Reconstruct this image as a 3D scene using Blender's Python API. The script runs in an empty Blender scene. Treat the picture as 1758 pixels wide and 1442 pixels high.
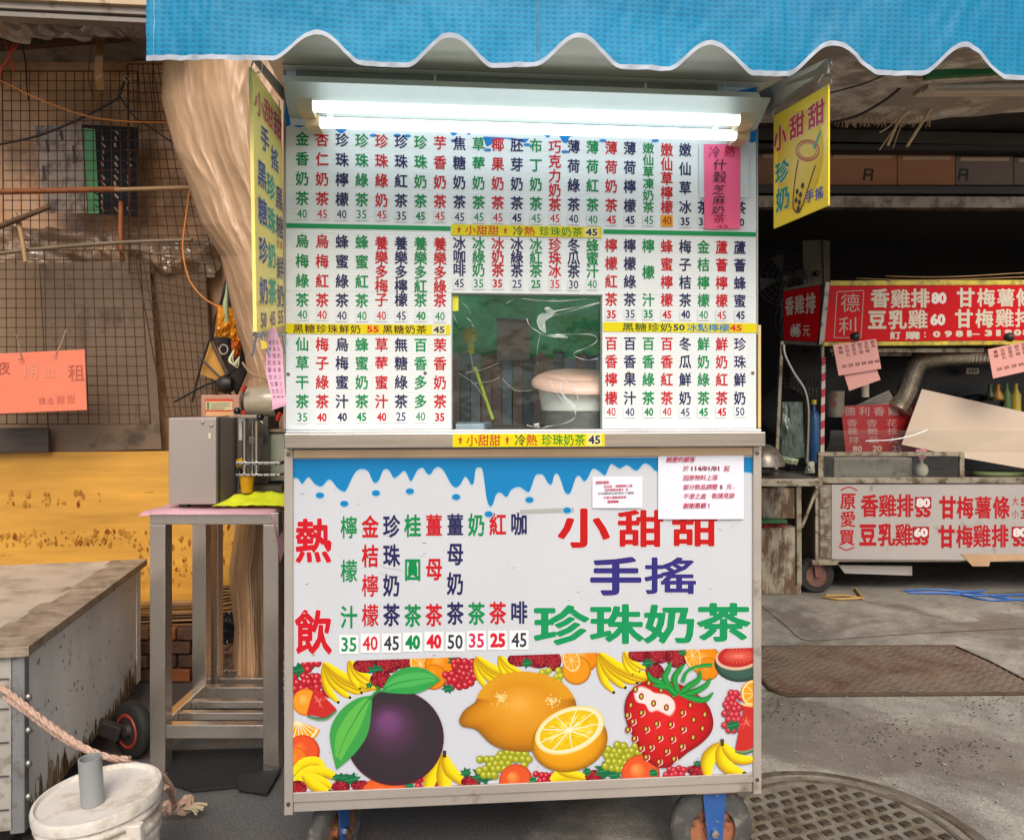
import bpy, math, random
import numpy as np
from mathutils import Vector, Matrix, noise
random.seed(7)
sc = bpy.context.scene
COL = sc.collection
PI = math.pi
# ------------------------------------------------------------------ camera, world, sun, exposure
F, HX, HY, H = 1260.0, 879.0, 690.0, 1.25
cam = bpy.data.cameras.new('camera')
camo = bpy.data.objects.new('camera', cam); COL.objects.link(camo)
camo.location = (0, 0, H); camo.rotation_euler = (PI / 2, 0, 0)
cam.sensor_width = 36; cam.lens = 36 * F / 1758.0
cam.shift_y = (HY - 721.0) / 1758.0
cam.clip_start = 0.05; cam.clip_end = 400
sc.camera = camo
SUN_EL, SUN_AZ = math.radians(45), math.radians(173)      # azimuth: from behind the camera, a little to the left
w = bpy.data.worlds.new('World'); sc.world = w; w.use_nodes = True
wn = w.node_tree.nodes; wn.clear()
sky = wn.new('ShaderNodeTexSky'); sky.sky_type = 'NISHITA'; sky.sun_disc = False
sky.sun_elevation = SUN_EL; sky.sun_rotation = SUN_AZ; sky.dust_density = 3.0; sky.air_density = 1.0; sky.ozone_density = 0.6
bg = wn.new('ShaderNodeBackground'); bg.inputs[1].default_value = 0.13
wo = wn.new('ShaderNodeOutputWorld')
w.node_tree.links.new(sky.outputs[0], bg.inputs[0]); w.node_tree.links.new(bg.outputs[0], wo.inputs[0])
sl = bpy.data.lights.new('sun', 'SUN'); sl.energy = 1.9; sl.angle = math.radians(35); sl.color = (1.0, .93, .82)
so = bpy.data.objects.new('sun', sl); COL.objects.link(so)
sd = Vector((math.sin(SUN_AZ) * math.cos(SUN_EL), math.cos(SUN_AZ) * math.cos(SUN_EL), math.sin(SUN_EL)))
so.rotation_euler = sd.to_track_quat('Z', 'Y').to_euler()
sc.view_settings.view_transform = 'Standard'; sc.view_settings.look = 'None'
sc.view_settings.exposure = 0.32; sc.view_settings.gamma = 1
sc.render.engine = 'CYCLES'
sc.cycles.max_bounces = 6; sc.cycles.transparent_max_bounces = 12

# ------------------------------------------------------------------ helpers
def hx(s):
    s = s.lstrip('#'); c = [int(s[i:i + 2], 16) / 255 for i in (0, 2, 4)]
    return tuple(x / 12.92 if x <= .04045 else ((x + .055) / 1.055) ** 2.4 for x in c)
def P(u, v, Y): return Vector(((u - HX) * Y / F, Y, H - (v - HY) * Y / F))
def G(u, v, z=0.0):
    Y = (H - z) * F / (v - HY); return Vector(((u - HX) * Y / F, Y, z))
_mats = {}
def M(name, col, rough=.55, metal=0., var=.12, vs=6., dirt=None, da=0., ds=5., bump=0., bs=40., aniso=(1, 1, 1), tr=0., alpha=1., emit=None, es=0., spec=.5, sharp=.12, coord='Object', coat=0.):
    if name in _mats: return _mats[name]
    m = bpy.data.materials.new(name); m.use_nodes = True; _mats[name] = m
    nt = m.node_tree; N = nt.nodes; L = nt.links; b = N['Principled BSDF']
    c = hx(col) if isinstance(col, str) else col
    b.inputs['Roughness'].default_value = rough; b.inputs['Metallic'].default_value = metal
    b.inputs['Specular IOR Level'].default_value = spec
    b.inputs['Coat Weight'].default_value = coat
    tc = N.new('ShaderNodeTexCoord'); mp = N.new('ShaderNodeMapping'); mp.inputs['Scale'].default_value = aniso
    L.new(tc.outputs[coord], mp.inputs[0])
    n1 = N.new('ShaderNodeTexNoise'); n1.inputs['Scale'].default_value = vs; n1.inputs['Detail'].default_value = 6; n1.inputs['Roughness'].default_value = .65
    L.new(mp.outputs[0], n1.inputs['Vector'])
    r = N.new('ShaderNodeValToRGB'); r.color_ramp.elements[0].position = .3; r.color_ramp.elements[1].position = .7
    lo = [max(0, x * (1 - var * 1.3)) for x in c]; hi = [min(1, x * (1 + var)) for x in c]
    r.color_ramp.elements[0].color = (*lo, 1); r.color_ramp.elements[1].color = (*hi, 1)
    L.new(n1.outputs['Fac'], r.inputs[0]); out = r.outputs[0]
    if dirt:
        n2 = N.new('ShaderNodeTexNoise'); n2.inputs['Scale'].default_value = ds; n2.inputs['Detail'].default_value = 9; n2.inputs['Roughness'].default_value = .7
        L.new(mp.outputs[0], n2.inputs['Vector'])
        r2 = N.new('ShaderNodeValToRGB'); r2.color_ramp.elements[0].position = 1 - da - sharp; r2.color_ramp.elements[1].position = 1 - da
        L.new(n2.outputs['Fac'], r2.inputs[0])
        mx = N.new('ShaderNodeMix'); mx.data_type = 'RGBA'
        L.new(r2.outputs[0], mx.inputs[0]); L.new(out, mx.inputs[6]); mx.inputs[7].default_value = (*hx(dirt), 1); out = mx.outputs[2]
    L.new(out, b.inputs['Base Color'])
    if bump:
        n3 = N.new('ShaderNodeTexNoise'); n3.inputs['Scale'].default_value = bs; n3.inputs['Detail'].default_value = 4
        L.new(mp.outputs[0], n3.inputs['Vector'])
        bp = N.new('ShaderNodeBump'); bp.inputs['Strength'].default_value = bump; bp.inputs['Distance'].default_value = .01
        L.new(n3.outputs['Fac'], bp.inputs['Height']); L.new(bp.outputs[0], b.inputs['Normal'])
    if rough > .05:
        mr = N.new('ShaderNodeMapRange'); mr.inputs[3].default_value = rough * .8; mr.inputs[4].default_value = min(1, rough * 1.2)
        L.new(n1.outputs['Fac'], mr.inputs[0]); L.new(mr.outputs[0], b.inputs['Roughness'])
    if tr: b.inputs['Transmission Weight'].default_value = tr
    if alpha < 1: b.inputs['Alpha'].default_value = alpha
    if emit: b.inputs['Emission Color'].default_value = (*hx(emit), 1); b.inputs['Emission Strength'].default_value = es
    return m
def ink_mat(name='printed_ink', rough=.4, attr='ink'):
    if name in _mats: return _mats[name]
    m = bpy.data.materials.new(name); m.use_nodes = True; _mats[name] = m
    N = m.node_tree.nodes; b = N['Principled BSDF']; a = N.new('ShaderNodeAttribute'); a.attribute_name = attr
    m.node_tree.links.new(a.outputs['Color'], b.inputs['Base Color']); b.inputs['Roughness'].default_value = rough; b.inputs['Specular IOR Level'].default_value = .2
    return m

def kind(o, k): o['kind'] = k; return o
MAT = {}
def thing(name, label, cat, loc=(0, 0, 0), rz=0., group=None, tilt=None):
    o = bpy.data.objects.new(name, None); COL.objects.link(o); o.location = loc
    o.rotation_euler = tilt if tilt else (0, 0, rz); o.empty_display_size = .05
    o['label'] = label; o['category'] = cat
    if group: o['group'] = group
    o_m = Matrix.Translation(Vector(loc)) @ (o.rotation_euler.to_matrix().to_4x4())
    MAT[o.name] = o_m; return o
def tag(o, label, cat, group=None):
    o['label'] = label; o['category'] = cat
    if group: o['group'] = group
    return o
class Geo:
    def __init__(s): s.v = []; s.f = []; s.c = []; s.mi = []
    def turn(s, x, y, an):
        R = Matrix.Translation((x, y, 0)) @ Matrix.Rotation(an, 4, 'Z') @ Matrix.Translation((-x, -y, 0)); s.v = [tuple(R @ Vector(p)) for p in s.v]; return s
    def vert(s, p, c=None): s.v.append(tuple(p)); s.c.append(c or (1, 1, 1)); return len(s.v) - 1
    def poly(s, pts, c=None, mi=0):
        i = [s.vert(p, c) for p in pts]; s.f.append(i); s.mi.append(mi); return s
    def face(s, idx, mi=0): s.f.append(idx); s.mi.append(mi)
    def hexa(s, p, mi=0):      # p: 4 bottom, 4 top corners, same order
        b = len(s.v)
        for q in p: s.vert(q)
        for q in ((3, 2, 1, 0), (4, 5, 6, 7), (0, 1, 5, 4), (1, 2, 6, 5), (2, 3, 7, 6), (3, 0, 4, 7)): s.face([b + k for k in q], mi)
        return s
    def box(s, x0, x1, y0, y1, z0, z1, mi=0):
        return s.hexa([(x0, y0, z0), (x1, y0, z0), (x1, y1, z0), (x0, y1, z0), (x0, y0, z1), (x1, y0, z1), (x1, y1, z1), (x0, y1, z1)], mi)
    def slab(s, pts, n, mi=0):  # polygon pts extruded by vector n
        n = Vector(n); k = len(pts); b = len(s.v)
        for q in pts: s.vert(q)
        for q in pts: s.vert(Vector(q) + n)
        s.face([b + i for i in range(k)][::-1], mi); s.face([b + k + i for i in range(k)], mi)
        for i in range(k): j = (i + 1) % k; s.face([b + i, b + j, b + k + j, b + k + i], mi)
        return s
    def bar(s, a, b_, w, d, up=(0, 0, 1), mi=0):   # rectangular bar from a to b_, w across, d along 'up'
        a = Vector(a); b_ = Vector(b_); t = (b_ - a).normalized(); u = Vector(up); x = t.cross(u)
        if x.length < 1e-4: x = t.cross(Vector((0, 1, 0)))
        x.normalize(); u = x.cross(t).normalized(); x *= w / 2; u *= d / 2
        return s.hexa([a - x - u, a + x - u, a + x + u, a - x + u, b_ - x - u, b_ + x - u, b_ + x + u, b_ - x + u], mi)
    def tube(s, path, r, seg=8, mi=0, caps=True, closed=False):
        path = [Vector(p) for p in path]; n = len(path); prev = None; rings = []
        for i, p in enumerate(path):
            if closed: t = path[(i + 1) % n] - path[i - 1]
            else: t = path[min(i + 1, n - 1)] - path[max(i - 1, 0)]
            t.normalize()
            if prev is None:
                x = t.cross(Vector((0, 0, 1)))
                if x.length < 1e-3: x = t.cross(Vector((0, 1, 0)))
            else: x = prev - t * prev.dot(t)
            x.normalize(); prev = x; y = t.cross(x)
            rr = r[i] if isinstance(r, (list, tuple)) else r
            rings.append([s.vert(p + (x * math.cos(2 * PI * k / seg) + y * math.sin(2 * PI * k / seg)) * rr) for k in range(seg)])
        for i in range(n if closed else n - 1):
            A, B = rings[i], rings[(i + 1) % n]
            for k in range(seg): s.face([A[k], A[(k + 1) % seg], B[(k + 1) % seg], B[k]], mi)
        if caps and not closed: s.face(rings[0][::-1], mi); s.face(rings[-1], mi)
        return s
    def lathe(s, prof, c=(0, 0, 0), seg=32, axis='Z', mi=0, cap=True):
        c = Vector(c); rings = []
        for r, h in prof:
            ring = []
            for k in range(seg):
                a = 2 * PI * k / seg; x, y = r * math.cos(a), r * math.sin(a)
                q = (x, y, h) if axis == 'Z' else ((h, x, y) if axis == 'X' else (x, h, y))
                ring.append(s.vert(c + Vector(q)))
            rings.append(ring)
        for A, B in zip(rings, rings[1:]):
            for k in range(seg): s.face([A[k], A[(k + 1) % seg], B[(k + 1) % seg], B[k]], mi)
        if cap: s.face(rings[0][::-1], mi); s.face(rings[-1], mi)
        return s
    def grid(s, fn, nu, nv, mi=0, th=None):
        b = len(s.v)
        for j in range(nv + 1):
            for i in range(nu + 1): s.vert(fn(i / nu, j / nv))
        for j in range(nv):
            for i in range(nu):
                a = b + j * (nu + 1) + i; s.face([a, a + 1, a + nu + 2, a + nu + 1], mi)
        return s
    def build(s, name, mats, parent=None, local=False, smooth=False, bevel=0., solid=0., ink=False, props=None, segs=2, sub=0):
        me = bpy.data.meshes.new(name)
        vs = s.v
        if parent is not None and not local:
            q = parent
            while q.name not in MAT: q = q.parent
            im = MAT[q.name].inverted(); vs = [im @ Vector(p) for p in vs]
        me.from_pydata([tuple(p) for p in vs], [], s.f)
        if not isinstance(mats, (list, tuple)): mats = [mats]
        for m in mats: me.materials.append(m)
        if len(mats) > 1: me.polygons.foreach_set('material_index', s.mi)
        if ink:
            at = me.color_attributes.new('ink', 'FLOAT_COLOR', 'POINT')
            at.data.foreach_set('color', [x for c in s.c for x in (c[0] * .86, c[1] * .86, c[2] * .86, 1.)])
        if smooth:
            me.polygons.foreach_set('use_smooth', [True] * len(me.polygons))
            try: me.set_sharp_from_angle(angle=math.radians(50))
            except Exception: pass
        me.update()
        o = bpy.data.objects.new(name, me); COL.objects.link(o)
        if parent is not None: o.parent = parent
        if solid: md = o.modifiers.new('th', 'SOLIDIFY'); md.thickness = solid; md.offset = 0
        if bevel: md = o.modifiers.new('bv', 'BEVEL'); md.width = bevel; md.segments = segs; md.limit_method = 'ANGLE'; md.angle_limit = math.radians(40); md.harden_normals = False
        if sub: md = o.modifiers.new('ss', 'SUBSURF'); md.levels = sub; md.render_levels = sub
        if props:
            for k, v in props.items(): o[k] = v
        return o
def copy_thing(root, loc=None, rz=None, label=None):
    def cp(o, par):
        c = o.copy(); COL.objects.link(c)
        if par is not None: c.parent = par; c.matrix_parent_inverse = o.matrix_parent_inverse.copy()
        for ch in kids.get(o.name, []): cp(ch, c)
        return c
    kids = {}
    for o in COL.objects:
        if o.parent: kids.setdefault(o.parent.name, []).append(o)
    r = cp(root, root.parent)
    if loc is not None: r.location = loc
    if rz is not None: r.rotation_euler.z = rz
    if label: r['label'] = label
    return r
def spline(pts, n=6, closed=False):
    out = []; m = len(pts); V = [Vector(p) for p in pts]
    rng = range(m if closed else m - 1)
    for i in rng:
        p0 = V[i - 1] if (closed or i > 0) else V[i]; p1 = V[i]; p2 = V[(i + 1) % m]; p3 = V[(i + 2) % m] if (closed or i + 2 < m) else V[(i + 1) % m]
        for k in range(n):
            t = k / n; out.append(.5 * ((2 * p1) + (p2 - p0) * t + (2 * p0 - 5 * p1 + 4 * p2 - p3) * t * t + (3 * p1 - p0 - 3 * p2 + p3) * t ** 3))
    if not closed: out.append(V[-1])
    return out
def nz(x, y=0., z=0.): return noise.noise(Vector((x, y, z)))

# ---- lettering: glyph outlines taken from Blender's own built-in font, flattened to triangles
_gl = {}; _raw = {}
from mathutils.geometry import delaunay_2d_cdt
def _rim(fs):
    cnt = {}
    for f in fs:
        for i in range(len(f)):
            e = (f[i], f[(i + 1) % len(f)]); k = (min(e), max(e)); cnt[k] = cnt.get(k, 0) + 1
    return [e for e, n in cnt.items() if n == 1]
def raw_glyph(s, cjk):
    if s in _raw: return _raw[s]
    c = bpy.data.curves.new('lettering', 'FONT'); c.body = s; c.size = 1; c.resolution_u = 2; c.dimensions = '2D'; c.fill_mode = 'FRONT'
    o = bpy.data.objects.new('lettering', c); COL.objects.link(o)
    me = bpy.data.meshes.new_from_object(o.evaluated_get(bpy.context.evaluated_depsgraph_get()))
    vs = [(v.co.x, v.co.y) for v in me.vertices]; fs = [tuple(p.vertices) for p in me.polygons]
    bpy.data.objects.remove(o); bpy.data.curves.remove(c); bpy.data.meshes.remove(me)
    seen = {}; mp = []; q = []                       # weld
    for p in vs:
        k = (round(p[0], 5), round(p[1], 5))
        if k not in seen: seen[k] = len(q); q.append(k)
        mp.append(seen[k])
    fs = [tuple(mp[i] for i in f) for f in fs]; fs = [f for f in fs if len(set(f)) == len(f)]
    _raw[s] = (q, fs); return _raw[s]
def glyph(s, off, cjk, tries=0):
    """outline of one glyph or string, thickened by off with round ends"""
    k = (s, round(off, 4))
    if k in _gl: return _gl[k]
    vs, fs = raw = raw_glyph(s, cjk)
    if off > 0:
        V = [Vector(p) for p in vs]; F_ = []
        for f in fs:                                 # counter-clockwise, no slivers
            ar = sum(vs[f[i]][0] * vs[f[(i + 1) % len(f)]][1] - vs[f[(i + 1) % len(f)]][0] * vs[f[i]][1] for i in range(len(f)))
            if abs(ar) > 1e-7: F_.append(list(f) if ar > 0 else list(f)[::-1])
        for i, j in _rim(fs):
            a, b_ = Vector(vs[i]), Vector(vs[j]); d = (b_ - a)
            if d.length < 1e-6: continue
            an = math.atan2(d.y, d.x); n0 = len(V)
            for t in (-90, -45, 0, 45, 90): V.append(b_ + Vector((math.cos(an + math.radians(t)), math.sin(an + math.radians(t)))) * off)
            for t in (90, 135, 180, 225, 270): V.append(a + Vector((math.cos(an + math.radians(t)), math.sin(an + math.radians(t)))) * off)
            F_.append(list(range(n0, n0 + 10)))
        r = delaunay_2d_cdt(V, [], F_, 0, 1e-5, True)
        rv, rf = r[0], [f for f, src in zip(r[2], r[5]) if src]; rim = _rim(rf)
        used = sorted({i for e in rim for i in e}); ix = {u: n for n, u in enumerate(used)}
        E_ = [(ix[a], ix[b_]) for a, b_ in rim]
        r = delaunay_2d_cdt([rv[u] for u in used], E_, [], 0, 1e-6, False)
        A = np.array([(*rv[a], *rv[b_]) for a, b_ in rim]); q = r[0]; fs = []
        for f in r[2]:                               # keep the triangles inside the outline (even-odd)
            x = sum(q[i].x for i in f) / 3; y = sum(q[i].y for i in f) / 3
            m = (A[:, 1] > y) != (A[:, 3] > y); B = A[m]
            if len(B) and int((B[:, 0] + (y - B[:, 1]) / (B[:, 3] - B[:, 1]) * (B[:, 2] - B[:, 0]) > x).sum()) % 2: fs.append(tuple(f))
        vs = [(p.x, p.y) for p in q]
        area = lambda V_, T_: sum(abs((V_[t[1]][0] - V_[t[0]][0]) * (V_[t[2]][1] - V_[t[0]][1]) - (V_[t[2]][0] - V_[t[0]][0]) * (V_[t[1]][1] - V_[t[0]][1])) for t in T_) / 2
        per = sum((Vector(raw[0][a]) - Vector(raw[0][b_])).length for a, b_ in _rim(raw[1]))
        if area(vs, fs) > area(raw[0], [t[:3] for t in raw[1]]) + per * off * 1.15 + .02:
            if tries < 3: _gl[k] = glyph(s, off * .93, cjk, tries + 1); return _gl[k]
            vs, fs = raw
    if cjk: vs = [(x - .5, y - .38) for x, y in vs]
    else:
        xs = [p[0] for p in vs]; ys = [p[1] for p in vs]; cx, cy = (min(xs) + max(xs)) / 2, (min(ys) + max(ys)) / 2; sx, sy = max(xs) - min(xs) or 1, max(ys) - min(ys) or 1
        vs = [((x - cx) / sx, (y - cy) / sy) for x, y in vs]
    _gl[k] = (vs, fs); return _gl[k]
class Art:
    """flat print: shapes in layout coordinates (a right, b down), laid on a surface by mp(a, b, layer)"""
    def __init__(s, mp, clip=None): s.g = Geo(); s.mp = mp; s.clip = clip; s.layer = 1.
    def _emit(s, pts):         # pts: [(a, b, colour)]
        if s.clip:
            for i in range(len(s.clip)):
                (ax, ay), (bx, by) = s.clip[i], s.clip[(i + 1) % len(s.clip)]
                side = lambda p: (bx - ax) * (p[1] - ay) - (by - ay) * (p[0] - ax)
                out = []
                for j in range(len(pts)):
                    p, q = pts[j], pts[(j + 1) % len(pts)]; d0, d1 = side(p), side(q)
                    if d0 >= 0: out.append(p)
                    if (d0 >= 0) != (d1 >= 0):
                        t = d0 / (d0 - d1); out.append((p[0] + (q[0] - p[0]) * t, p[1] + (q[1] - p[1]) * t, tuple(p[2][k] + (q[2][k] - p[2][k]) * t for k in range(3))))
                pts = out
                if len(pts) < 3: return
        idx = [s.g.vert(s.mp(p[0], p[1], s.layer), p[2]) for p in pts]; s.g.face(idx)
    def poly(s, pts, col):
        c = hx(col) if isinstance(col, str) else col
        if s.clip or len(pts) <= 4: s._emit([(p[0], p[1], c) for p in pts])
        else:
            from mathutils.geometry import tessellate_polygon
            for t in tessellate_polygon([[Vector((p[0], p[1], 0)) for p in pts]]): s._emit([(pts[i][0], pts[i][1], c) for i in t])
        s.layer += 1; return s
    def tpoly(s, pts, col):
        from mathutils.geometry import tessellate_polygon
        c = hx(col) if isinstance(col, str) else col
        for t in tessellate_polygon([[Vector((p[0], p[1], 0)) for p in pts]]): s._emit([(pts[i][0], pts[i][1], c) for i in t])
        s.layer += 1; return s
    def rect(s, a0, a1, b0, b1, col): return s.poly([(a0, b0), (a1, b0), (a1, b1), (a0, b1)], col)
    def disc(s, a, b, ra, rb, cols, rot=0., hl=(0, 0), seg=28, wob=0., half=None):
        """rings from centre (shifted by hl) to the rim; cols: [(t, colour)]"""
        cols = [(t, hx(c) if isinstance(c, str) else c) for t, c in cols]; ca, sa = math.cos(rot), math.sin(rot); rings = []
        a0, a1 = (0, 2 * PI) if half is None else half
        for t, c in cols:
            ring = []
            for k in range(seg + 1):
                an = a0 + (a1 - a0) * k / seg; rr = 1 + (wob * math.sin(an * 5 + a) if wob else 0)
                x, y = ra * t * math.cos(an) * rr + hl[0] * (1 - t), rb * t * math.sin(an) * rr + hl[1] * (1 - t)
                ring.append((a + x * ca - y * sa, b + x * sa + y * ca, c))
            rings.append(ring)
        for A, B in zip(rings, rings[1:]):
            for k in range(seg): s._emit([A[k], A[k + 1], B[k + 1], B[k]] if A[k][:2] != A[k + 1][:2] else [A[k], B[k + 1], B[k]])
        s.layer += 1; return s
    def stroke(s, pts, wd, col, col2=None, n=5, mid=None):
        """ribbon; wd list or number; col at one edge, col2 at the other, mid along the middle"""
        P_ = spline([(p[0], p[1], 0) for p in pts], n) if len(pts) > 2 else [Vector((*p, 0)) for p in pts]
        c1 = hx(col); c2 = hx(col2) if col2 else c1; cm = hx(mid) if mid else tuple((x + y) / 2 for x, y in zip(c1, c2)); m = len(P_); L_ = []
        for i, p in enumerate(P_):
            t = (P_[min(i + 1, m - 1)] - P_[max(i - 1, 0)]); t.normalize(); nn = Vector((-t.y, t.x, 0))
            if isinstance(wd, (list, tuple)):
                x = i / (m - 1) * (len(wd) - 1); k = min(int(x), len(wd) - 2); ww = wd[k] + (wd[k + 1] - wd[k]) * (x - k)
            else: ww = wd
            L_.append((p + nn * ww / 2, p, p - nn * ww / 2))
        for A, B in zip(L_, L_[1:]):
            s._emit([(A[0].x, A[0].y, c1), (A[1].x, A[1].y, cm), (B[1].x, B[1].y, cm), (B[0].x, B[0].y, c1)])
            s._emit([(A[1].x, A[1].y, cm), (A[2].x, A[2].y, c2), (B[2].x, B[2].y, c2), (B[1].x, B[1].y, cm)])
        s.layer += 1; return s
    def text(s, t, a, b, wd, ht, col, off=.02, sk=0., rot=0., edge=None, eo=.03, jit=0.):
        """one glyph or one latin string centred on (a, b)"""
        if t == '★':
            pts = [(a + wd / 2 * (1 if k % 2 == 0 else .42) * math.sin(k * PI / 5), b - ht / 2 * (1 if k % 2 == 0 else .42) * math.cos(k * PI / 5)) for k in range(10)]
            return s.tpoly(pts, col)
        cjk = ord(t[0]) > 0x2e80
        for o, c in (((off + eo, edge),) if edge else ()) + ((off, col),):
            vs, fs = glyph(t, o, cjk); cc = hx(c) if isinstance(c, str) else c; k = 1.06 if cjk else 1.
            ca, sa = math.cos(rot), math.sin(rot)
            q = []
            for x, y in vs:
                x, y = x * wd * k + y * sk * wd, -y * ht * k
                q.append((a + x * ca - y * sa, b + x * sa + y * ca))
            if s.clip:
                for f in fs: s._emit([(q[i][0], q[i][1], cc) for i in f])
            else:
                base = len(s.g.v)
                for p in q: s.g.vert(s.mp(p[0], p[1], s.layer), cc)
                for f in fs: s.g.face([base + i for i in f])
            s.layer += .5
        s.layer -= .5 if edge else 0
        s.layer -= .5; return s
    def build(s, name, parent, local=False, rough=.4):
        return s.g.build(name, ink_mat('printed_ink_%d' % int(rough * 100), rough), parent, local=local, ink=True)
def wrinkled(name, pts, Y, mat, parent=None, nu=30, nv=30, amp=.02, fs=3., solid=0., **kw):
    """cloth patch from four pixel corners (tl, tr, br, bl) at depth Y (number or four numbers)"""
    Ys = Y if isinstance(Y, (list, tuple)) else [Y] * 4
    c = [P(p[0], p[1], y) for p, y in zip(pts, Ys)]; seed = random.random() * 50
    def fn(s, t):
        p = c[0].lerp(c[1], s).lerp(c[3].lerp(c[2], s), t)
        q = p * fs
        n = nz(q.x + seed, q.z, seed) + .5 * nz(q.x * 2.3, q.z * 2.1 + seed, 3) + .6 * abs(nz(q.x * 1.3 + q.z * .8, q.z * .4 - q.x * .2, seed))
        return p + Vector((0, n * amp, n * amp * .2))
    return Geo().grid(fn, nu, nv).build(name, mat, parent, smooth=True, solid=solid, **kw)
def plate(name, pts, Y, th, mat, parent=None, bevel=.002, **kw):
    """flat board from pixel corners at depth Y, th thick (away from the camera)"""
    Ys = Y if isinstance(Y, (list, tuple)) else [Y] * len(pts)
    c = [P(p[0], p[1], y) for p, y in zip(pts, Ys)]
    return Geo().slab(c[::-1], (0, th, 0)).build(name, mat, parent, bevel=bevel, **kw)
def plane_map(p0, px, pz, out, step=.0004):
    """map layout coordinates on a plane: p0 + a*px + b*pz (b down), raised by layer along 'out'"""
    p0, px, pz, out = Vector(p0), Vector(px), Vector(pz), Vector(out)
    return lambda a, b, l: p0 + px * a + pz * b + out * (.0006 + l * step)
def pxmap(Y, step=.0002): return lambda a, b, l: P(a, b, Y - .0008 - l * step)
# ------------------------------------------------------------------ setting: ground, roof, walls
RED, GRN, NAV = '#cc1a26', '#0a8c4c', '#2a2959'
def ground_material():
    m = bpy.data.materials.new('worn_concrete'); m.use_nodes = True; nt = m.node_tree; N = nt.nodes; L = nt.links; b = N['Principled BSDF']
    tc = N.new('ShaderNodeTexCoord')
    def noi(sc_, det=8, ro=.65, dist=0, vec=None, mp=None):
        n = N.new('ShaderNodeTexNoise'); n.inputs['Scale'].default_value = sc_; n.inputs['Detail'].default_value = det; n.inputs['Roughness'].default_value = ro; n.inputs['Distortion'].default_value = dist
        if mp:
            k = N.new('ShaderNodeMapping'); k.inputs['Scale'].default_value = mp; L.new(tc.outputs['Object'], k.inputs[0]); L.new(k.outputs[0], n.inputs['Vector'])
        else: L.new(tc.outputs['Object'], n.inputs['Vector'])
        return n.outputs['Fac']
    def ramp(f, a, c0, b_, c1):
        r = N.new('ShaderNodeValToRGB'); r.color_ramp.elements[0].position = a; r.color_ramp.elements[0].color = (*c0, 1); r.color_ramp.elements[1].position = b_; r.color_ramp.elements[1].color = (*c1, 1)
        L.new(f, r.inputs[0]); return r.outputs[0]
    def mix(f, a, c, mode='MIX'):
        x = N.new('ShaderNodeMix'); x.data_type = 'RGBA'; x.blend_type = mode
        if isinstance(f, float): x.inputs[0].default_value = f
        else: L.new(f, x.inputs[0])
        for i, q in ((6, a), (7, c)):
            if isinstance(q, tuple): x.inputs[i].default_value = (*q, 1)
            else: L.new(q, x.inputs[i])
        return x.outputs[2]
    base = ramp(noi(2.2, 10, .7), .32, (.33, .305, .26), .68, (.55, .51, .435))
    base = mix(1., base, ramp(noi(6.5, 8, .75, .8), .34, (.66, .64, .6), .62, (1.08, 1.07, 1.05)), 'MULTIPLY')
    grit = ramp(noi(120, 4, .8), .35, (.55, .55, .55), .7, (1.25, 1.25, 1.25))
    c = mix(1., base, grit, 'MULTIPLY')
    spots = ramp(noi(26, 5, .6), .68, (0, 0, 0), .72, (1, 1, 1)); c = mix(spots, c, (.06, .05, .04))
    pale = ramp(noi(75, 3, .5), .72, (0, 0, 0), .75, (1, 1, 1)); c = mix(pale, c, (.42, .4, .36))
    wet = ramp(noi(1.15, 9, .6, .6), .51, (0, 0, 0), .58, (1, 1, 1)); c = mix(wet, c, mix(.6, c, (.13, .11, .085)))
    # dark asphalt under and left of the cart, blending by position
    sx = N.new('ShaderNodeSeparateXYZ'); L.new(tc.outputs['Object'], sx.inputs[0])
    ma = N.new('ShaderNodeMath'); ma.operation = 'MULTIPLY_ADD'; L.new(noi(3., 6), ma.inputs[0]); ma.inputs[1].default_value = .9; L.new(sx.outputs[0], ma.inputs[2])
    asph = ramp(ma.outputs[0], .55, (1, 1, 1), .75, (0, 0, 0))
    streak = ramp(noi(9, 6, .6, 0, mp=(9, .5, 1)), .3, (.03, .024, .02), .7, (.17, .12, .085))
    gr = ramp(noi(170, 3, .7), .4, (.06, .06, .06), .75, (.2, .2, .195))
    c = mix(asph, c, mix(ramp(noi(1.7, 4), .34, (0, 0, 0), .5, (1, 1, 1)), streak, gr))
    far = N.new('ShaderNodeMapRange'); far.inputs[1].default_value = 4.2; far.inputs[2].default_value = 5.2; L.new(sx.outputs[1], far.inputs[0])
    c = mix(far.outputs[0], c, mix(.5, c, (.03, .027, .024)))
    L.new(c, b.inputs['Base Color'])
    L.new(ramp(wet, 0., (.75,) * 3, 1., (.38,) * 3), b.inputs['Roughness'])
    bp = N.new('ShaderNodeBump'); bp.inputs['Strength'].default_value = .5; bp.inputs['Distance'].default_value = .006
    L.new(noi(90, 6, .7), bp.inputs['Height']); L.new(bp.outputs[0], b.inputs['Normal'])
    return m
gnd = Geo().grid(lambda s, t: (-30 + 60 * s, -20 + 60 * t, 0), 60, 60).build('ground', ground_material()); kind(gnd, 'structure')
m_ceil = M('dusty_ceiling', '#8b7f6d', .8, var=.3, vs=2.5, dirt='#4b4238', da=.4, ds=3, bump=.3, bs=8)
kind(Geo().box(-6, 8, 4.3, 9, 3.15, 3.25).build('ceiling', M('dark_ceiling', '#3c3531', .9, var=.3)), 'structure')  # dark colour put in to keep the stall interior dark
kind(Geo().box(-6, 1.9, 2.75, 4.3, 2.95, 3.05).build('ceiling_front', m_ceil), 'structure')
kind(Geo().box(-6, 8.2, 8.6, 8.8, 0, 3.2).build('wall_back', M('black_wall', '#17161a', .95)), 'structure')  # black stands in for the shade deep in the interior
kind(Geo().box(8, 8.2, 3.2, 8.8, 0, 3.2).build('wall_side', M('black_wall', '#17161a', .95)), 'structure')  # out of view, added to close the side so light enters in front
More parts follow.
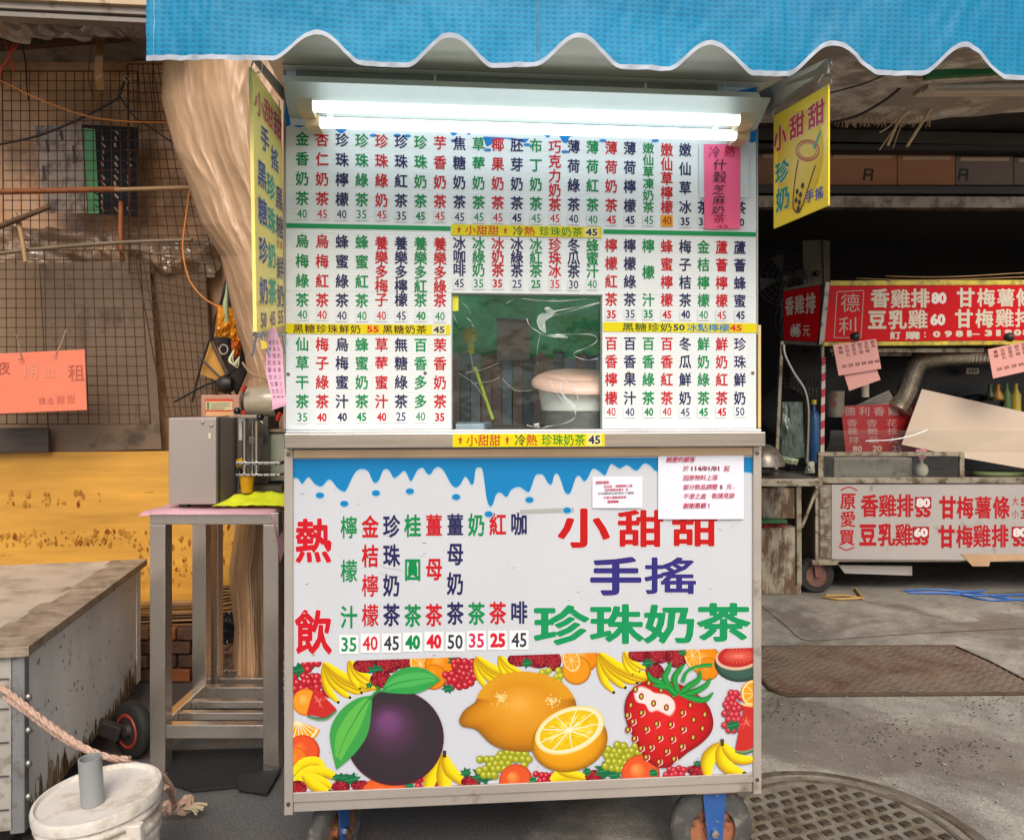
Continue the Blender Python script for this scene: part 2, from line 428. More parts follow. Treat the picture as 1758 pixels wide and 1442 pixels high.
kind(Geo().box(-6, -.2, 3.78, 3.9, 0, 2.95).build('wall_left', M('brown_wall', '#5a4433', .9, var=.3)), 'structure')
kind(Geo().box(-.2, -.08, 3.78, 8.6, 0, 2.95).build('wall_partition', M('brown_wall', '#5a4433', .9, var=.3)), 'structure')

# ------------------------------------------------------------------ drinks cart: local frame, x along the front, y away from the viewer
YL, YR = 1.82, 1.92
cl = P(488, 700, YL); cr = P(1307, 700, YR)
TH = math.atan2(cr.y - cl.y, cr.x - cl.x); WID = (Vector((cr.x, cr.y)) - Vector((cl.x, cl.y))).length
cart = thing('drinks_cart', 'white wheeled drinks stall with glowing menu board above and fruit picture on its front', 'food cart', (cl.x, cl.y, 0), TH)
CM = MAT[cart.name]; CI = CM.inverted(); CO = CI @ Vector((0, 0, H))
def C(u, v, off=0.):
    d = (CI.to_3x3() @ Vector(((u - HX) / F, 1, (HY - v) / F))); t = (off - CO.y) / d.y; return CO + d * t
def cmap(off, step=.0002): return lambda a, b, l: C(a, b, off - .0007 - l * step)
CZ = lambda u, v, off=0.: C(u, v, off).z
steel = M('brushed_steel', '#b6aca2', .33, 1., var=.1, vs=3, aniso=(1, 1, 40), bump=.05, bs=90)
steel_d = M('dull_steel', '#a79c92', .42, .9, var=.12, vs=4, dirt='#6a5848', da=.32, ds=9)
alu = M('painted_frame', '#b9afa5', .4, .45, var=.07, vs=5, dirt='#85735f', da=.3, ds=7)
screw_m = M('screw_head', '#7b6a58', .4, .9)
def crate_box(name, x0, x1, y0, y1, z0, z1, mat, bev=.0015, par=None): return Geo().box(x0, x1, y0, y1, z0, z1).build(name, mat, par or cart, local=True, bevel=bev)
zsh = CZ(488, 771); zb0 = CZ(488, 1396); zb1 = CZ(488, 1361); DEP = .62
xl0, xl1 = 0., C(503, 1000).x; xr0, xr1 = C(1293, 1000).x, WID
# body: frame posts, rails, front panel, sides, floor
crate_box('corner_post', xl0, xl1, -.002, .03, zb0 - .004, zsh, alu)
crate_box('corner_post', xr0, xr1, -.002, .03, zb0 - .004, zsh, alu)
for x in (0, WID - .03): crate_box('corner_post', x, x + .03, DEP - .03, DEP, zb0, zsh, alu)
ztp = CZ(503, 787)
crate_box('top_rail', xl1 + .0003, xr0 - .0003, 0, .03, ztp, zsh - .001, M('warm_rail', '#c3a98c', .35, .7, var=.15, vs=3))  # brownish reflection put into the rail's colour
crate_box('bottom_lip', xl1 + .0003, xr0 - .0003, -.001, .03, CZ(503, 1377), zb1, alu)
crate_box('bottom_rail', xl1 + .0003, xr0 - .0003, .004, .036, zb0, CZ(503, 1377) - .0005, alu)
bp_m = M('white_laminate', '#c3c6cb', .38, var=.03, vs=3, dirt='#8f8b86', da=.2, ds=4, bump=.03, bs=30)
body = crate_box('front_panel', xl1, xr0, .006, .012, zb1, ztp, bp_m, 0)
crate_box('side_panel', .004, .01, .03, DEP - .03, zb0, zsh, steel_d); crate_box('side_panel', WID - .01, WID - .004, .03, DEP - .03, zb0, zsh, steel_d)
crate_box('cart_floor', .011, WID - .011, .037, DEP - .002, zb0, zb0 + .02, steel_d)
crate_box('back_panel', .031, WID - .031, DEP - .012, DEP - .004, zb0 + .021, zsh, steel_d)
for u, v in ((495, 780), (495, 1380), (1300, 778), (1300, 1338)):
    p = C(u, v, -.003); Geo().lathe([(.0, -.002), (.005, -.0015), (.005, .001)], p, 10, 'Y').build('screw', screw_m, cart, local=True)
# counter shelf
zs0, zs1 = CZ(488, 771, -.035), CZ(488, 744, -.035); sxa, sxb = C(487, 750, -.035).x, C(1315, 750, -.035).x
sh = crate_box('counter_shelf', sxa, sxb, -.035, DEP, zs0, zs1, steel, .003)
crate_box('shelf_lip', sxa + .004, sxb - .01, -.03, .0, zs1 + .0005, zs1 + .007, M('white_strip', '#d9dbdc', .3), .001)
# upper board: pieces butted round the serving opening
mb = M('corrugated_plastic', '#dadfde', .35, var=.02, vs=3, bump=0.)
def corr(m):
    nt = m.node_tree; N = nt.nodes; b = N['Principled BSDF']; tc = N.new('ShaderNodeTexCoord'); wv = N.new('ShaderNodeTexWave'); wv.bands_direction = 'Z'; wv.inputs['Scale'].default_value = 42.
    nt.links.new(tc.outputs['Object'], wv.inputs[0]); bp = N.new('ShaderNodeBump'); bp.inputs['Strength'].default_value = .12; bp.inputs['Distance'].default_value = .002
    nt.links.new(wv.outputs['Fac'], bp.inputs['Height']); nt.links.new(bp.outputs[0], b.inputs['Normal'])
corr(mb)
bx0, bx1 = C(491, 500).x, C(1298, 500).x; ox0, ox1 = C(775, 600).x, C(1034, 600).x; zo1, zo0 = CZ(775, 503), CZ(775, 737)
ztop = CZ(488, 120); zbt = zs1 + .008
board = crate_box('menu_board', bx0, bx1, 0, .006, zo1, ztop, mb, 0)
crate_box('menu_side_board', bx0, ox0, -.0004, .0056, zbt, zo1 - .0005, mb, 0)
crate_box('menu_side_board', ox1, bx1, -.0004, .0056, zbt, zo1 - .0005, mb, 0)
crate_box('board_edge', bx0 - .006, bx0 - .0004, -.002, .02, zbt, ztop, steel_d, .0005)
crate_box('board_edge', bx1 + .0004, bx1 + .005, -.002, .02, CZ(1298, 575), ztop, steel_d, .0005)
crate_box('side_flap', bx1 + .006, bx1 + .014, .001, .3, zbt, CZ(1300, 558), M('cream_edge', '#d8bd7e', .5), .001)
for x0, x1 in ((ox0, ox0 + .003), (ox1 - .003, ox1)): crate_box('opening_edge', x0, x1, .0062, .016, zbt, zo1, M('edge_green', '#7f8f86', .5), 0)
crate_box('opening_edge', ox0 + .0035, ox1 - .0035, .0062, .016, zo1 - .004, zo1, M('edge_green', '#7f8f86', .5), 0)
for u, v in ((495, 642), (730, 640), (1079, 640), (1292, 640)):
    Geo().lathe([(.0, -.004), (.004, -.003), (.0045, .001)], C(u, v, 0), 10, 'Y').build('screw', screw_m, cart, local=True)
# rear posts and roof of the stall
for x in (0, WID - .03): crate_box('rear_post', x, x + .03, DEP - .03, DEP, zs1, ztop, alu)
cream = M('cream_metal', '#e2dcc6', .3, .1, var=.06, vs=2)
crate_box('canopy_ceiling', -.03, WID + .03, -.36, DEP + .02, ztop + .001, ztop + .02, M('mirror_ceiling', '#ded8c6', .2, .35, var=.05), .002)
crate_box('canopy_beam', -.02, WID + .02, -.36, -.335, ztop - .035, ztop, cream, .002)
zz = CZ(500, 142)
crate_box('canopy_beam', .0, WID, -.012, -.0015, zz - .004, zz + .012, cream, .001)
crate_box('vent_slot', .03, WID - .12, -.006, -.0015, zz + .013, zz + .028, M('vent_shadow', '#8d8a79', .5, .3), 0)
crate_box('canopy_beam', .0, WID, -.03, -.0015, zz + .029, ztop - .001, cream, .0015)
for u in (745, 1105, 1240): crate_box('vent_divider', C(u, 140).x, C(u, 140).x + .006, -.009, -.0062, zz + .012, zz + .029, cream, .0005)
# canopy side plates that carry the hanging signs
gm = M('side_plate', '#a59a8a', .35, .6, var=.15)
g = Geo(); q = [P(1302, 158, 1.88), P(1421, 100, 1.58), P(1421, 126, 1.58), P(1317, 196, 1.88)]; g.slab(q, (.004, 0, 0)); g.build('canopy_side_plate', gm, cart)
g = Geo(); q = [P(487, 150, 1.83), P(433, 88, 1.56), P(433, 100, 1.56), P(487, 172, 1.83)]; g.slab(q, (-.004, 0, 0)); g.build('canopy_side_plate', gm, cart)
# fluorescent fixture
fx0, fx1 = C(491, 150, -.06).x, C(1313, 150, -.06).x
fz1, fz0 = CZ(500, 139, -.10), CZ(500, 199, -.03)
fix = Geo().hexa([(fx0, -.035, fz0), (fx1 - .01, -.035, fz0), (fx1 - .01, -.004, fz0 + .004), (fx0, -.004, fz0 + .004), (fx0, -.10, fz1), (fx1, -.10, fz1), (fx1, -.0135, fz1), (fx0, -.0135, fz1)]).build('light_fixture', M('reflector_white', '#b4bab2', .35, .1, var=.03), cart, local=True, bevel=.002)
tube_m = M('lit_tube', '#f4fbff', .3, var=.0, emit='#e9f6ff', es=3.)
for (u0, v0), (u1, off) in (((538, 183), (1268, -.118)), ((550, 211), (1262, -.062))):
    a = C(u0, v0, off); z = a.z; x1 = C(u1, 200, off).x
    Geo().tube([(a.x, off, z), (x1, off, z)], .0125, 16).build('fluorescent_tube', tube_m, fix, local=True, smooth=True)
    for x, s in ((a.x, -1), (x1, 1)):
        g = Geo().box(min(x, x + s * .035), max(x, x + s * .035), off - .012, off + .045, z - .013, z + .015)
        g.build('tube_socket', M('socket_cream', '#cdb892', .45), fix, local=True, bevel=.002)
for u in (566, 1228):
    Geo().lathe([(0, -.008), (.007, -.004), (.007, .008)], C(u, 197 + (u > 900) * 25, -.08), 10, 'Y').build('wing_screw', M('knob_white', '#dfe3e6', .3), fix, local=True, smooth=True)

# ---- menu lettering
CL = {'g': GRN, 'r': RED, 'n': NAV}
colx = [519 + i * (1270 - 519) / 23 for i in range(24)]
zrow = lambda v: CZ(519, v)
X0, X1 = C(519, 400).x, C(1270, 400).x
def lx(i): return X0 + (X1 - X0) * i / 23
KPX = C(519, 400).y  # unused
PXL = (C(620, 400).x - C(519, 400).x) / 101     # metres per photo pixel near the left end
lmap = lambda a, b, l: Vector((a, -.0011 - l * .00003, b))
class LArt(Art):
    """cart front layout in metres: a = x, b = height (up)"""
    def ch(s, t, x, z, wd, ht, col, **k): return s.text(t, x, -z, wd, ht, col, **k)
MA = lambda off=0.: (lambda a, b, l: Vector((a, off - .0009 - l * .00003, -b)))
def column(i, s, col, tops, price=None, sticker='#e4e9ea', pc=None, zp=None, wch=22, hch=24, off=.02):
    a = LArt(MA()); a.layer = 6
    for k, c in enumerate(s): a.ch(c, lx(i), zrow(tops[k]), wch * PXL, hch * PXL, CL[col], off=off)
    a.build('drink_name', cart, local=True)
    if price: tagcard(i, price, pc or col, zp, sticker)
def tagcard(i, price, col, vp, sticker='#e4e9ea', x=None, z=None, wd=22, ht=21):
    a = LArt(MA(-.0012)); x = lx(i) if x is None else x; z = zrow(vp) if z is None else z
    x += random.uniform(-1, 1) * PXL * .6; z += random.uniform(-1, 1) * PXL * .8; ro = random.uniform(-.02, .02)
    w_, h_ = wd / 2 * PXL, ht / 2 * PXL
    c_, s_ = math.cos(ro), math.sin(ro)
    a.poly([(x + p * w_ * c_ - q * h_ * s_, -z + p * w_ * s_ + q * h_ * c_) for p, q in ((-1, -1), (1, -1), (1, 1), (-1, 1))], sticker)
    a.layer = 4
    a.ch(price, x, z, wd * .76 * PXL, ht * .72 * PXL, CL.get(col, col), off=.012 if random.random() < .7 else .035)
    o = a.build('price_tag', cart, local=True)
    return o
T4, T5, T6 = [239, 273, 307, 341], [240, 265.5, 291, 316.5, 342], [238, 259, 280, 301, 322, 343]
row1 = '金香奶茶g40 杏仁奶茶r45 珍珠檸檬n40 珍珠綠茶g35 珍珠綠奶r45 珍珠紅茶n35 珍珠奶茶g45 芋香奶茶r45 焦糖奶茶n45 草莓奶茶g45 椰果奶茶r45 胚芽奶茶n45 布丁奶茶g45 巧克力奶茶r45 薄荷綠茶n40 薄荷紅茶g40 薄荷奶茶r45 薄荷檸檬n45 嫩仙草凍奶茶g45 嫩仙草檸檬r40 嫩仙草冰n35'.split()
for i, s in enumerate(row1):
    n, c, p = s[:-3], s[-3], s[-2:]
    column(i, n, c, {4: T4, 5: T5, 6: T6}[len(n)], p, '#f0a21e' if i == 19 else '#e4e9ea', '#a8341c' if i == 19 else None, 367, wch=22 if len(n) < 6 else 20, hch=24 if len(n) < 6 else 20)
column(21, '茶', 'n', [341], '35', zp=367); column(23, '茶', 'n', [341], '50', zp=367)
R2 = [414, 448, 482, 515]; R25 = [415, 440, 464.5, 489, 513]
row2 = '烏梅綠茶g40 烏梅紅茶r40 蜂蜜綠茶n40 蜂蜜紅茶g40 養樂多梅子r40 養樂多檸檬n45 養樂多紅茶g40 養樂多綠茶r40'.split()
for i, s in enumerate(row2): column(i, s[:-3], s[-3], R2 if len(s) == 7 else R25, s[-2:], pc='g' if i == 7 else None, zp=541)
mid = '冰咖啡n45 冰綠奶g35 冰奶茶r35 冰綠茶n25 冰紅茶g25 珍珠冰r35 冬瓜茶n30 蜂蜜汁g40'.split()
for i, s in enumerate(mid): column(8 + i, s[:-3], s[-3], [413, 436, 459], s[-2:], zp=482.5)
row2r = '檸檬紅茶r35 檸檬綠茶n35 檸_檬_汁g35 蜂蜜檸檬r45 梅子桔茶n40 金桔檸檬g40 蘆薈檸檬r45 蘆薈蜂蜜n45'.split()
for i, s in enumerate(row2r):
    n = s[:-3]
    if '_' in n: column(16 + i, '檸檬汁', 'g', [412, 459, 508], '35', zp=534)
    else: column(16 + i, n, s[-3], [412, 444, 476, 508], s[-2:], zp=534)
R3 = [591, 623, 656, 689]
row3 = '仙草干茶g35 梅子綠茶r40 烏梅蜜汁n40 蜂蜜奶茶g45 草莓蜜汁r40 無糖綠茶n25 百香多多g40 茉香奶茶r35'.split()
for i, s in enumerate(row3): column(i, s[:-3], s[-3], R3, s[-2:], '#eef1f2', zp=716)
row3r = '百香檸檬r40 百香果汁n40 百香綠茶g40 百香紅茶r40 冬瓜鮮奶n45 鮮奶綠茶g45 鮮奶紅茶r45 珍珠鮮奶n50'.split()
card = LArt(MA()); card.poly([(lx(23) - 12 * PXL, -zrow(572)), (lx(23) + 12 * PXL, -zrow(572)), (lx(23) + 12 * PXL, -zrow(632)), (lx(23) - 12 * PXL, -zrow(632))], '#eef0f1'); card.build('sticker', cart, local=True)
for i, s in enumerate(row3r): column(16 + i, s[:-3], s[-3], [586, 618, 650, 683], s[-2:], '#eef1f2', zp=708); # blue drip print along the top of the board, green rule
A1 = Art(cmap(0, .00003))
c1 = [(252, 578), (300, 570), (340, 583), (400, 570), (440, 585), (520, 578), (560, 590), (605, 620), (640, 600), (660, 575), (780, 575), (805, 600), (835, 578), (1010, 588), (1030, 605), (1050, 590), (1260, 600), (1310, 635), (1350, 612), (1390, 612), (1410, 632), (1430, 610), (1490, 615), (1500, 640), (1520, 700), (1550, 690), (1580, 665), (1640, 655), (1680, 660), (1720, 650)]
c2 = [(0, 560), (60, 583), (90, 560), (110, 540), (165, 540), (190, 556), (210, 540), (250, 545), (270, 578), (295, 582), (325, 545), (500, 545), (700, 550), (1000, 555), (1220, 560), (1250, 560), (1285, 580), (1312, 575)]
drip = [(420 + x / 3.6625, 60 + y / 3.6625) for x, y in c1] + [(880 + x / 3.139, 60 + y / 3.139) for x, y in c2]
drip[0] = (491, drip[0][1]); drip[-1] = (1297.5, drip[-1][1])
sd_ = [(p.x, p.y) for p in spline([(x, y, 0) for x, y in drip], 4)]
A1.tpoly(sd_ + [(1297.5, 150), (491, 150)], '#0f7fc9')
for x, y in ((545, 231), (585, 223), (641, 233), (682, 233), (699, 234), (780, 242), (837, 258), (905, 249), (970, 261), (1035, 242), (1125, 242)): A1.disc(x, y, 6.5, 2.8, [(0, '#2a86c8'), (1, '#2a86c8')], seg=14)
A1.build('drip_print', board, local=True)
A1 = LArt(MA())
for x0, x1 in ((bx0 + .001, ox0 - .002), (ox1 + .003, bx1 - .001)): A1.rect(x0, x1, -zrow(384), -zrow(392), '#139a57')
A1.build('green_rule', board, local=True)
# yellow strips
def banner(x0, x1, z0, z1, items, off=0.):
    a = LArt(MA(off - .001)); a.rect(x0, x1, -z1, -z0, '#e9d80c'); zc = (z0 + z1) / 2; h = (z1 - z0)
    for t, fx, wd, col, card_ in items:
        x = x0 + (x1 - x0) * fx; wv = (x1 - x0) * wd
        if card_: a.layer = 3; a.rect(x - wv * .62, x + wv * .62, -zc - h * .44, -zc + h * .44, card_)
        a.layer = 6; a.ch(t, x, zc, wv, h * (.66 if ord(t[0]) < 128 else .86), col, off=.03 if ord(t[0]) < 128 else .014)
    return a.build('yellow_strip', cart, local=True)
dark = '#4a2c18'
s1 = [(c, .075 + i * .069, .062, dark, None) for i, c in enumerate('黑糖珍珠鮮奶')] + [('55', .525, .072, RED, '#f0c81a')] + [(c, .615 + i * .069, .062, dark, None) for i, c in enumerate('黑糖奶茶')] + [('45', .93, .07, NAV, '#e8e6a8')]
banner(C(491, 560).x, C(773, 560).x, zrow(573), zrow(556), s1)
s2 = [('★', .05, .03, '#c0482a', None)] + [(c, .125 + i * .075, .07, '#c63a22', None) for i, c in enumerate('小甜甜')] + [('★', .355, .03, '#c0482a', None), ('冷', .44, .07, '#37452c', None), ('熱', .515, .07, '#c63a22', None)] + [(c, .615 + i * .073, .068, '#2c8a2c', None) for i, c in enumerate('珍珠奶茶')] + [('45', .93, .08, NAV, '#eee58c')]
banner(C(775, 395).x, C(1033, 395).x, zrow(399.5), zrow(380.5), s2, -.0008)
banner(C(777, 752, -.035).x, C(1038, 752, -.035).x, zs0 + .003, zs1 - .002, s2, -.035)
s3 = [(c, .16 + i * .082, .075, '#35552a', None) for i, c in enumerate('黑糖珍奶')] + [('50', .49, .075, NAV, '#e8df2a')] + [(c, .575 + i * .07, .068, '#1c7fb0', None) for i, c in enumerate('冰點檸檬')] + [('45', .86, .08, '#c8402c', '#f0c81a')]
banner(C(1035, 567).x, C(1299, 567).x, zrow(565.5), zrow(548.5), s3)
# ------------------------------------------------------------------ front panel print
PM = .006
A = Art(cmap(PM, .00003), None)
def z_(x, y, ox, oy, sc_): return (ox + x / sc_, oy + y / sc_)
d1 = [(95, 235), (125, 240), (150, 275), (180, 240), (200, 232), (235, 275), (275, 292), (300, 275), (325, 248), (350, 255), (390, 305), (428, 325), (450, 310), (490, 225), (520, 185), (560, 175), (595, 195), (620, 250), (640, 268), (665, 250), (690, 190), (715, 175), (740, 195), (765, 235), (800, 215), (830, 188), (850, 205), (877, 257), (900, 225), (925, 180), (960, 168), (985, 205), (1010, 210), (1035, 175), (1065, 162), (1100, 190), (1150, 280), (1185, 298), (1215, 270), (1240, 228), (1262, 245), (1280, 278), (1300, 265), (1312, 180), (1335, 165), (1360, 190), (1385, 370), (1408, 425), (1430, 405), (1450, 345), (1480, 335), (1520, 362), (1550, 315), (1600, 295)]
d2 = [(0, 315), (30, 330), (50, 290), (75, 220), (105, 210), (130, 220), (160, 270), (185, 275), (200, 220), (222, 207), (245, 250), (270, 325), (295, 342), (315, 320), (345, 235), (370, 222), (400, 257), (425, 235), (450, 185), (470, 173), (500, 190), (540, 218), (560, 180), (580, 142), (610, 155), (640, 172), (690, 150), (750, 187), (800, 140), (840, 150), (885, 190), (1000, 215), (1200, 190), (1475, 195), (1532, 208)]
dr = [z_(x, y, 480, 760, 3.898) for x, y in d1] + [z_(x, y, 900, 760, 3.898) for x, y in d2]
dr[0] = (503.5, dr[0][1]); dr[-1] = (1292.8, dr[-1][1])
sp = [(p.x, p.y) for p in spline([(x, y, 0) for x, y in dr], 4)]
A.tpoly([(x, y + 2) for x, y in sp] + [(1292.8, 786), (503.5, 789)], '#a8cfe4')
A.tpoly(sp + [(1292.8, 785), (503.5, 788)], '#1583c0')
for x, y in [z_(x, y, 480, 760, 3.898) for x, y in ((270, 352), (433, 408), (645, 337), (872, 325), (1181, 363), (1400, 478), (1673, 382))] + [z_(x, y, 900, 760, 3.898) for x, y in ((35, 382), (287, 452))]:
    A.disc(x, y, 8.2, 6.2, [(0, '#a8cfe4'), (1, '#a8cfe4')], seg=18); A.disc(x, y, 7, 5, [(0, '#1583c0'), (1, '#1583c0')], seg=18)
A.build('drip_print', body, local=True)
A = Art(cmap(PM, .00003)); A.layer = 8
big = [('熱', 538, 928, 60, 74, '#cf1c2a', .03), ('飲', 538, 1085, 60, 74, '#cf1c2a', .03),
       ('小', 1002, 906, 84, 66, '#c4181a', .034), ('甜', 1100, 907, 76, 62, '#c4181a', .03), ('甜', 1193, 906, 76, 62, '#c4181a', .03),
       ('手', 1057, 989, 86, 64, '#36307e', .034), ('搖', 1151, 988, 86, 62, '#36307e', .022),
       ('珍', 963, 1073, 90, 66, '#16945a', .034), ('珠', 1058, 1071, 88, 66, '#16945a', .032), ('奶', 1150, 1071, 86, 64, '#16945a', .034), ('茶', 1242, 1068, 88, 64, '#16945a', .034)]
for c, x, y, a, b, col, o in big: A.layer = 8; A.text(c, x, y, a, b, col, off=o, edge='#e6e2e2', eo=.014)
hot = ['檸_檬_汁g35', '金桔檸檬r40', '珍珠奶茶n45', '桂_圓_茶g40', '薑_母_茶r40', '薑母奶茶n50', '奶__茶g35', '紅__茶r25', '咖__啡n45']
for i, s in enumerate(hot):
    x = 599 + i * 36.5; dy = -i * .85; n, col, pr = s[:-3], s[-3], s[-2:]
    ys = [905, 955, 1006, 1057] if '_' not in n else ([905, None, 980, None, 1059] if n.count('_') == 2 and len(n) == 5 else [906, None, None, 1058])
    A.layer = 8
    for k, ch in enumerate(n):
        if ch != '_': A.text(ch, x, ys[k] + dy, 28, 38, CL[col], off=.024 if ch not in '薑檸檬' else .014)
    b_ = Art(cmap(PM - .001, .00003)); y = 1106 + dy * 1.2 + random.uniform(-1, 1)
    b_.rect(x - 16.5, x + 16.5, y - 16.5, y + 16.5, '#eef1f1'); b_.layer = 4
    b_.text(pr, x, y, 26, 25, {'g': GRN, 'r': '#d81f34', 'n': '#363849'}[col] if i != 6 else '#d81f5a', off=.02 if i in (0, 1, 2, 5, 6, 8) else .05); b_.build('price_tag', cart, local=True)
A.build('panel_lettering', body, local=True)
A = Art(cmap(PM, .00003)); A.layer = 10
A.poly([(893, 875), (985, 871), (985, 879), (893, 882)], '#b2b2ae'); A.layer = 10
for l in ([(652, 968), (662, 974), (690, 978)], [(650, 983), (672, 988), (688, 988)], [(722, 955), (732, 948)], [(1270, 896), (1255, 905)]): A.stroke(l, 1.1, '#9d9da0', '#e6e6ea'); A.layer = 10
for k in range(90):
    x, y = random.uniform(506, 1290), random.choice((random.uniform(830, 1120), random.uniform(1115, 1350))); a = random.uniform(-.4, .4); l = random.uniform(1, 9); A.stroke([(x, y), (x + l * math.cos(a), y + l * math.sin(a))], random.uniform(.4, 1.1), random.choice(['#8e8c88', '#a9a7a4', '#6f6a62', '#dfe0e4'])); A.layer = 10
for k in range(60):
    x = random.uniform(506, 1290); y = 1352 - (x - 503) * .0405 - abs(random.gauss(0, 9)); s_ = random.uniform(.6, 2); A.disc(x, y, s_, s_ * .8, [(0, '#7a6a55'), (1, '#8d7f6c')], seg=6); A.layer = 10
scuff = A.build('scuffs', body, local=True); scuff['kind'] = 'stuff'

# fruit picture
strip = [(503, 1137), (1292.5, 1111.5), (1292.5, 1329), (503, 1361)]
Fz = Art(cmap(PM, .000012), strip); Fz.layer = 14
Fz.poly(strip, '#cfd2da')
ban_e, ban_m, ban_b = '#d49a14', '#f2df1a', '#5a4418'
def banana(pts, wd=15):
    Fz.stroke(pts, [wd * .35, wd * .9, wd * 1.1, wd, wd * .75, wd * .3], '#b98212', '#f3e32a', n=5, mid='#efd916')
    x, y = pts[-1][:2]; Fz.disc(x, y, wd * .18, wd * .18, [(0, '#3a2c10'), (1, '#3a2c10')], seg=8)
def bunch(x, y, s, fl=1, n=5):
    for k in range(n):
        a = -.55 + k * .3
        pts = [(x, y), (x + fl * s * (.02 + .12 * k), y + s * .35), (x + fl * s * (.12 + .25 * k), y + s * (.68 - .03 * k)), (x + fl * s * (.32 + .27 * k), y + s * (.92 - .11 * k))]
        banana(pts, s * .2)
def orange(x, y, r, c0='#f5b04a', c1='#e88a12', c2='#b85f0e'): Fz.disc(x, y, r, r, [(0, c0), (.45, c1), (.85, c1), (1, c2)], hl=(-r * .3, -r * .3))
def citrus(x, y, ra, rb, rot, half=None, flesh='#f2a01c', rind='#f29a1a', pith='#f7e3a6', vein='#fbe9b8'):
    Fz.disc(x, y, ra, rb, [(0, rind), (1, rind)], rot, half=half); Fz.disc(x, y, ra * .93, rb * .93, [(0, pith), (1, pith)], rot, half=half); Fz.disc(x, y, ra * .83, rb * .83, [(0, '#fff3d0'), (.12, flesh), (1, flesh)], rot, half=half)
    h0, h1 = half or (0, 2 * PI); ns = 9; ca, sa = math.cos(rot), math.sin(rot)
    for k in range(ns):
        an = h0 + (h1 - h0) * (k + .5) / ns; dx, dy = math.cos(an), math.sin(an)
        e = (x + ra * .83 * dx * ca - rb * .83 * dy * sa, y + ra * .83 * dx * sa + rb * .83 * dy * ca); nx, ny = -(e[1] - y), e[0] - x; l = math.hypot(nx, ny) or 1; nx, ny = nx / l * ra * .02, ny / l * ra * .02
        Fz.poly([(x - nx, y - ny), (x + nx, y + ny), (e[0] + nx, e[1] + ny), (e[0] - nx, e[1] - ny)], vein); Fz.layer -= .8
    Fz.layer += 1
def berries(x, y, nx_, ny_, r, c0, c1, c2, sh=.5):
    for j in range(ny_):
        for i in range(nx_):
            if random.random() < .12: continue
            px, py = x + (i + .5 * (j % 2)) * r * 1.5 + random.uniform(-1, 1) * r * .3, y + j * r * 1.35 + random.uniform(-1, 1) * r * .3
            Fz.disc(px, py, r, r, [(0, c0), (.35, c1), (1, c2)], hl=(-r * .3, -r * .35), seg=9); Fz.layer -= .7
    Fz.layer += 2
def rasp(x, y, ra, rb, rot=0.):
    Fz.disc(x, y, ra, rb, [(0, '#b0202a'), (1, '#5e1220')], rot, seg=16)
    for k in range(int(ra * rb / 7)):
        a, q = random.uniform(0, 2 * PI), math.sqrt(random.random()) * .92; px, py = ra * q * math.cos(a), rb * q * math.sin(a)
        px, py = x + px * math.cos(rot) - py * math.sin(rot), y + px * math.sin(rot) + py * math.cos(rot)
        Fz.disc(px, py, 2., 2., [(0, '#f08a88'), (.4, '#c02838'), (1, '#6a1422')], seg=6); Fz.layer -= .9
    Fz.layer += 3
def leafy(x, y, r, rot=0., col='#1c6b43'):
    pts = []
    for k in range(14):
        a = rot + 2 * PI * k / 14; q = r * (1 if k % 2 == 0 else .62) * random.uniform(.8, 1.1); pts.append((x + q * math.cos(a), y + q * math.sin(a) * .8))
    Fz.tpoly(pts, col)
    Fz.stroke([(x - r * .7, y + r * .1), (x, y), (x + r * .7, y - r * .2)], [1, 1.5, .5], '#3f9a5f', n=3)
def melon(x, y, pts, rind, cen):
    Fz.tpoly(pts, '#c9302c')
    Fz.stroke(rind, [3, 6, 6, 3], '#264b38', '#7fae7a')
    for k in range(14):
        a = random.uniform(0, 2 * PI); Fz.stroke([cen, (cen[0] + random.uniform(4, 14) * math.cos(a), cen[1] + random.uniform(4, 14) * math.sin(a))], .8, '#e8786a'); Fz.layer -= .8
    Fz.layer += 1
# top row
leafy(515, 1150, 20); leafy(540, 1138, 14); berries(524, 1140, 4, 8, 7.5, '#f4a0a0', '#d62a38', '#8c1826'); berries(505, 1162, 3, 4, 7.5, '#f4a0a0', '#d62a38', '#8c1826')
bunch(557, 1137, 74); bunch(600, 1130, 56, 1, 3)
rasp(628, 1142, 22, 13); rasp(664, 1140, 24, 16); rasp(692, 1136, 16, 13); leafy(645, 1150, 16); rasp(654, 1166, 19, 15); leafy(634, 1176, 8, .3)
citrus(722, 1140, 18, 30, -.25); orange(757, 1140, 28); orange(745, 1162, 22)
leafy(780, 1133, 14); berries(778, 1135, 4, 5, 7, '#f4a0a0', '#d62a38', '#8c1826'); berries(766, 1158, 4, 3, 7, '#f4a0a0', '#d62a38', '#8c1826'); leafy(770, 1182, 13, .4)
bunch(818, 1126, 60); bunch(858, 1122, 46, 1, 3)
rasp(893, 1132, 22, 12); rasp(925, 1130, 24, 17); leafy(905, 1138, 12); rasp(950, 1134, 14, 18); leafy(975, 1150, 16); berries(932, 1152, 4, 3, 6, '#f0f0a0', '#c9c930', '#8c9420')
orange(1003, 1130, 24); orange(990, 1150, 25, '#f5b85a', '#e8951c', '#b8680e'); citrus(981, 1133, 15, 21, -.3)
bunch(1030, 1120, 74); bunch(1072, 1117, 44, 1, 3)
rasp(1098, 1124, 20, 12); rasp(1130, 1124, 24, 15); rasp(1162, 1126, 20, 20); rasp(1124, 1152, 16, 14); leafy(1112, 1138, 13)
orange(1212, 1134, 26); orange(1215, 1148, 20); citrus(1189, 1125, 14, 26, -.25); leafy(1172, 1120, 10)
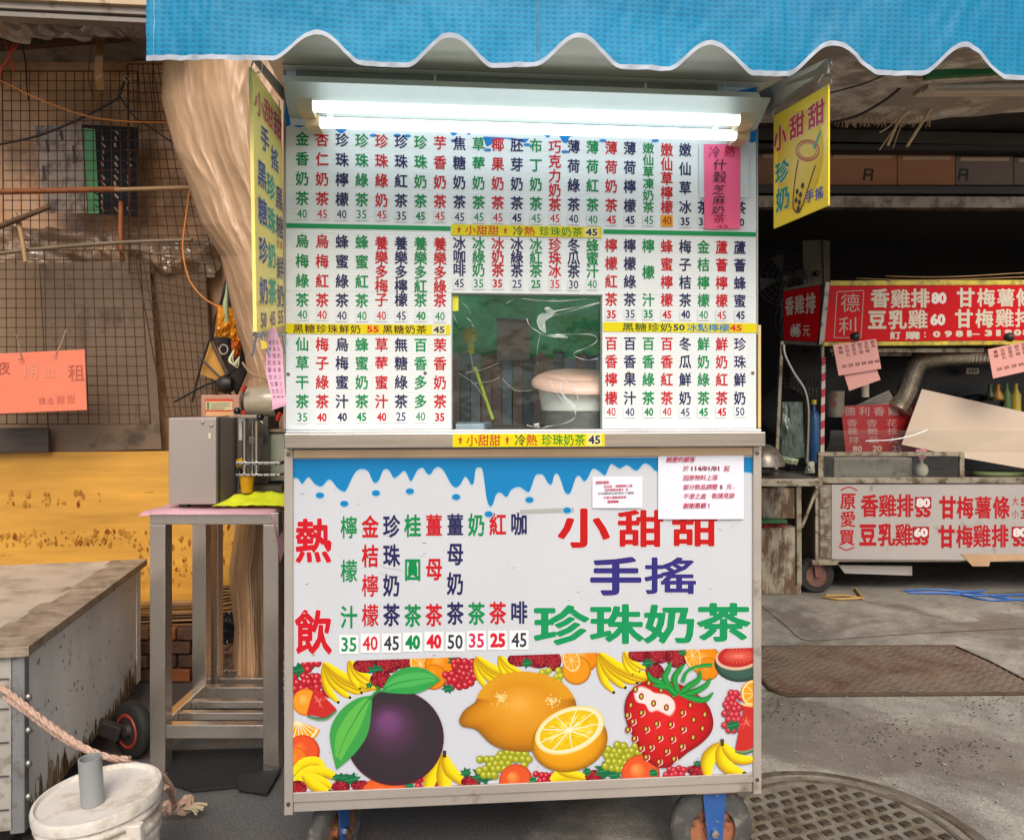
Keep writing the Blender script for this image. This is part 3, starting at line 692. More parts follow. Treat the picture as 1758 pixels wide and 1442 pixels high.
Fz.disc(1268, 1140, 42, 30, [(0, '#41685a'), (.8, '#3b5a50'), (1, '#20382e')], .1); Fz.disc(1268, 1128, 40, 22, [(0, '#e9a79a'), (1, '#d9b79a')], -.1); Fz.disc(1268, 1126, 36, 19, [(0, '#f0907c'), (.2, '#cf3a30'), (1, '#b52626')], -.1)
for k in range(22):
    a = k * 2 * PI / 22; Fz.stroke([(1268, 1126), (1268 + 26 * math.cos(a), 1126 + 13 * math.sin(a))], .9, '#ee7a66'); Fz.layer -= .8
Fz.layer += 1
# left column
orange(525, 1205, 23, '#f7c060', '#f0982a', '#d0700f'); melon(0, 0, [(540, 1178), (578, 1217), (560, 1232), (526, 1226)], [(578, 1219), (562, 1232), (545, 1234), (527, 1229)], (548, 1204))
citrus(512, 1238, 40, 34, .65, half=(-.35, PI * .72)); orange(520, 1290, 29, '#f3823a', '#e4552a', '#b8361c'); orange(505, 1305, 24, '#f7a04a', '#ee7a24', '#c0500f')
for p in ([(503, 1330), (520, 1312), (545, 1308), (556, 1322)], [(505, 1340), (530, 1325), (560, 1326), (580, 1338)], [(510, 1356), (525, 1338), (550, 1340), (572, 1352)], [(520, 1330), (535, 1344), (548, 1352), (566, 1358)]): banana(p, 19)
rasp(512, 1352, 15, 13); leafy(588, 1335, 13); leafy(604, 1338, 18, .5); rasp(585, 1350, 16, 10); rasp(620, 1348, 18, 9); leafy(578, 1334, 10)
orange(660, 1375, 44, '#f08a4a', '#e8632a', '#c0461c'); berries(712, 1338, 5, 3, 6.5, '#f4a0a0', '#d62a38', '#8c1826'); leafy(703, 1348, 10)
# lower middle
banana([(764, 1296), (748, 1320), (736, 1345), (734, 1372)], 22); banana([(764, 1296), (762, 1325), (764, 1348), (770, 1368)], 24); banana([(764, 1296), (770, 1318), (785, 1334), (800, 1346)], 20); Fz.rect(760, 766, 1288, 1300, '#4a3a28')
rasp(808, 1342, 17, 11); leafy(800, 1326, 12); leafy(828, 1332, 22, .3); berries(825, 1302, 5, 4, 7, '#eef09a', '#b9b92c', '#848a1c'); berries(850, 1292, 6, 5, 7, '#eef09a', '#b9b92c', '#848a1c')
orange(886, 1340, 29, '#f5a050', '#e2582c', '#b23a1a'); leafy(915, 1340, 10); berries(922, 1330, 4, 3, 6, '#f4a0a0', '#d62a38', '#8c1826')
banana([(946, 1340), (965, 1332), (985, 1334), (1004, 1342)], 26); banana([(955, 1320), (972, 1325), (990, 1330), (1010, 1336)], 16)
rasp(1020, 1332, 16, 11); leafy(1008, 1324, 10); leafy(1040, 1322, 22); leafy(1055, 1330, 14, .4); berries(1035, 1288, 5, 4, 7, '#eef09a', '#b9b92c', '#848a1c'); berries(1060, 1280, 5, 5, 7, '#eef09a', '#b9b92c', '#848a1c')
orange(1100, 1328, 33, '#f5a050', '#e2582c', '#b23a1a'); leafy(1122, 1326, 11); berries(1140, 1320, 7, 3, 6, '#f49898', '#d83a48', '#982030'); rasp(1200, 1322, 20, 10); leafy(1198, 1310, 8)
banana([(1240, 1276), (1222, 1294), (1214, 1312), (1216, 1336)], 24); banana([(1240, 1276), (1240, 1300), (1252, 1318), (1278, 1328)], 24); banana([(1240, 1276), (1256, 1294), (1275, 1304), (1300, 1302)], 19); Fz.rect(1237, 1243, 1268, 1280, '#4a3c2c')
# right column
berries(1246, 1190, 3, 8, 6.5, '#f49898', '#d83a48', '#982030'); citrus(1296, 1190, 24, 24, 0); leafy(1258, 1245, 15); melon(0, 0, [(1278, 1208), (1298, 1205), (1298, 1290), (1262, 1288)], [(1262, 1289), (1275, 1292), (1290, 1288), (1298, 1280)], (1280, 1240)); citrus(1290, 1207, 18, 6, 0, half=(0, PI))
# plum with two leaves
Fz.layer += 3
Fz.disc(678, 1266, 84, 82, [(0, '#7c4a78'), (.16, '#6f4470'), (.34, '#54384f'), (.6, '#3c3138'), (.92, '#363036'), (1, '#4a2634')], hl=(-14, -34), seg=64)
Fz.layer += 2
def leaf(pts_a, pts_b, c, vein):
    a = [(p.x, p.y) for p in spline([(x, y, 0) for x, y in pts_a], 6)]; b = [(p.x, p.y) for p in spline([(x, y, 0) for x, y in pts_b], 6)]
    Fz.tpoly(a + b[::-1][1:-1], c)
    m = [((p[0] + q[0]) / 2, (p[1] + q[1]) / 2) for p, q in zip(a, b)]
    Fz.tpoly([(p[0] * .55 + q[0] * .45, p[1] * .55 + q[1] * .45) for p, q in zip(a[3:-3], m[3:-3])] + [(p[0] * .45 + q[0] * .55, p[1] * .45 + q[1] * .55) for p, q in list(zip(b[3:-3], m[3:-3]))[::-1]], vein)
    Fz.stroke(m[1::3], [2.2, 1.6, .6], '#2f8a3f', n=3)
leaf([(639, 1193), (610, 1200), (580, 1225), (566, 1262), (577, 1321)], [(639, 1193), (637, 1225), (630, 1262), (608, 1294), (577, 1321)], '#3fa04a', '#62b84e')
leaf([(654, 1187), (672, 1158), (700, 1145), (730, 1148), (757, 1166)], [(654, 1187), (680, 1190), (712, 1190), (738, 1180), (757, 1166)], '#37a04c', '#4fb45a')
Fz.stroke([(636, 1200), (643, 1190), (652, 1184), (645, 1178)], [4, 4, 5, 3], '#2e8a3a', n=4)
# lemon, half lemon
le = [(792, 1226), (800, 1216), (816, 1204), (824, 1186), (850, 1163), (885, 1153), (925, 1155), (960, 1168), (982, 1190), (990, 1215), (985, 1250), (965, 1275), (930, 1287), (880, 1289), (845, 1278), (822, 1256), (812, 1250), (795, 1247), (788, 1238)]
lp = [(p.x, p.y) for p in spline([(x, y, 0) for x, y in le], 4, True)]; lc = (890, 1205)
prev = None
for t, c in ((0, '#eeb04a'), (.25, '#e4a030'), (.6, '#d8901f'), (.85, '#c47c1a'), (1, '#94601c')):
    ring = [(lc[0] + (x - lc[0]) * t, lc[1] + (y - lc[1]) * t, hx(c if not (t > .7 and y < 1200) else '#dc9a22')) for x, y in lp]
    if prev:
        for k in range(len(ring)): j = (k + 1) % len(ring); Fz._emit([prev[k], prev[j], ring[j], ring[k]])
    prev = ring
Fz.layer += 1
for cx_, cy_, r in ((860, 1198, 18), (946, 1202, 15)):
    for k in range(70):
        a, q = random.uniform(0, 2 * PI), abs(random.gauss(0, .45)); s_ = random.uniform(.8, 1.7); Fz.disc(cx_ + r * q * math.cos(a), cy_ + r * .8 * q * math.sin(a), s_, s_, [(0, '#f6e0a0'), (1, '#f0cc78')], seg=6); Fz.layer -= .97
Fz.layer += 3
Fz.disc(978, 1272, 66, 52, [(0, '#f3b41e'), (.5, '#efab1a'), (.85, '#dd9518'), (1, '#9a6414')], -.25, hl=(-10, -15), seg=48)
Fz.layer += 1
Fz.disc(978, 1253, 62, 38, [(0, '#e8d9a0'), (1, '#ead58a')], -.38, seg=48); Fz.disc(978, 1253, 59, 35.5, [(0, '#f4efd0'), (1, '#f0e6b8')], -.38, seg=48)
Fz.disc(977, 1253, 53, 30.5, [(0, '#f6ecb0'), (.1, '#ecc91e'), (1, '#e6bd16')], -.38, seg=48)
for k in range(170):
    a = random.uniform(0, 2 * PI); q0 = random.uniform(.15, .7); q1 = q0 + random.uniform(.1, .27); c_, s_ = math.cos(-.38), math.sin(-.38)
    f = lambda q: (977 + 53 * q * math.cos(a) * c_ - 30.5 * q * math.sin(a) * s_, 1253 + 53 * q * math.cos(a) * s_ + 30.5 * q * math.sin(a) * c_)
    Fz.stroke([f(q0), f(q1)], [.5, 1.3], random.choice(['#f7e568', '#f9ef9c', '#d8a810', '#f4dc30'])); Fz.layer -= .97
Fz.layer += 1
for k in range(9):
    a = k * 2 * PI / 9 + .3; c_, s_ = math.cos(-.38), math.sin(-.38)
    Fz.stroke([(977, 1253), (977 + 53 * math.cos(a) * c_ - 30.5 * math.sin(a) * s_, 1253 + 53 * math.cos(a) * s_ + 30.5 * math.sin(a) * c_)], [2.2, 1.2], '#f6f0d2')
Fz.disc(977, 1253, 6, 4.5, [(0, '#f8f6e8'), (1, '#efe6b0')], seg=12)
# strawberry
Fz.layer += 2
sb = [(1095, 1175), (1115, 1168), (1145, 1168), (1180, 1180), (1212, 1205), (1224, 1232), (1222, 1255), (1205, 1275), (1180, 1292), (1155, 1312), (1138, 1318), (1120, 1312), (1103, 1295), (1088, 1265), (1076, 1240), (1072, 1215), (1078, 1192)]
lp = [(p.x, p.y) for p in spline([(x, y, 0) for x, y in sb], 4, True)]; lc = (1135, 1225); prev = None
for t, c in ((0, '#dd2a28'), (.5, '#d42424'), (.88, '#bd1c20'), (1, '#8c1418')):
    ring = [(lc[0] + (x - lc[0]) * t, lc[1] + (y - lc[1]) * t, hx(c)) for x, y in lp]
    if prev:
        for k in range(len(ring)): j = (k + 1) % len(ring); Fz._emit([prev[k], prev[j], ring[j], ring[k]])
    prev = ring
Fz.layer += 1
for grow, cc_ in ((4, '#dc6a62'), (2, '#e8a8a0'), (0, '#f3dcd8')):
    pp_ = [(1090, 1188), (1100, 1180), (1114, 1184), (1124, 1190), (1140, 1192), (1154, 1200), (1158, 1214), (1150, 1226), (1138, 1222), (1128, 1218), (1116, 1220), (1108, 1208), (1094, 1204)]
    Fz.tpoly([(x + (x - 1124) * grow * .018, y + (y - 1203) * grow * .04) for x, y in [(p.x, p.y) for p in spline([(x, y, 0) for x, y in pp_], 3, True)]], cc_)
for x, y in ((1101, 1195), (1122, 1207), (1144, 1214), (1083, 1210), (1114, 1172), (1091, 1183), (1101, 1223), (1086, 1238), (1109, 1251), (1127, 1242), (1151, 1243), (1171, 1223), (1185, 1210), (1210, 1226), (1191, 1235), (1172, 1251), (1206, 1250), (1190, 1265), (1132, 1266), (1154, 1268), (1117, 1282), (1100, 1284), (1089, 1267), (1170, 1281), (1144, 1289), (1109, 1299), (1131, 1307), (1157, 1302), (1077, 1227), (1078, 1252), (1157, 1194), (1135, 1184)):
    Fz.disc(x, y, 4.6, 6.2, [(0, '#8c1416'), (1, '#a81a1c')], .1, seg=10)
    if x < 1180 and y > 1215: Fz.stroke([(x + 5, y - 4), (x + 6, y + 3), (x - 1, y + 8)], [.6, 1.8, .6], '#ecd8d0', n=3)
    Fz.disc(x, y, 2.3, 3.8, [(0, '#dbe070'), (1, '#8ea032')], .1, seg=8)
for pts in ([(1160, 1195), (1140, 1175), (1118, 1165), (1112, 1152)], [(1162, 1193), (1142, 1165), (1148, 1148), (1152, 1136)], [(1165, 1190), (1158, 1165), (1166, 1150), (1176, 1140)], [(1165, 1192), (1182, 1178), (1200, 1165), (1202, 1150)], [(1168, 1193), (1192, 1187), (1212, 1176), (1221, 1163)], [(1170, 1192), (1195, 1200), (1212, 1200), (1225, 1188)], [(1160, 1192), (1148, 1180), (1135, 1178), (1120, 1176)]): Fz.stroke(pts, [6, 11, 9, 2], '#1d8a3c', '#0f6a34', n=5, mid='#2fa544')
Fz.stroke([(1172, 1170), (1180, 1152), (1200, 1143), (1223, 1141)], [8, 5, 5, 6], '#2fae4a', '#158040', n=5)
Fz.build('fruit_picture', body, local=True)

# ---- casters (two steer wheels in view at the front, two behind)
def caster(x, y, an=0.):
    t = Geo().box(x - .055, x + .055, y - .045, y + .045, zb0 - .008, zb0 - .001).build('caster_wheel', M('caster_plate', '#c0a58c', .4, .8), cart, local=True, bevel=.001)
    r = .112; g = Geo()
    prof = [(r * .55, -.02), (r * .86, -.021), (r * .97, -.014), (r, 0), (r * .97, .014), (r * .86, .021), (r * .55, .02)]
    g.lathe([(a, b) for a, b in prof], (x, y, r), 40, 'Y', cap=False).turn(x, y, an).build('tyre', M('grey_rubber', '#4a4845', .8, var=.25, vs=20, dirt='#7a746a', da=.35, ds=20), t, local=True, smooth=True)
    g = Geo(); g.lathe([(r * .66, -.018), (r * .72, -.018), (r * .72, .018), (r * .66, .018), (r * .66, -.018)], (x, y, r), 32, 'Y', cap=False); g.lathe([(0, -.006), (r * .67, -.006), (r * .67, .006), (0, .006)], (x, y, r), 32, 'Y', cap=False); g.lathe([(0, -.02), (r * .2, -.02), (r * .2, .02), (0, .02)], (x, y, r), 16, 'Y', cap=False)
    for k in range(6):
        a = k * PI / 3 + .3; g.bar((x + r * .2 * math.cos(a), y, r + r * .2 * math.sin(a)), (x + r * .68 * math.cos(a), y, r + r * .68 * math.sin(a)), .03, .008, (0, 1, 0))
    g.turn(x, y, an).build('wheel_rim', M('orange_rim', '#a8694a', .6, var=.2, vs=20, dirt='#4a3226', da=.4, ds=20), t, local=True, smooth=True)
    g = Geo()
    for s in (-1, 1):
        yy = y + s * .028; g.slab([(x - .032, yy - .002, zb0 - .009), (x + .034, yy - .002, zb0 - .009), (x + .024, yy - .002, r - .02), (x + .0, yy - .002, r - .03), (x - .018, yy - .002, r - .02)], (0, .004, 0))
    g.box(x - .036, x + .036, y - .03, y + .03, zb0 - .013, zb0 - .0085)
    g.turn(x, y, an).build('fork', M('blue_paint', '#2f5c9e', .4, .2, var=.12, vs=12, dirt='#8d97a8', da=.3, ds=30), t, local=True, bevel=.002)
    Geo().lathe([(0, -.042), (.011, -.04), (.012, -.031)], (x, y, r), 6, 'Y').turn(x, y, an).build('axle_nut', M('bright_nut', '#c9c9c4', .25, 1.), t, local=True)
cx1 = C(1223, 1432, .045).x; caster(cx1, .06); caster(C(572, 1432, .1).x, .13, 1.15); caster(.08, DEP - .12); caster(WID - .08, DEP - .12)
Geo().lathe([(.0, 0), (.03, 0), (.034, -.012), (.02, -.02), (0, -.02)], (C(572, 1432, .08).x, .1, zb0 - .009), 20).build('swivel_ring', M('red_ring', '#c2503c', .5), cart, local=True, smooth=True)

# ---- notices taped on the cart
def paper(name, label, cat, u0, u1, v0, v1, off, texts, col='#dfe0ea', rot=0., group=None):
    p = C((u0 + u1) / 2, v1, off); t = thing(name, label, cat, CM @ p, TH, group)
    g = Geo()
    def fn(a, b):
        q = C(u0 + (u1 - u0) * a, v0 + (v1 - v0) * b, off); return CM @ (q + Vector((0, -.0015 * math.sin(a * PI) * b - .001 * nz(a * 3, b * 4, u0), 0)))
    g.grid(fn, 10, 10); g.build('sheet', M('paper_' + col[1:], col, .6, var=.03, bump=.05, bs=20), t, smooth=True)
    A_ = Art(lambda a, b, l: CM @ C(a, b, off - .0032 - l * .00003))
    for s, x, y, wd, ht, c, o, sk in texts:
        n = len(s)
        if ord(s[0]) < 128: A_.text(s, x + wd * n * .3, y, wd * n * .6, ht * .85, c, off=o, sk=0)
        else:
            for k, ch in enumerate(s):
                if ch != ' ': A_.text(ch, x + wd * (k + .5), y - k * .12, wd * .96, ht, c, off=o, sk=sk)
    if texts: A_.build('writing', t)
    return t
pr = '#c62a56'
paper('price_notice', 'large white price increase notice taped on the upper corner of the cart front', 'notice', 1130, 1277, 768, 891, .001,
      [('親愛的顧客', 1144, 789, 10, 9.5, pr, .012, .2), ('於', 1173, 804, 10, 9.5, pr, .005, .2), ('114/01/01', 1187, 804, 8.9, 9, '#8c2248', .03, 0), ('起', 1243, 804, 10, 9.5, pr, .01, .2), ('因原物料上漲', 1173, 820, 9.9, 9.5, pr, .01, .2), ('部分飲品調整', 1173, 836, 9.9, 9.5, pr, .01, .2), ('5', 1236, 836, 8, 8, '#8c2248', .04, 0), ('元', 1247, 835, 10, 9.5, pr, .01, .2), ('。', 1259, 835, 9, 9, pr, .0, 0), ('不便之處', 1173, 852, 9.9, 9.5, pr, .006, .2), ('敬請見諒', 1222, 851, 9.9, 9.5, pr, .01, .2), ('謝謝惠顧', 1173, 868, 9.9, 9.5, pr, .012, .2), ('!', 1216, 868, 4, 9, pr, .02, 0)])
paper('small_notice', 'small white notice with red print taped left of the large price notice', 'notice', 1017, 1103, 818, 872, .002,
      [('親愛的顧客', 1023, 828, 4.6, 4, pr, .03, 0), ('即日起', 1037, 835, 4.6, 4, pr, .02, 0), ('因原物料上漲', 1057, 834, 4.8, 4, pr, .03, 0), ('加料需要加價', 1038, 841, 4.8, 4, pr, .02, 0), ('5', 1068, 840, 4, 4, pr, .04, 0), ('元', 1074, 840, 4.6, 4, pr, .03, 0), ('珍珠椰果仙草凍布丁優酪', 1027, 847, 5.6, 3.6, '#5a4a6a', .01, 0), ('不便之處敬請見諒', 1036, 854, 4.9, 4, pr, .02, 0), ('謝謝惠顧', 1043, 861, 4.8, 4, pr, .03, 0)])
pk = '#3a2a3a'
paper('plastic_sleeve', 'clear crinkled plastic sleeve behind the bright pink handwritten drink note', 'plastic sleeve', 1200, 1286, 248, 340, -.0035, [], '#cfd6d8')
paper('pink_note', 'bright pink handwritten drink note covering the end of the top menu row', 'note', 1209, 1271, 248, 393, -.006,
      [('冷', 1217, 261, 20, 20, '#8a2a6a', .0, .1), ('熱', 1243, 260, 19, 20, '#b01c3c', .0, .1), ('什', 1224, 283, 24, 20, pk, 0, .1), ('穀', 1224, 304, 24, 20, pk, 0, .12), ('芝', 1223, 326, 22, 17, pk, 0, .2), ('麻', 1224, 344, 21, 17, pk, 0, .1), ('奶', 1222, 361, 23, 15, pk, 0, .2), ('茶', 1224, 376, 22, 15, '#a8203c', 0, .1), ('45', 1230, 389, 17, 6, '#c8202c', .0, 0)], '#f4618f')

# ---- the serving opening: clear sheet with modelled crease highlights, and what stands behind it
film_m = bpy.data.materials.new('clear_film'); film_m.use_nodes = True; nt = film_m.node_tree; N = nt.nodes; N.remove(N['Principled BSDF'])
tr_ = N.new('ShaderNodeBsdfTransparent'); tr_.inputs[0].default_value = (.92, .95, .93, 1); gl_ = N.new('ShaderNodeBsdfGlossy'); gl_.inputs['Roughness'].default_value = .06; mx = N.new('ShaderNodeMixShader'); mx.inputs[0].default_value = .035
nn = N.new('ShaderNodeTexNoise'); nn.inputs['Scale'].default_value = 9; nn.inputs['Detail'].default_value = 3; bb = N.new('ShaderNodeBump'); bb.inputs['Strength'].default_value = .5; bb.inputs['Distance'].default_value = .02
tcc = N.new('ShaderNodeTexCoord'); nt.links.new(tcc.outputs['Object'], nn.inputs[0]); nt.links.new(nn.outputs['Fac'], bb.inputs['Height']); nt.links.new(bb.outputs[0], gl_.inputs['Normal'])
nt.links.new(tr_.outputs[0], mx.inputs[1]); nt.links.new(gl_.outputs[0], mx.inputs[2]); nt.links.new(mx.outputs[0], N['Material Output'].inputs[0])
film = thing('clear_plastic_sheet', 'clear creased plastic sheet hung across the serving opening of the menu board', 'plastic sheet', CM @ C(905, 735, .012), TH)
Geo().grid(lambda a, b: CM @ (C(776 + 257 * a, 506 + 230 * b, .0185) + Vector((0, .002 * nz(a * 4, b * 4), 0))), 24, 24).build('film', film_m, film, smooth=True)
glint_m = M('crease_shine', '#f2f6f6', .1, var=0, coat=.5, alpha=.75)  # white strips stand in for highlights on the film
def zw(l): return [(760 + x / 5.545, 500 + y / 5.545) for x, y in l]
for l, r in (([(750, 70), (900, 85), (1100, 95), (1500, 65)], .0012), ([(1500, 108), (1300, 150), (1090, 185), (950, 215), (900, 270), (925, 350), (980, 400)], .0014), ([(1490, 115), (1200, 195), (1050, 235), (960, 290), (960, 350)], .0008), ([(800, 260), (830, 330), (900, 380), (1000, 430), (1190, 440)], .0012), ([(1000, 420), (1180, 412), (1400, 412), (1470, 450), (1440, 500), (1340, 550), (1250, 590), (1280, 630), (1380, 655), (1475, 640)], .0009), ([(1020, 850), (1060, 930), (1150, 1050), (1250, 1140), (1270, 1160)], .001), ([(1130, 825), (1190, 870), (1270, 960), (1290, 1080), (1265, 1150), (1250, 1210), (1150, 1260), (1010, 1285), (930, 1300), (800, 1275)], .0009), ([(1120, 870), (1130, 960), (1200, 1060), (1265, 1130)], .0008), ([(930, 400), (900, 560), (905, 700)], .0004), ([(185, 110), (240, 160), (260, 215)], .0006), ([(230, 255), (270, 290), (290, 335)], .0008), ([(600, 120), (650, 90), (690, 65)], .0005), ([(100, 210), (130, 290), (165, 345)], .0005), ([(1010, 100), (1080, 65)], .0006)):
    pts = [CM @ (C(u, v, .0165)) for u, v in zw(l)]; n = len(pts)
    sp_ = spline(pts, 5); g = Geo().tube(sp_, [r * .8 * (.15 + abs(math.sin(i * .37 + r * 900)) ** 1.5) for i in range(len(sp_))], 5); g.build('crease', glint_m, film, smooth=True)
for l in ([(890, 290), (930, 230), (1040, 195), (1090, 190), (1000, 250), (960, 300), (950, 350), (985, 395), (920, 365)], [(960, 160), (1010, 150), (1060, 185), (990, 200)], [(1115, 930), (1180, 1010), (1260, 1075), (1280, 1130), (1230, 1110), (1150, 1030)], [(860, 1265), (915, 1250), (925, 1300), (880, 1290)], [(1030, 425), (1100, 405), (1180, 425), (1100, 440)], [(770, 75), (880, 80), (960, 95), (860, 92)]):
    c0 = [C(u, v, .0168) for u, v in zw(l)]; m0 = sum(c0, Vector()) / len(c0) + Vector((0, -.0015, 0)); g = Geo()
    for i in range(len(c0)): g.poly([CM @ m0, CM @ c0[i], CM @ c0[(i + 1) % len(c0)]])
    g.build('film_fold', M('fold_shine', '#e4ecec', .08, var=.1, alpha=.42, coat=.8), film, smooth=True)  # pale see-through patches stand in for glare on the film
cl_, cr_ = C(776, 506, .0145), C(788, 533, .0145)
Geo().box(cl_.x, cr_.x, .013, .0145, cr_.z, cl_.z).v
g = Geo(); g.poly([CM @ C(774, 505, .014), CM @ C(787, 505, .014), CM @ C(787, 534, .014), CM @ C(774, 534, .014)]).build('tape', M('yellow_tape', '#e8df2c', .4), film)
def inner(pts, off): return [CM @ C(u, v, off) for u, v in pts]
# green cloth behind, dark curtain, grey board, tub, tied wand
gcl = thing('green_tarpaulin', 'crumpled green tarpaulin hung at the back behind the serving opening', 'tarpaulin', CM @ C(900, 640, .66), TH)
def fg(a, b):
    q = C(690 + 420 * a, 470 + 200 * b, .66); return CM @ (q + Vector((0, .05 * nz(a * 6, b * 3) + .02 * nz(a * 15 + b * 8, b * 9), 0)))
Geo().grid(fg, 50, 30).build('cloth', M('green_sheet', '#3fe08c', .42, var=.45, vs=5), gcl, smooth=True)
dcl = thing('strip_curtain', 'dark blue and brown strip curtain under the green tarpaulin inside the stall', 'curtain', CM @ C(900, 760, .62), TH)
g = Geo(); k = 0
for i in range(22):
    u = 700 + i * 18; q = [C(u, 606 + random.uniform(-4, 10), .60 + .006 * (i % 3)), C(u + 17, 606 + random.uniform(-4, 10), .60 + .006 * (i % 3)), C(u + 17 + random.uniform(-3, 3), 790, .60 + .006 * (i % 3)), C(u + random.uniform(-3, 3), 790, .60 + .006 * (i % 3))]
    Geo().slab([CM @ p for p in q][::-1], (0, .003, 0)).build('curtain_strip', [M('strip_a', '#7d8f9c', .45, var=.3, vs=8), M('strip_b', '#8c7a72', .5, var=.3, vs=8), M('strip_c', '#55707f', .4, var=.3, vs=8)][i % 3 if i % 4 else 1], dcl)
gb = thing('grey_board', 'blank grey brown board leaning in front of the green tarpaulin inside the stall', 'board', CM @ C(880, 620, .5), TH)
Geo().slab(inner([(853, 547), (911, 552), (909, 616), (853, 621)], .5)[::-1], (0, .008, 0)).build('panel', M('grey_brown_panel', '#97908a', .6, var=.08), gb, bevel=.001)
Geo().slab(inner([(852, 545), (911, 550), (911, 555), (852, 551)], .495)[::-1], (0, .004, 0)).build('edge_strip', M('edge_brown', '#5c4842', .6), gb)
tb = C(980, 731, .12); rad = .112
tub = thing('food_tub', 'round white tub of tapioca pearls with a pink lid inside the serving opening', 'tub', CM @ Vector((tb.x + .025, .15, zs1 + .001)), TH)
TL = lambda prof, c=(0, 0, 0), seg=40: Geo().lathe(prof, c, seg)
th_ = C(980, 668, .15).z - zs1
Geo().lathe([(rad * .905, .052), (rad * .98, th_), (rad * 1.0, th_)], (0, 0, 0), 40, cap=False).build('tub_wall', M('milky_plastic', '#f2f5ee', .3, var=.05, alpha=.85), tub, local=True, smooth=True)
Geo().lathe([(rad * .86, 0), (rad * .88, .02), (rad * .905, .052)], (0, 0, 0), 40, cap=False).build('clear_base', M('clear_base', '#c8d0cc', .2, var=.05, alpha=.22), tub, local=True, smooth=True)
TL([(0, .002), (rad * .84, .002), (rad * .88, .046), (0, .048)]).build('tapioca_bed', M('tapioca', '#2b2a30', .4, var=.3, vs=60, bump=.5, bs=150), tub, local=True, smooth=True)
for k in range(40):
    a, q = random.uniform(0, 2 * PI), math.sqrt(random.random()) * .8 * rad; TL([(0, -.005), (.004, -.003), (.005, 0), (.004, .003), (0, .005)], (q * math.cos(a), q * math.sin(a), .05), 6).build('tapioca_pearl', M('tapioca', '#2b2a30', .4), tub, local=True, smooth=True)
lidg = Geo().lathe([(0, th_ + .03), (rad * .78, th_ + .03), (rad * .82, th_ + .025), (rad * .86, th_ + .027), (rad * 1.08, th_ + .016), (rad * 1.16, th_ + .006), (rad * 1.15, th_ - .004), (rad * 1.04, th_ - .006)], (0, 0, 0), 40)
lidg.v = [(x, y, z + .012 + .2 * y) for x, y, z in lidg.v]
lidg.build('lid', M('pink_lid', '#f0c8b8', .35, var=.04), tub, local=True, smooth=True)
wd_ = thing('tied_wand', 'green padded wand tied with string leaning behind the clear sheet', 'wand', CM @ C(842, 722, .2), TH)
a, b, c_ = CM @ C(805, 590, .2), CM @ C(818, 640, .2), CM @ C(846, 720, .2)
Geo().tube([CM @ C(805, 562, .2), CM @ C(807, 568, .2), CM @ C(807, 580, .2), CM @ C(807, 588, .2), CM @ C(808, 592, .2), CM @ C(808, 602, .2), CM @ C(810, 608, .2)], [.006, .018, .02, .014, .009, .012, .006], 14).build('padded_head', M('olive_foam', '#8f9a34', .8, var=.2, vs=20), wd_, smooth=True)
Geo().tube([CM @ C(815, 630, .2), c_], .005, 10).build('handle', M('lime_handle', '#9fb53a', .5), wd_, smooth=True)
Geo().tube([CM @ C(801, 586, .195), CM @ C(807, 590, .192), CM @ C(815, 586, .195)], .0015, 6).build('string', M('orange_string', '#c8643a', .7), wd_)
for l in ([(800, 640), (830, 634), (856, 623)], [(810, 659), (840, 655), (858, 648)], [(807, 600), (812, 630), (815, 636)], [(787, 640), (815, 660), (835, 690)], [(862, 650), (885, 670), (915, 670)]):
    Geo().tube(spline([CM @ C(u, v, .19) for u, v in l], 4), .0009, 5).build('loose_string', M('pale_string', '#b9ada0', .7), wd_)
tr = thing('counter_tray', 'pale blue grey tray lying on the counter inside the serving opening', 'tray', CM @ C(810, 730, .1), TH)
Geo().slab([CM @ Vector((C(782, 730, .03).x, .03, zs1 + .002)), CM @ Vector((C(832, 730, .03).x, .05, zs1 + .002)), CM @ Vector((C(845, 725, .2).x, .22, zs1 + .002)), CM @ Vector((C(785, 725, .2).x, .25, zs1 + .002))], (0, 0, .018)).build('tray_base', M('pale_blue_tray', '#8fa3b3', .35), tr, bevel=.004)

# ---- hanging signs
def bil(c, a, b): return c[0].lerp(c[1], a).lerp(c[3].lerp(c[2], a), b)
c = [P(1328, 200, 1.85), P(1422, 145, 1.59), P(1422, 353, 1.59), P(1328, 393, 1.85)]
nrm = (c[1] - c[0]).cross(c[3] - c[0]).normalized(); nrm = nrm if nrm.x < 0 else -nrm
s = thing('hanging_sign', 'square yellow sign with a drawn cup hanging off the outer end of the canopy', 'sign', (c[2] + c[3]) / 2, 0, 'yellow signs hung from the canopy')
Geo().slab(c, -nrm * .004).build('sign_board', M('sign_yellow', '#f4d428', .4, var=.08, vs=5), s, bevel=.001)
A = Art(lambda a, b, l: bil(c, a, b) + nrm * (.0006 + l * .0001))
E_ = dict(edge='#f4efd8', eo=.02)
A.disc(.5, .5, .42, .42, [(0, '#f3dc80'), (1, '#e8c41e')]); A.layer = 4
for ch, a, b, w_, h_, col, o in (('小', .14, .225, .25, .21, RED, .035), ('甜', .47, .20, .27, .2, '#c22438', .03), ('甜', .81, .195, .27, .2, '#c22438', .03), ('珍', .18, .53, .26, .19, '#15936c', .035), ('奶', .2, .77, .27, .2, '#15936c', .035), ('手', .7, .855, .13, .1, '#3f4a94', .03), ('搖', .86, .865, .13, .1, '#3f4a94', .02)): A.layer = 6; A.text(ch, a, b, w_, h_, col, off=o, **E_)
A.layer = 6; out = [(.66 + .2 * math.cos(t * PI / 12), .46 + .085 * math.sin(t * PI / 12) + .05 * math.cos(t * PI / 12)) for t in range(25)]
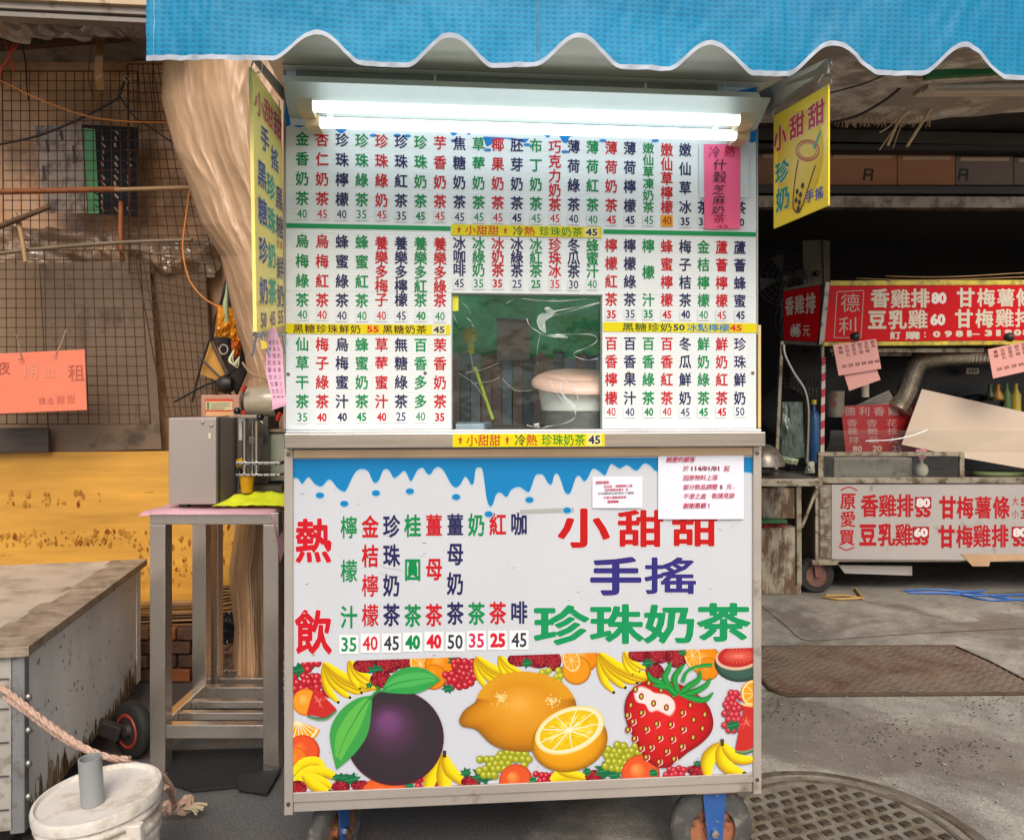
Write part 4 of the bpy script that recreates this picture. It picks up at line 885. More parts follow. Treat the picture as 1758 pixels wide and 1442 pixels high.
A.stroke(out, .016, '#c05a50', n=2); A.stroke([(.66 + (x - .66) * .78, .46 + (y - .46) * .78) for x, y in out], .009, '#c05a50', n=2)
A.stroke([(.77, .47), (.88, .36)], .035, '#3aa08c'); A.stroke([(.5, .5), (.44, .65), (.4, .85), (.44, .93), (.52, .95)], .016, '#5a3a4a'); A.stroke([(.52, .95), (.6, .88), (.72, .72), (.8, .62)], .014, '#5a3a4a')
for a, b in ((.48, .77), (.46, .84), (.54, .81), (.52, .87), (.5, .92), (.58, .74)): A.disc(a, b, .026, .024, [(0, '#4a3048'), (1, '#4a3048')], seg=10)
A.build('sign_print', s)
hookm = M('hook_wire', '#c9c4ba', .25, 1.)
Geo().tube(spline([P(1330, 210, 1.845), P(1326, 196, 1.85), P(1337, 178, 1.83), P(1340, 165, 1.83)], 4), .0012, 6).build('hook', hookm, s, smooth=True)
Geo().tube(spline([P(1412, 152, 1.62), P(1406, 143, 1.62), P(1412, 130, 1.6), P(1426, 118, 1.59), P(1427, 108, 1.585), P(1418, 104, 1.59)], 5), .0016, 6).build('hook', hookm, s, smooth=True)
Geo().tube(spline([P(1416, 152, 1.6), P(1424, 148, 1.59), P(1428, 140, 1.585), P(1425, 130, 1.59)], 5), .0014, 6).build('hook', hookm, s, smooth=True)
c2 = [P(433, 116, 1.57), P(483, 190, 1.82), P(488, 560, 1.82), P(441, 572, 1.57)]
nr2 = (c2[1] - c2[0]).cross(c2[3] - c2[0]).normalized(); nr2 = nr2 if nr2.x > 0 else -nr2
s = thing('hanging_sign', 'tall narrow yellow drinks sign with blue and green columns hanging beside the tarpaulin bundle', 'sign', (c2[2] + c2[3]) / 2, 0, 'yellow signs hung from the canopy')
Geo().slab(c2, -nr2 * .008).build('sign_board', M('sign_yellow2', '#f7e27a', .4, var=.08, vs=5), s, bevel=.001)
A = Art(lambda a, b, l: bil(c2, a, b) + nr2 * (.0006 + l * .00012))
A.rect(0, 1, .88, .9, '#f8e060'); A.layer = 4
BL, GR_, PU = '#3d4f86', '#2fa27e', '#4a4560'
for ch, a, b, w_, h_, col, o in [('小', .2, .11, .3, .1, '#d8604a', .01), ('甜', .5, .10, .3, .1, '#d8504c', .02), ('甜', .83, .10, .3, .105, '#c8304a', .02), ('手', .36, .225, .28, .1, BL, .02), ('搖', .7, .265, .28, .1, BL, .015)] + [(k, .24, y, .28, .105, BL, .025) for k, y in zip('黑糖珍奶', (.38, .525, .68, .84))] + [(k, .54, y, .28, .105, GR_, .03) for k, y in zip('珍珠奶茶', (.40, .54, .69, .84))] + [('黑', .85, .42, .26, .1, PU, .025), ('糖', .85, .55, .26, .1, PU, .02), ('珍', .78, .63, .1, .04, RED, .0), ('珠', .9, .63, .1, .04, RED, .0), ('鮮', .85, .735, .26, .1, PU, .02), ('奶', .85, .86, .26, .1, PU, .025), ('50', .22, .955, .2, .06, '#8a5a78', .02), ('45', .53, .955, .2, .06, '#8a5a78', .02), ('55', .84, .955, .2, .06, '#8a5a78', .02)]: A.layer = 6; A.text(ch, a, b, w_, h_, col, off=o, edge='#f3edd0', eo=.02)
A.build('sign_print', s)
Geo().tube(spline([P(441, 126, 1.58), P(448, 122, 1.6), P(450, 112, 1.6), P(444, 104, 1.58), P(434, 108, 1.57), P(431, 118, 1.565)], 5), .0018, 6).build('hook', hookm, s, smooth=True)
Geo().tube([P(478, 191, 1.8), P(480, 183, 1.81), P(479, 172, 1.81)], .0014, 6).build('hook', hookm, s, smooth=True)
# clips and pink slip under the tall sign
s = thing('bulldog_clip', 'steel spring clip pinching the bottom edge of the tall yellow sign', 'clip', P(452, 590, 1.6))
Geo().tube([P(438, 574, 1.57), P(489, 572, 1.8)], .006, 8).build('clip_bar', M('clip_steel', '#8f979a', .25, 1.), s, smooth=True)
for l in ([(440, 576), (436, 600), (432, 613)], [(450, 578), (459, 600), (464, 612)], [(484, 572), (488, 590), (490, 608)]): Geo().tube(spline([P(u, v, 1.58 if u < 470 else 1.78) for u, v in l], 3), .0025, 6).build('clip_arm', M('clip_steel', '#8f979a', .25, 1.), s, smooth=True)
Geo().slab([P(447, 583, 1.57), P(458, 588, 1.57), P(459, 598, 1.57), P(449, 600, 1.57)][::-1], (0, .002, 0)).build('brass_plate', M('brass', '#d8c04a', .4, .6), s)
s = thing('pink_slip', 'long pale pink handwritten slip clipped under the tall yellow sign', 'note', P(478, 700, 1.65))
def fs(a, b):
    l = [(463, 562), (457, 600), (456, 640), (466, 680), (468, 704)]; r = [(473, 562), (485, 600), (487, 640), (490, 680), (493, 695)]
    k = min(int(b * 4), 3); f = b * 4 - k; L_ = Vector(l[k]).lerp(Vector(l[k + 1]), f); R_ = Vector(r[k]).lerp(Vector(r[k + 1]), f); q = L_.lerp(R_, a); return P(q.x, q.y, 1.62 + .02 * math.sin(b * 5) + .04 * a)
Geo().grid(fs, 6, 20).build('paper', M('pale_pink_paper', '#edb4c8', .6, var=.05), s, smooth=True)
A = Art(lambda a, b, l: fs(a, b) + Vector((0, -.001, 0)))
for k in range(3):
    for j in range(9): A.layer = 1; A.text(random.choice('特大杯珍珠奶茶加冰少糖檸檬'), .22 + k * .28, .17 + j * .075, .2, .055, '#7a5a78', off=0)
A.build('writing', s)

# ---- awning with scalloped valance
def valb(u): return 104 + max(0, u - 300) * .0225
peaks = [545, 772, 993, 1222, 1430, 1655, 1880, 2100]
def wav(u):
    b = valb(u)
    for p in peaks:
        t = abs(u - p) / 74
        if t < 1: b -= 51 * (.5 + .5 * math.cos(PI * t)) ** .8
    return b
awn_m = bpy.data.materials.new('blue_awning_fabric'); awn_m.use_nodes = True; nt = awn_m.node_tree; N = nt.nodes; L = nt.links; b = N['Principled BSDF']; b.inputs['Roughness'].default_value = .55
tc = N.new('ShaderNodeTexCoord'); mp = N.new('ShaderNodeMapping'); mp.inputs['Scale'].default_value = (68, 90, 1); vo = N.new('ShaderNodeTexVoronoi'); vo.voronoi_dimensions = '2D'; spx = N.new('ShaderNodeSeparateXYZ'); cmx = N.new('ShaderNodeCombineXYZ'); L.new(tc.outputs['Object'], spx.inputs[0]); L.new(spx.outputs[0], cmx.inputs[0]); L.new(spx.outputs[2], cmx.inputs[1]); vo.inputs['Randomness'].default_value = 0.12; vo.inputs['Scale'].default_value = 1.
L.new(cmx.outputs[0], mp.inputs[0]); L.new(mp.outputs[0], vo.inputs['Vector'])
rp = N.new('ShaderNodeValToRGB'); rp.color_ramp.elements[0].position = .22; rp.color_ramp.elements[0].color = (*hx('#0c8cba'), 1); rp.color_ramp.elements[1].position = .36; rp.color_ramp.elements[1].color = (*hx('#129fd2'), 1)
L.new(vo.outputs['Distance'], rp.inputs[0]); n1 = N.new('ShaderNodeTexNoise'); n1.inputs['Scale'].default_value = 3; L.new(tc.outputs['Object'], n1.inputs[0])
mxx = N.new('ShaderNodeMix'); mxx.data_type = 'RGBA'; mxx.blend_type = 'MULTIPLY'; r3 = N.new('ShaderNodeValToRGB'); r3.color_ramp.elements[0].color = (.8, .85, .9, 1); r3.color_ramp.elements[1].color = (1.1, 1.05, 1, 1); L.new(n1.outputs['Fac'], r3.inputs[0]); mxx.inputs[0].default_value = 1
L.new(rp.outputs[0], mxx.inputs[6]); L.new(r3.outputs[0], mxx.inputs[7]); L.new(mxx.outputs[2], b.inputs['Base Color'])
bp = N.new('ShaderNodeBump'); bp.inputs['Strength'].default_value = .4; bp.inputs['Distance'].default_value = .002; L.new(vo.outputs['Distance'], bp.inputs['Height']); L.new(bp.outputs[0], b.inputs['Normal'])
tl = N.new('ShaderNodeBsdfTranslucent'); L.new(mxx.outputs[2], tl.inputs[0]); ms = N.new('ShaderNodeMixShader'); ms.inputs[0].default_value = .4; L.new(b.outputs[0], ms.inputs[1]); L.new(tl.outputs[0], ms.inputs[2]); L.new(ms.outputs[0], N['Material Output'].inputs[0])
AY = lambda u: 1.42 + (u - 250) * .0001
awn = thing('scalloped_awning', 'bright blue dotted awning with white edged scalloped valance over the cart', 'awning', P(250, 100, 1.42))
UT = 2150
def fold(u, v): return .008 * math.sin(u * .011) * (1 - max(0, (60 - v)) / 200) + .008 * nz(u * .012, v * .01) + .006 * abs(nz(u * .03 + v * .02, v * .012, 3)) + .003 * nz(u * .06, v * .05)
def vq(u, v): p = P(u, v, AY(u)); return p + Vector((0, fold(u, v), 0))
g = Geo(); nU = 480
def fv(s_, t): u = 250 + (UT - 250) * s_; return vq(u, -110 + (wav(u) - 7.5 + 110) * t)
g.grid(fv, nU, 14); g.build('valance', awn_m, awn, smooth=True)
g = Geo()
def ft(s_, t): u = 250 + (UT - 250) * s_; return vq(u, wav(u) - 8.5 + 8.5 * t) + Vector((0, -.0015, 0))
g.grid(ft, nU, 2); g.build('white_trim', M('trim_white', '#a9b2bd', .55, var=.06, vs=20), awn, smooth=True)
g = Geo(); g.grid(lambda s_, t: vq(264 + .8 * (1 - 2 * s_), -100 + 203 * t) + Vector((0, -.001, 0)), 1, 12).build('seam', M('seam_thread', '#4fb0cf', .6), awn)
g = Geo(); g.grid(lambda s_, t: vq(921 + 6 * s_, -100 + 208 * t) + Vector((0, -.0012, 0)), 1, 12).build('seam', M('seam_dark', '#20769c', .6), awn)
def fr(s_, t):
    u = 250 + (UT - 250) * s_; a = vq(u, -110); return a.lerp(Vector((a.x, 2.75, 2.72)), t) + Vector((0, 0, -.05 * math.sin(t * PI)))
Geo().grid(fr, 40, 12).build('awning_roof', awn_m, awn, smooth=True)
for u in (300, 1000, 1700):
    a = P(u, -100, AY(u)); Geo().tube([a + Vector((0, .02, 0)), Vector((a.x, 2.7, 2.68))], .012, 8).build('frame_arm', alu, awn, smooth=True)
# ------------------------------------------------------------------ left side: wall of tarpaulin, wire mesh, boards, warm lamp glow put into their colours
def grp(pts, Y): return P(*pts, Y)
YB = 3.5
t = thing('tarpaulin_wall', 'brown tan wrinkled plastic tarpaulin covering the whole wall behind the wire mesh', 'tarpaulin', P(200, 770, 3.66))
sheet = M('tan_tarpaulin', '#d6a478', .42, var=.28, vs=1.6, dirt='#9c7450', da=.42, ds=2.2, bump=.35, bs=9, coat=.15)
def tw(a, b):
    p = P(-260 + 800 * a, 20 + 770 * b, 3.66); return p + Vector((0, .05 * nz(p.x * 1.5, p.z * 1.2) + .018 * abs(nz(p.x * 7 + p.z * 2, p.z * 2.5)) + .008 * nz(p.x * 14, p.z * 9), 0))
Geo().grid(tw, 110, 110).build('sheet', sheet, t, smooth=True)
# cream beam and crumpled plastic along the top
t = thing('shop_awning_beam', 'cream grooved aluminium beam crossing above the crumpled plastic', 'beam', P(100, 30, 2.9))
for v0, v1, y, c in ((-30, 8, 2.82, '#c4a988'), (9, 24, 2.84, '#9d9184'), (25, 31, 2.86, '#857a70'), (32, 38, 2.85, '#8d8378')):
    Geo().slab([P(-40, v0 * .7 - 6, y), P(-40, v1 - 12, y), P(300, v1 + 4, y), P(300, v0 + 2, y)][::1], (0, .05, 0)).build('beam_profile', M('beam' + c[1:], c, .45, .2, var=.08, dirt='#6a5a48', da=.3, ds=6), t, bevel=.002)
shiny = M('shiny_clear_plastic', '#9a7f66', .12, var=.35, vs=9, bump=.9, bs=16, coat=.6)
t = thing('crumpled_plastic', 'shiny crumpled clear plastic bunched under the cream beam', 'plastic sheet', P(100, 60, 3.1))
def cpf(a, b): p = P(-30 + 300 * a, 22 + 16 * a + (44 - 12 * a) * b, 3.1); return p + Vector((0, .1 * nz(p.x * 9, p.z * 11) + .04 * nz(p.x * 25, p.z * 25), .01 * nz(p.x * 20, 3)))
Geo().grid(cpf, 70, 14).build('plastic', shiny, t, smooth=True)
t = thing('crumpled_plastic', 'clear plastic wad heaped behind the mesh above the grey board', 'plastic sheet', P(120, 440, 3.55))
def cpf(a, b): p = P(-20 + 390 * a, 385 + 30 * a + 62 * b, 3.56); return p + Vector((0, .09 * nz(p.x * 7, p.z * 8) + .04 * nz(p.x * 22, p.z * 22), 0))
Geo().grid(cpf, 80, 20).build('plastic', shiny, t, smooth=True)
wire = M('rusty_wire', '#57371f', .65, .4, var=.3, vs=20)  # brown of the warm glow is put into the wire colour
def mesh_panel(label, corners, nu, nv, Y, r=.0021):
    t = thing('wire_mesh_panel', label, 'wire mesh', P(*corners[3], Y), group='wire mesh panels')
    c = [P(q[0], q[1], Y) for q in corners]
    g = Geo()
    for i in range(nu + 1):
        j = nz(i * 1.7, Y) * .003; g.tube([bil(c, i / nu, 0) + Vector((j, 0, 0)), bil(c, i / nu, .5) + Vector((-j, 0, 0)), bil(c, i / nu, 1)], r, 5)
    g.build('upright_wires', wire, t, smooth=True, props={'kind': 'stuff'})
    g = Geo()
    for i in range(nv + 1): g.tube([bil(c, 0, i / nv) - Vector((0, .004, 0)), bil(c, .5, i / nv) - Vector((0, .004, .002 * nz(i, 3))), bil(c, 1, i / nv) - Vector((0, .004, 0))], r, 5)
    g.build('cross_wires', wire, t, smooth=True, props={'kind': 'stuff'})
    g = Geo().tube([c[0], c[1], c[2], c[3]], r * 1.5, 6, closed=True).build('border_wire', wire, t, smooth=True)
mesh_panel('large rusty wire mesh panel behind the black and green poster', [(4, 123), (236, 123), (240, 430), (6, 430)], 15, 18, 3.42)
mesh_panel('narrow wire mesh panel beside the tarpaulin bundle, top corner tied with string', [(219, 111), (288, 111), (372, 470), (222, 470)], 8, 22, 3.45)
mesh_panel('wire mesh panel standing over the grey brown boards', [(-6, 430), (240, 430), (258, 728), (-6, 728)], 15, 18, 3.38)
mesh_panel('wire mesh panel above the sealing machine, beside the folded umbrella', [(230, 430), (352, 455), (368, 712), (283, 716)], 9, 17, 3.36)
# posters behind the mesh
t = thing('menu_poster', 'black and green faded menu poster under plastic behind the wire mesh', 'poster', P(190, 367, 3.5))
plate('poster_sheet', [(140, 214), (236, 219), (239, 371), (152, 368)], 3.5, .003, M('poster_black', '#252428', .5, spec=.1, var=.2, vs=12), t, 0)
plate('green_stripe', [(142, 220), (163, 222), (170, 367), (152, 367)], 3.496, .002, M('poster_green', '#4e9256', .4, var=.15), t, 0)
A = Art(pxmap(3.499, .00005)); A.rect(144, 150, 220, 234, '#c23a3a')
for k, x in enumerate((178, 200, 222)):
    for j in range(13):
        if random.random() < .85: A.stroke([(x - 3 + random.uniform(-1, 1), 224 + j * 11), (x + random.uniform(-2, 4), 231 + j * 11)], random.uniform(2, 4), '#b8a58c')
for j in range(12): A.stroke([(157 + j * .6, 232 + j * 11), (163 + j * .6, 236 + j * 11)], 2.5, '#2c4a30')
A.build('faded_print', t)
t = thing('faded_poster', 'pale grey faded poster under plastic left of the black poster', 'poster', P(100, 340, 3.52))
plate('poster_sheet', [(58, 216), (139, 213), (150, 366), (78, 366)], 3.52, .003, M('poster_grey', '#a08c78', .35, var=.2, vs=10, dirt='#5f5048', da=.4, ds=14, bump=.4, bs=20), t, 0)
A = Art(pxmap(3.519, .00005))
for x, y0, y1 in ((74, 285, 310), (126, 250, 280), (104, 225, 240), (80, 240, 262)):
    A.stroke([(x, y0), (x + 3, y1)], 5, '#5c4a48')
A.build('faded_print', t)
# poles and cords
def pole(name, label, cat, pts, Y, r, mat, seg=10, n=0, **k):
    Ys = Y if isinstance(Y, (list, tuple)) else [Y] * len(pts)
    p = [P(q[0], q[1], y) for q, y in zip(pts, Ys)]; o = thing(name, label, cat, p[-1], **k); pp = spline(p, n) if n else p
    Geo().tube(pp, r, seg).build('shaft' if r > .006 else 'cord', mat, o, smooth=True); return o
rust, tanp, greyp, brn = M('rust_pole', '#9a5a34', .7, .3, var=.3, vs=15), M('tan_pole', '#a8845c', .6, var=.15), M('grey_pipe', '#7d6a55', .5, .2, var=.2), M('brown_stick', '#5e4229', .6, var=.3, vs=10)
pole('pole', 'orange rusty pole tied across the large mesh panel', 'pole', [(-20, 330), (205, 325)], 3.35, .013, rust)
pole('pole', 'tan bamboo pole continuing from the rusty pole to the tarpaulin bundle', 'pole', [(198, 326), (332, 322)], 3.34, .0095, tanp)
pole('pipe', 'thin grey pipe slung below the black poster across the mesh', 'pipe', [(-20, 438), (60, 428), (200, 417), (330, 412)], 3.33, .009, greyp, n=3)
pole('stick', 'short brown stick tied on a slant at the edge of the mesh', 'stick', [(-20, 397), (85, 355)], 3.28, .012, brn)
pole('stick', 'red brown upright stick lashed behind the grey pipe', 'stick', [(208, 346), (207, 400), (210, 448)], 3.40, .011, rust, n=3)
pole('stick', 'pale upright stick lashed at the end of the slanted brown stick', 'stick', [(25, 366), (36, 400), (44, 450)], 3.30, .01, tanp, n=3)
blk = M('black_cord', '#1f1a18', .5, var=.1); orc = M('orange_cord', '#d07a2c', .5); wh = M('white_string', '#b7a68c', .7)
pole('cable', 'black cable sagging across the mesh up to the tied corner', 'cable', [(-20, 252), (60, 235), (130, 208), (198, 172), (205, 165)], 3.3, .005, blk, n=5)
pole('cable', 'black cable running down from the knot towards the tarpaulin bundle', 'cable', [(205, 166), (230, 200), (262, 222), (300, 248)], 3.3, .004, blk, n=5)
pole('cable', 'short black cable rising from the knot to the mesh corner', 'cable', [(203, 168), (210, 150), (219, 128)], 3.3, .006, blk, n=4)
pole('cord', 'thin orange cord sagging over the top of the mesh', 'cord', [(-5, 136), (70, 172), (150, 200), (220, 209), (292, 211)], 3.28, .0032, orc, n=5)
pole('cord', 'orange cord hanging in a long curve beside the tarpaulin bundle', 'cord', [(327, 318), (318, 380), (314, 430), (325, 480), (350, 512), (376, 527)], 3.24, .0036, orc, n=6)
pole('wire', 'black wire hanging down in front of the big tarpaulin near the beam', 'wire', [(38, 74), (44, 110), (46, 150), (49, 172)], 3.4, .003, blk, n=4)
pole('wire', 'thin looped wire hanging beside the tan tape strip', 'wire', [(157, 75), (153, 110), (152, 140), (163, 168)], 3.4, .002, brn, n=4)
pole('string', 'black cord hanging past the valance end over the mesh corner', 'string', [(264, 104), (262, 140), (266, 180), (268, 205)], 3.3, .0025, blk, n=4)
o = thing('string_knot', 'pale string knotted on the top corner of the narrow mesh panel', 'string', P(220, 140, 3.3))
for k in range(5): a = random.uniform(-5, 5); Geo().tube(spline([P(218, 128, 3.3), P(216 + a, 134, 3.29), P(222 + a * 1.5, 142, 3.3)], 4), .0022, 6).build('strand', wh, o, smooth=True)
o = thing('red_string', 'red plastic string tied in a bow at the top of the wall', 'string', P(20, 125, 3.2))
for l in ([(9, 72), (16, 90), (24, 122)], [(24, 74), (18, 92), (10, 110)], [(10, 108), (3, 118), (0, 130)], [(18, 92), (26, 84), (30, 76)]): Geo().tube(spline([P(u, v, 3.2) for u, v in l], 4), [.006, .004, .006, .004, .005, .004, .006, .005, .004][:9], 6).build('ribbon', M('red_ribbon', '#b2381f', .5), o, smooth=True) if False else Geo().tube(spline([P(u, v, 3.2) for u, v in l], 4), .0045, 6).build('ribbon', M('red_ribbon', '#b2381f', .5), o, smooth=True)
o = thing('tape_strip', 'strip of tan packing tape dangling from the beam', 'tape', P(170, 155, 3.2))
Geo().grid(lambda a, b: P(164 + 14 * a + 2 * math.sin(b * 7), 38 + 117 * b, 3.2 + .02 * math.sin(b * 9 + a * 3 * (b - .5))), 3, 24).build('tape', M('tan_tape', '#a4794c', .3, coat=.3), o, smooth=True)
t = thing('wood_beam', 'dark brown beam running across the wall under the crumpled plastic', 'beam', P(120, 72, 3.45)); Geo().bar(P(-30, 82, 3.45), P(262, 60, 3.45), .04, .035).build('beam', M('dark_beam', '#4a3122', .7, var=.3), t, bevel=.003)
# boards
def board(label, pts, Y, mat, th=.012, name='leaning_board'):
    t = thing(name, label, 'board', P(*pts[3], Y if not isinstance(Y, (list, tuple)) else Y[3])); plate('panel', pts, Y, th, mat, t); return t
b_g = M('grey_brown_board', '#75604c', .6, var=.14, vs=2, dirt='#4a3a2c', da=.35, ds=4)
board('large dark grey brown board standing behind the mesh and pink sign', [(68, 452), (256, 447), (277, 771), (86, 778)], 3.52, b_g)
board('tan board at the edge of the wall left of the dark board', [(-60, 450), (67, 452), (82, 735), (-60, 735)], 3.54, M('tan_board', '#7c634a', .6, var=.15, vs=2))
board('narrow brown board standing right of the dark board', [(262, 440), (352, 462), (372, 716), (290, 720)], 3.56, M('brown_board', '#735a41', .6, var=.2, vs=3))
board('dark wood grain plank below the pink rental sign', [(-60, 737), (83, 736), (83, 776), (-60, 778)], 3.46, M('wood_grain', '#463a31', .5, var=.4, vs=3, aniso=(1, 1, 14)), .02, 'plank')
m = M('orange_plywood', '#cd963a', .5, var=.24, vs=1.6, aniso=(.6, 1, 6), dirt='#7a4c20', da=.31, ds=7, sharp=.03)  # orange of the lamp glow is mixed into the board's colour
board('long orange yellow plywood sheet with torn glue patches along the wall', [(-120, 778), (470, 773), (470, 1062), (-120, 1062)], 3.5, m, .015, 'plywood_sheet')
# torn glue patches, flat prints on the plywood
o = COL.objects[-1]
ply = [x for x in COL.objects if x.name.startswith('plywood_sheet')][0]
A = Art(pxmap(3.498, .00001))
for (x0, x1, y0, y1, n) in ((10, 190, 845, 868, 45), (0, 240, 912, 936, 130), (240, 430, 880, 1000, 80), (230, 330, 925, 1010, 50)):
    for k in range(n):
        x, y = random.uniform(x0, x1), random.uniform(y0, y1)
        if y0 == 845: x = random.choice((18, 48, 78, 104, 136, 165)) + random.uniform(-7, 7)
        if y0 == 910: x = random.choice((30, 75, 130, 150, 175, 210, 225)) + random.gauss(0, 8)
        a = random.choice((.7, 1, 1.4, 2.2, 3.6)); pts = [(x + a * random.uniform(.5, 1.4) * math.cos(q), y + a * 1.8 * random.uniform(.4, 1.4) * math.sin(q)) for q in (0, .9, 1.8, 2.7, 3.6, 4.5, 5.4)]
        A.tpoly(pts, random.choice(['#b88432', '#a06c28', '#8a4a1c', '#c4923e', '#ac7830']))
A.build('torn_patches', ply)
# orange pink rental sign
t = thing('rental_sign', 'salmon pink cardboard sign with faint handwriting wired onto the mesh', 'sign', P(75, 706, 3.25))
sg = [(-40, 609), (145, 600), (149, 704), (-40, 712)]
plate('sign_card', sg, 3.25, .004, M('salmon_card', '#e27a5c', .55, var=.05), t)
A = Art(pxmap(3.249, .0001))
for ch, x, y, s_, c, o_ in (('夜', 6, 632, 22, '#b05c4c', 0), ('間', -18, 632, 22, '#b05c4c', 0), ('期', 52, 638, 26, '#e9967c', 0), ('出', 84, 638, 22, '#e9967c', 0), ('租', 131, 640, 28, '#bb6450', 0), ('請', 72, 688, 12, '#d27460', 0), ('洽', 86, 688, 12, '#d27460', 0), ('甜', 104, 686, 14, '#d27460', 0), ('甜', 122, 685, 14, '#d27460', 0)): A.layer = 1; A.text(ch, x, y, s_, s_ * 1.05, c, off=o_, rot=-.04)
A.build('handwriting', t)
for u in (28, 104): Geo().tube(spline([P(u - 10, 572, 3.3), P(u, 576, 3.28), P(u + 8, 612, 3.24), P(u + 10, 616, 3.235), P(u + 4, 618, 3.235)] if u < 50 else [P(123, 568, 3.3), P(114, 566, 3.28), P(104, 592, 3.26), P(95, 608, 3.24), P(92, 614, 3.235)], 4), .0022, 6).build('hook_wire', M('hook_tan', '#a3866a', .4, .6), t, smooth=True)

# tarpaulin bundle: gathered cloth column
t = thing('tarpaulin_bundle', 'tall gathered bundle of tan plastic tarpaulin hanging behind the tall yellow sign', 'tarpaulin', P(430, 1080, 3.0))
Lp = [(280, 60), (280, 105), (277, 170), (300, 260), (326, 325), (345, 385), (378, 440), (392, 500), (405, 560), (420, 610), (427, 650), (412, 700), (408, 800), (405, 900), (392, 980), (402, 1080), (396, 1190)]
Rp = [(520, 60), (520, 105), (520, 170), (520, 260), (520, 325), (520, 385), (525, 440), (530, 500), (530, 560), (530, 610), (530, 650), (535, 700), (530, 800), (480, 900), (465, 980), (460, 1080), (470, 1190)]
def tb_(a, b):
    k = min(int(b * 16), 15); f = b * 16 - k; L_ = Vector(Lp[k]).lerp(Vector(Lp[k + 1]), f); R_ = Vector(Rp[k]).lerp(Vector(Rp[k + 1]), f); q = L_.lerp(R_, a)
    d = -.17 * math.sin(PI * min(1, a * 1.02)) ** .6
    ph = a * 3.2 - b * 2.6
    d += .035 * nz(ph * 1.1, b * 1.8) + .016 * abs(nz(ph * 2.4 + b * 2, b * 2.9)) + .008 * nz(a * 7 + b * 4, b * 11)
    if .0 < b < .62: d += .006 * math.sin((a * .9 - b * 2.4) * 12 + 5 * nz(a * 2.4, b * 6)) * (.5 + .8 * nz(a * 3, b * 5, 7))
    d += .005 * abs(nz(a * 14 + b * 20, b * 16 - a * 9, 5))
    rg = lambda x, y, z: max(0, 1 - 3.2 * abs(nz(x, y, z))) ** 2
    d -= .006 * rg(a * 4 - b * 3.5, b * 3 + a * 1.2, 11) + .0025 * rg(a * 9 - b * 10, b * 5 + a * 4, 21) + .0012 * rg(a * 13 + b * 9, b * 14 - a * 5, 31) 
    return P(q.x, q.y, 3.12 + d)
Geo().grid(tb_, 150, 320).build('gathered_cloth', M('tan_plastic_cloth', '#bd9874', .36, var=.1, vs=5, bump=.45, bs=9, spec=.5, aniso=(1.4, 1, .7)), t, smooth=True)
pole('rope', 'thin twine wound round the lower part of the tarpaulin bundle', 'rope', [(416, 622), (430, 640), (455, 650), (480, 652)], 2.96, .0045, tanp, n=5)

# folded umbrella, green handled tool and bag hung between mesh and bundle
t = thing('folded_umbrella', 'folded black and yellow umbrella hooked on the end of the mesh', 'umbrella', P(390, 680, 3.3))
plate('dark_cloth', [(388, 470), (402, 500), (422, 640), (405, 680), (365, 580), (372, 540)], 3.34, .02, M('dark_cloth', '#3a2b28', .7, var=.3), t, .004)
plate('yellow_panel', [(360, 585), (378, 600), (388, 660), (342, 642)], 3.30, .006, M('yellow_cloth', '#c08a3a', .6, var=.15), t, .002)
Geo().tube([P(364, 586, 3.28), P(392, 645, 3.28)], .009, 8).build('ribbed_grip', M('grip_brown', '#4e3a2a', .6, var=.3, vs=30), t, smooth=True)
for l in ([(360, 583), (342, 640), (330, 690)], [(398, 470), (370, 545), (362, 585)], [(398, 480), (395, 560), (392, 590)], [(300, 690), (345, 665), (380, 650), (415, 626)], [(372, 655), (388, 668), (402, 684)], [(340, 610), (370, 640), (395, 662)]): Geo().tube(spline([P(u, v, 3.27) for u, v in l], 4), .005, 6).build('strap', blk, t, smooth=True)
Geo().lathe([(0, -.03), (.035, -.025), (.045, 0), (.03, .03), (0, .035)], P(388, 660, 3.26), 10, 'X').build('hub_knob', blk, t, smooth=True)
t = thing('green_handled_tool', 'pale green handled tool hanging on red cord over the yellow bag', 'tool', P(389, 553, 3.2))
Geo().tube([P(389, 484, 3.2), P(389, 495, 3.2), P(389, 505, 3.2), P(387, 520, 3.2), P(388, 552, 3.2), P(388, 554, 3.2)], [.002, .004, .007, .011, .0115, .009], 12).build('handle', M('mint_plastic', '#a4b284', .4), t, smooth=True)
Geo().tube([P(390, 470, 3.2), P(389, 484, 3.2)], .005, 8).build('red_cord', M('red_ribbon', '#b2381f', .5), t, smooth=True)
t = thing('yellow_bag', 'crumpled yellow plastic bag hung beside the tarpaulin bundle', 'bag', P(400, 600, 3.26))
def bag(pts, d, mat, name='bag_cloth', Y=3.24):
    c = [Vector((*q, 0)) for q in pts]; sd = random.random() * 9
    def f(a, b):
        q = c[0].lerp(c[1], a).lerp(c[3].lerp(c[2], a), b); return P(q.x, q.y, Y - d * math.sin(PI * a) ** .5 * math.sin(PI * (b * .9 + .05)) ** .5 + .02 * nz(a * 5 + sd, b * 4) + .012 * nz(a * 12, b * 10 + sd))
    return Geo().grid(f, 26, 26).build(name, mat, t, smooth=True)
ybag = M('yellow_plastic', '#d58a1c', .35, var=.15, vs=8, coat=.2)
bag([(374, 523), (402, 528), (396, 580), (368, 578)], .05, ybag); bag([(396, 530), (416, 534), (418, 590), (392, 580)], .05, ybag); bag([(396, 575), (414, 585), (412, 618), (398, 612)], .04, M('orange_plastic', '#c4631c', .35))
g = Geo()
for k in range(5): a = random.uniform(-4, 4); Geo().tube(spline([P(402, 600, 3.2), P(396 + a, 618, 3.19), P(404 + a, 628 + a, 3.19), P(411, 612, 3.2)], 5), .002, 6).build('wire_coil', M('pale_wire', '#c8c6a0', .4), t, smooth=True)
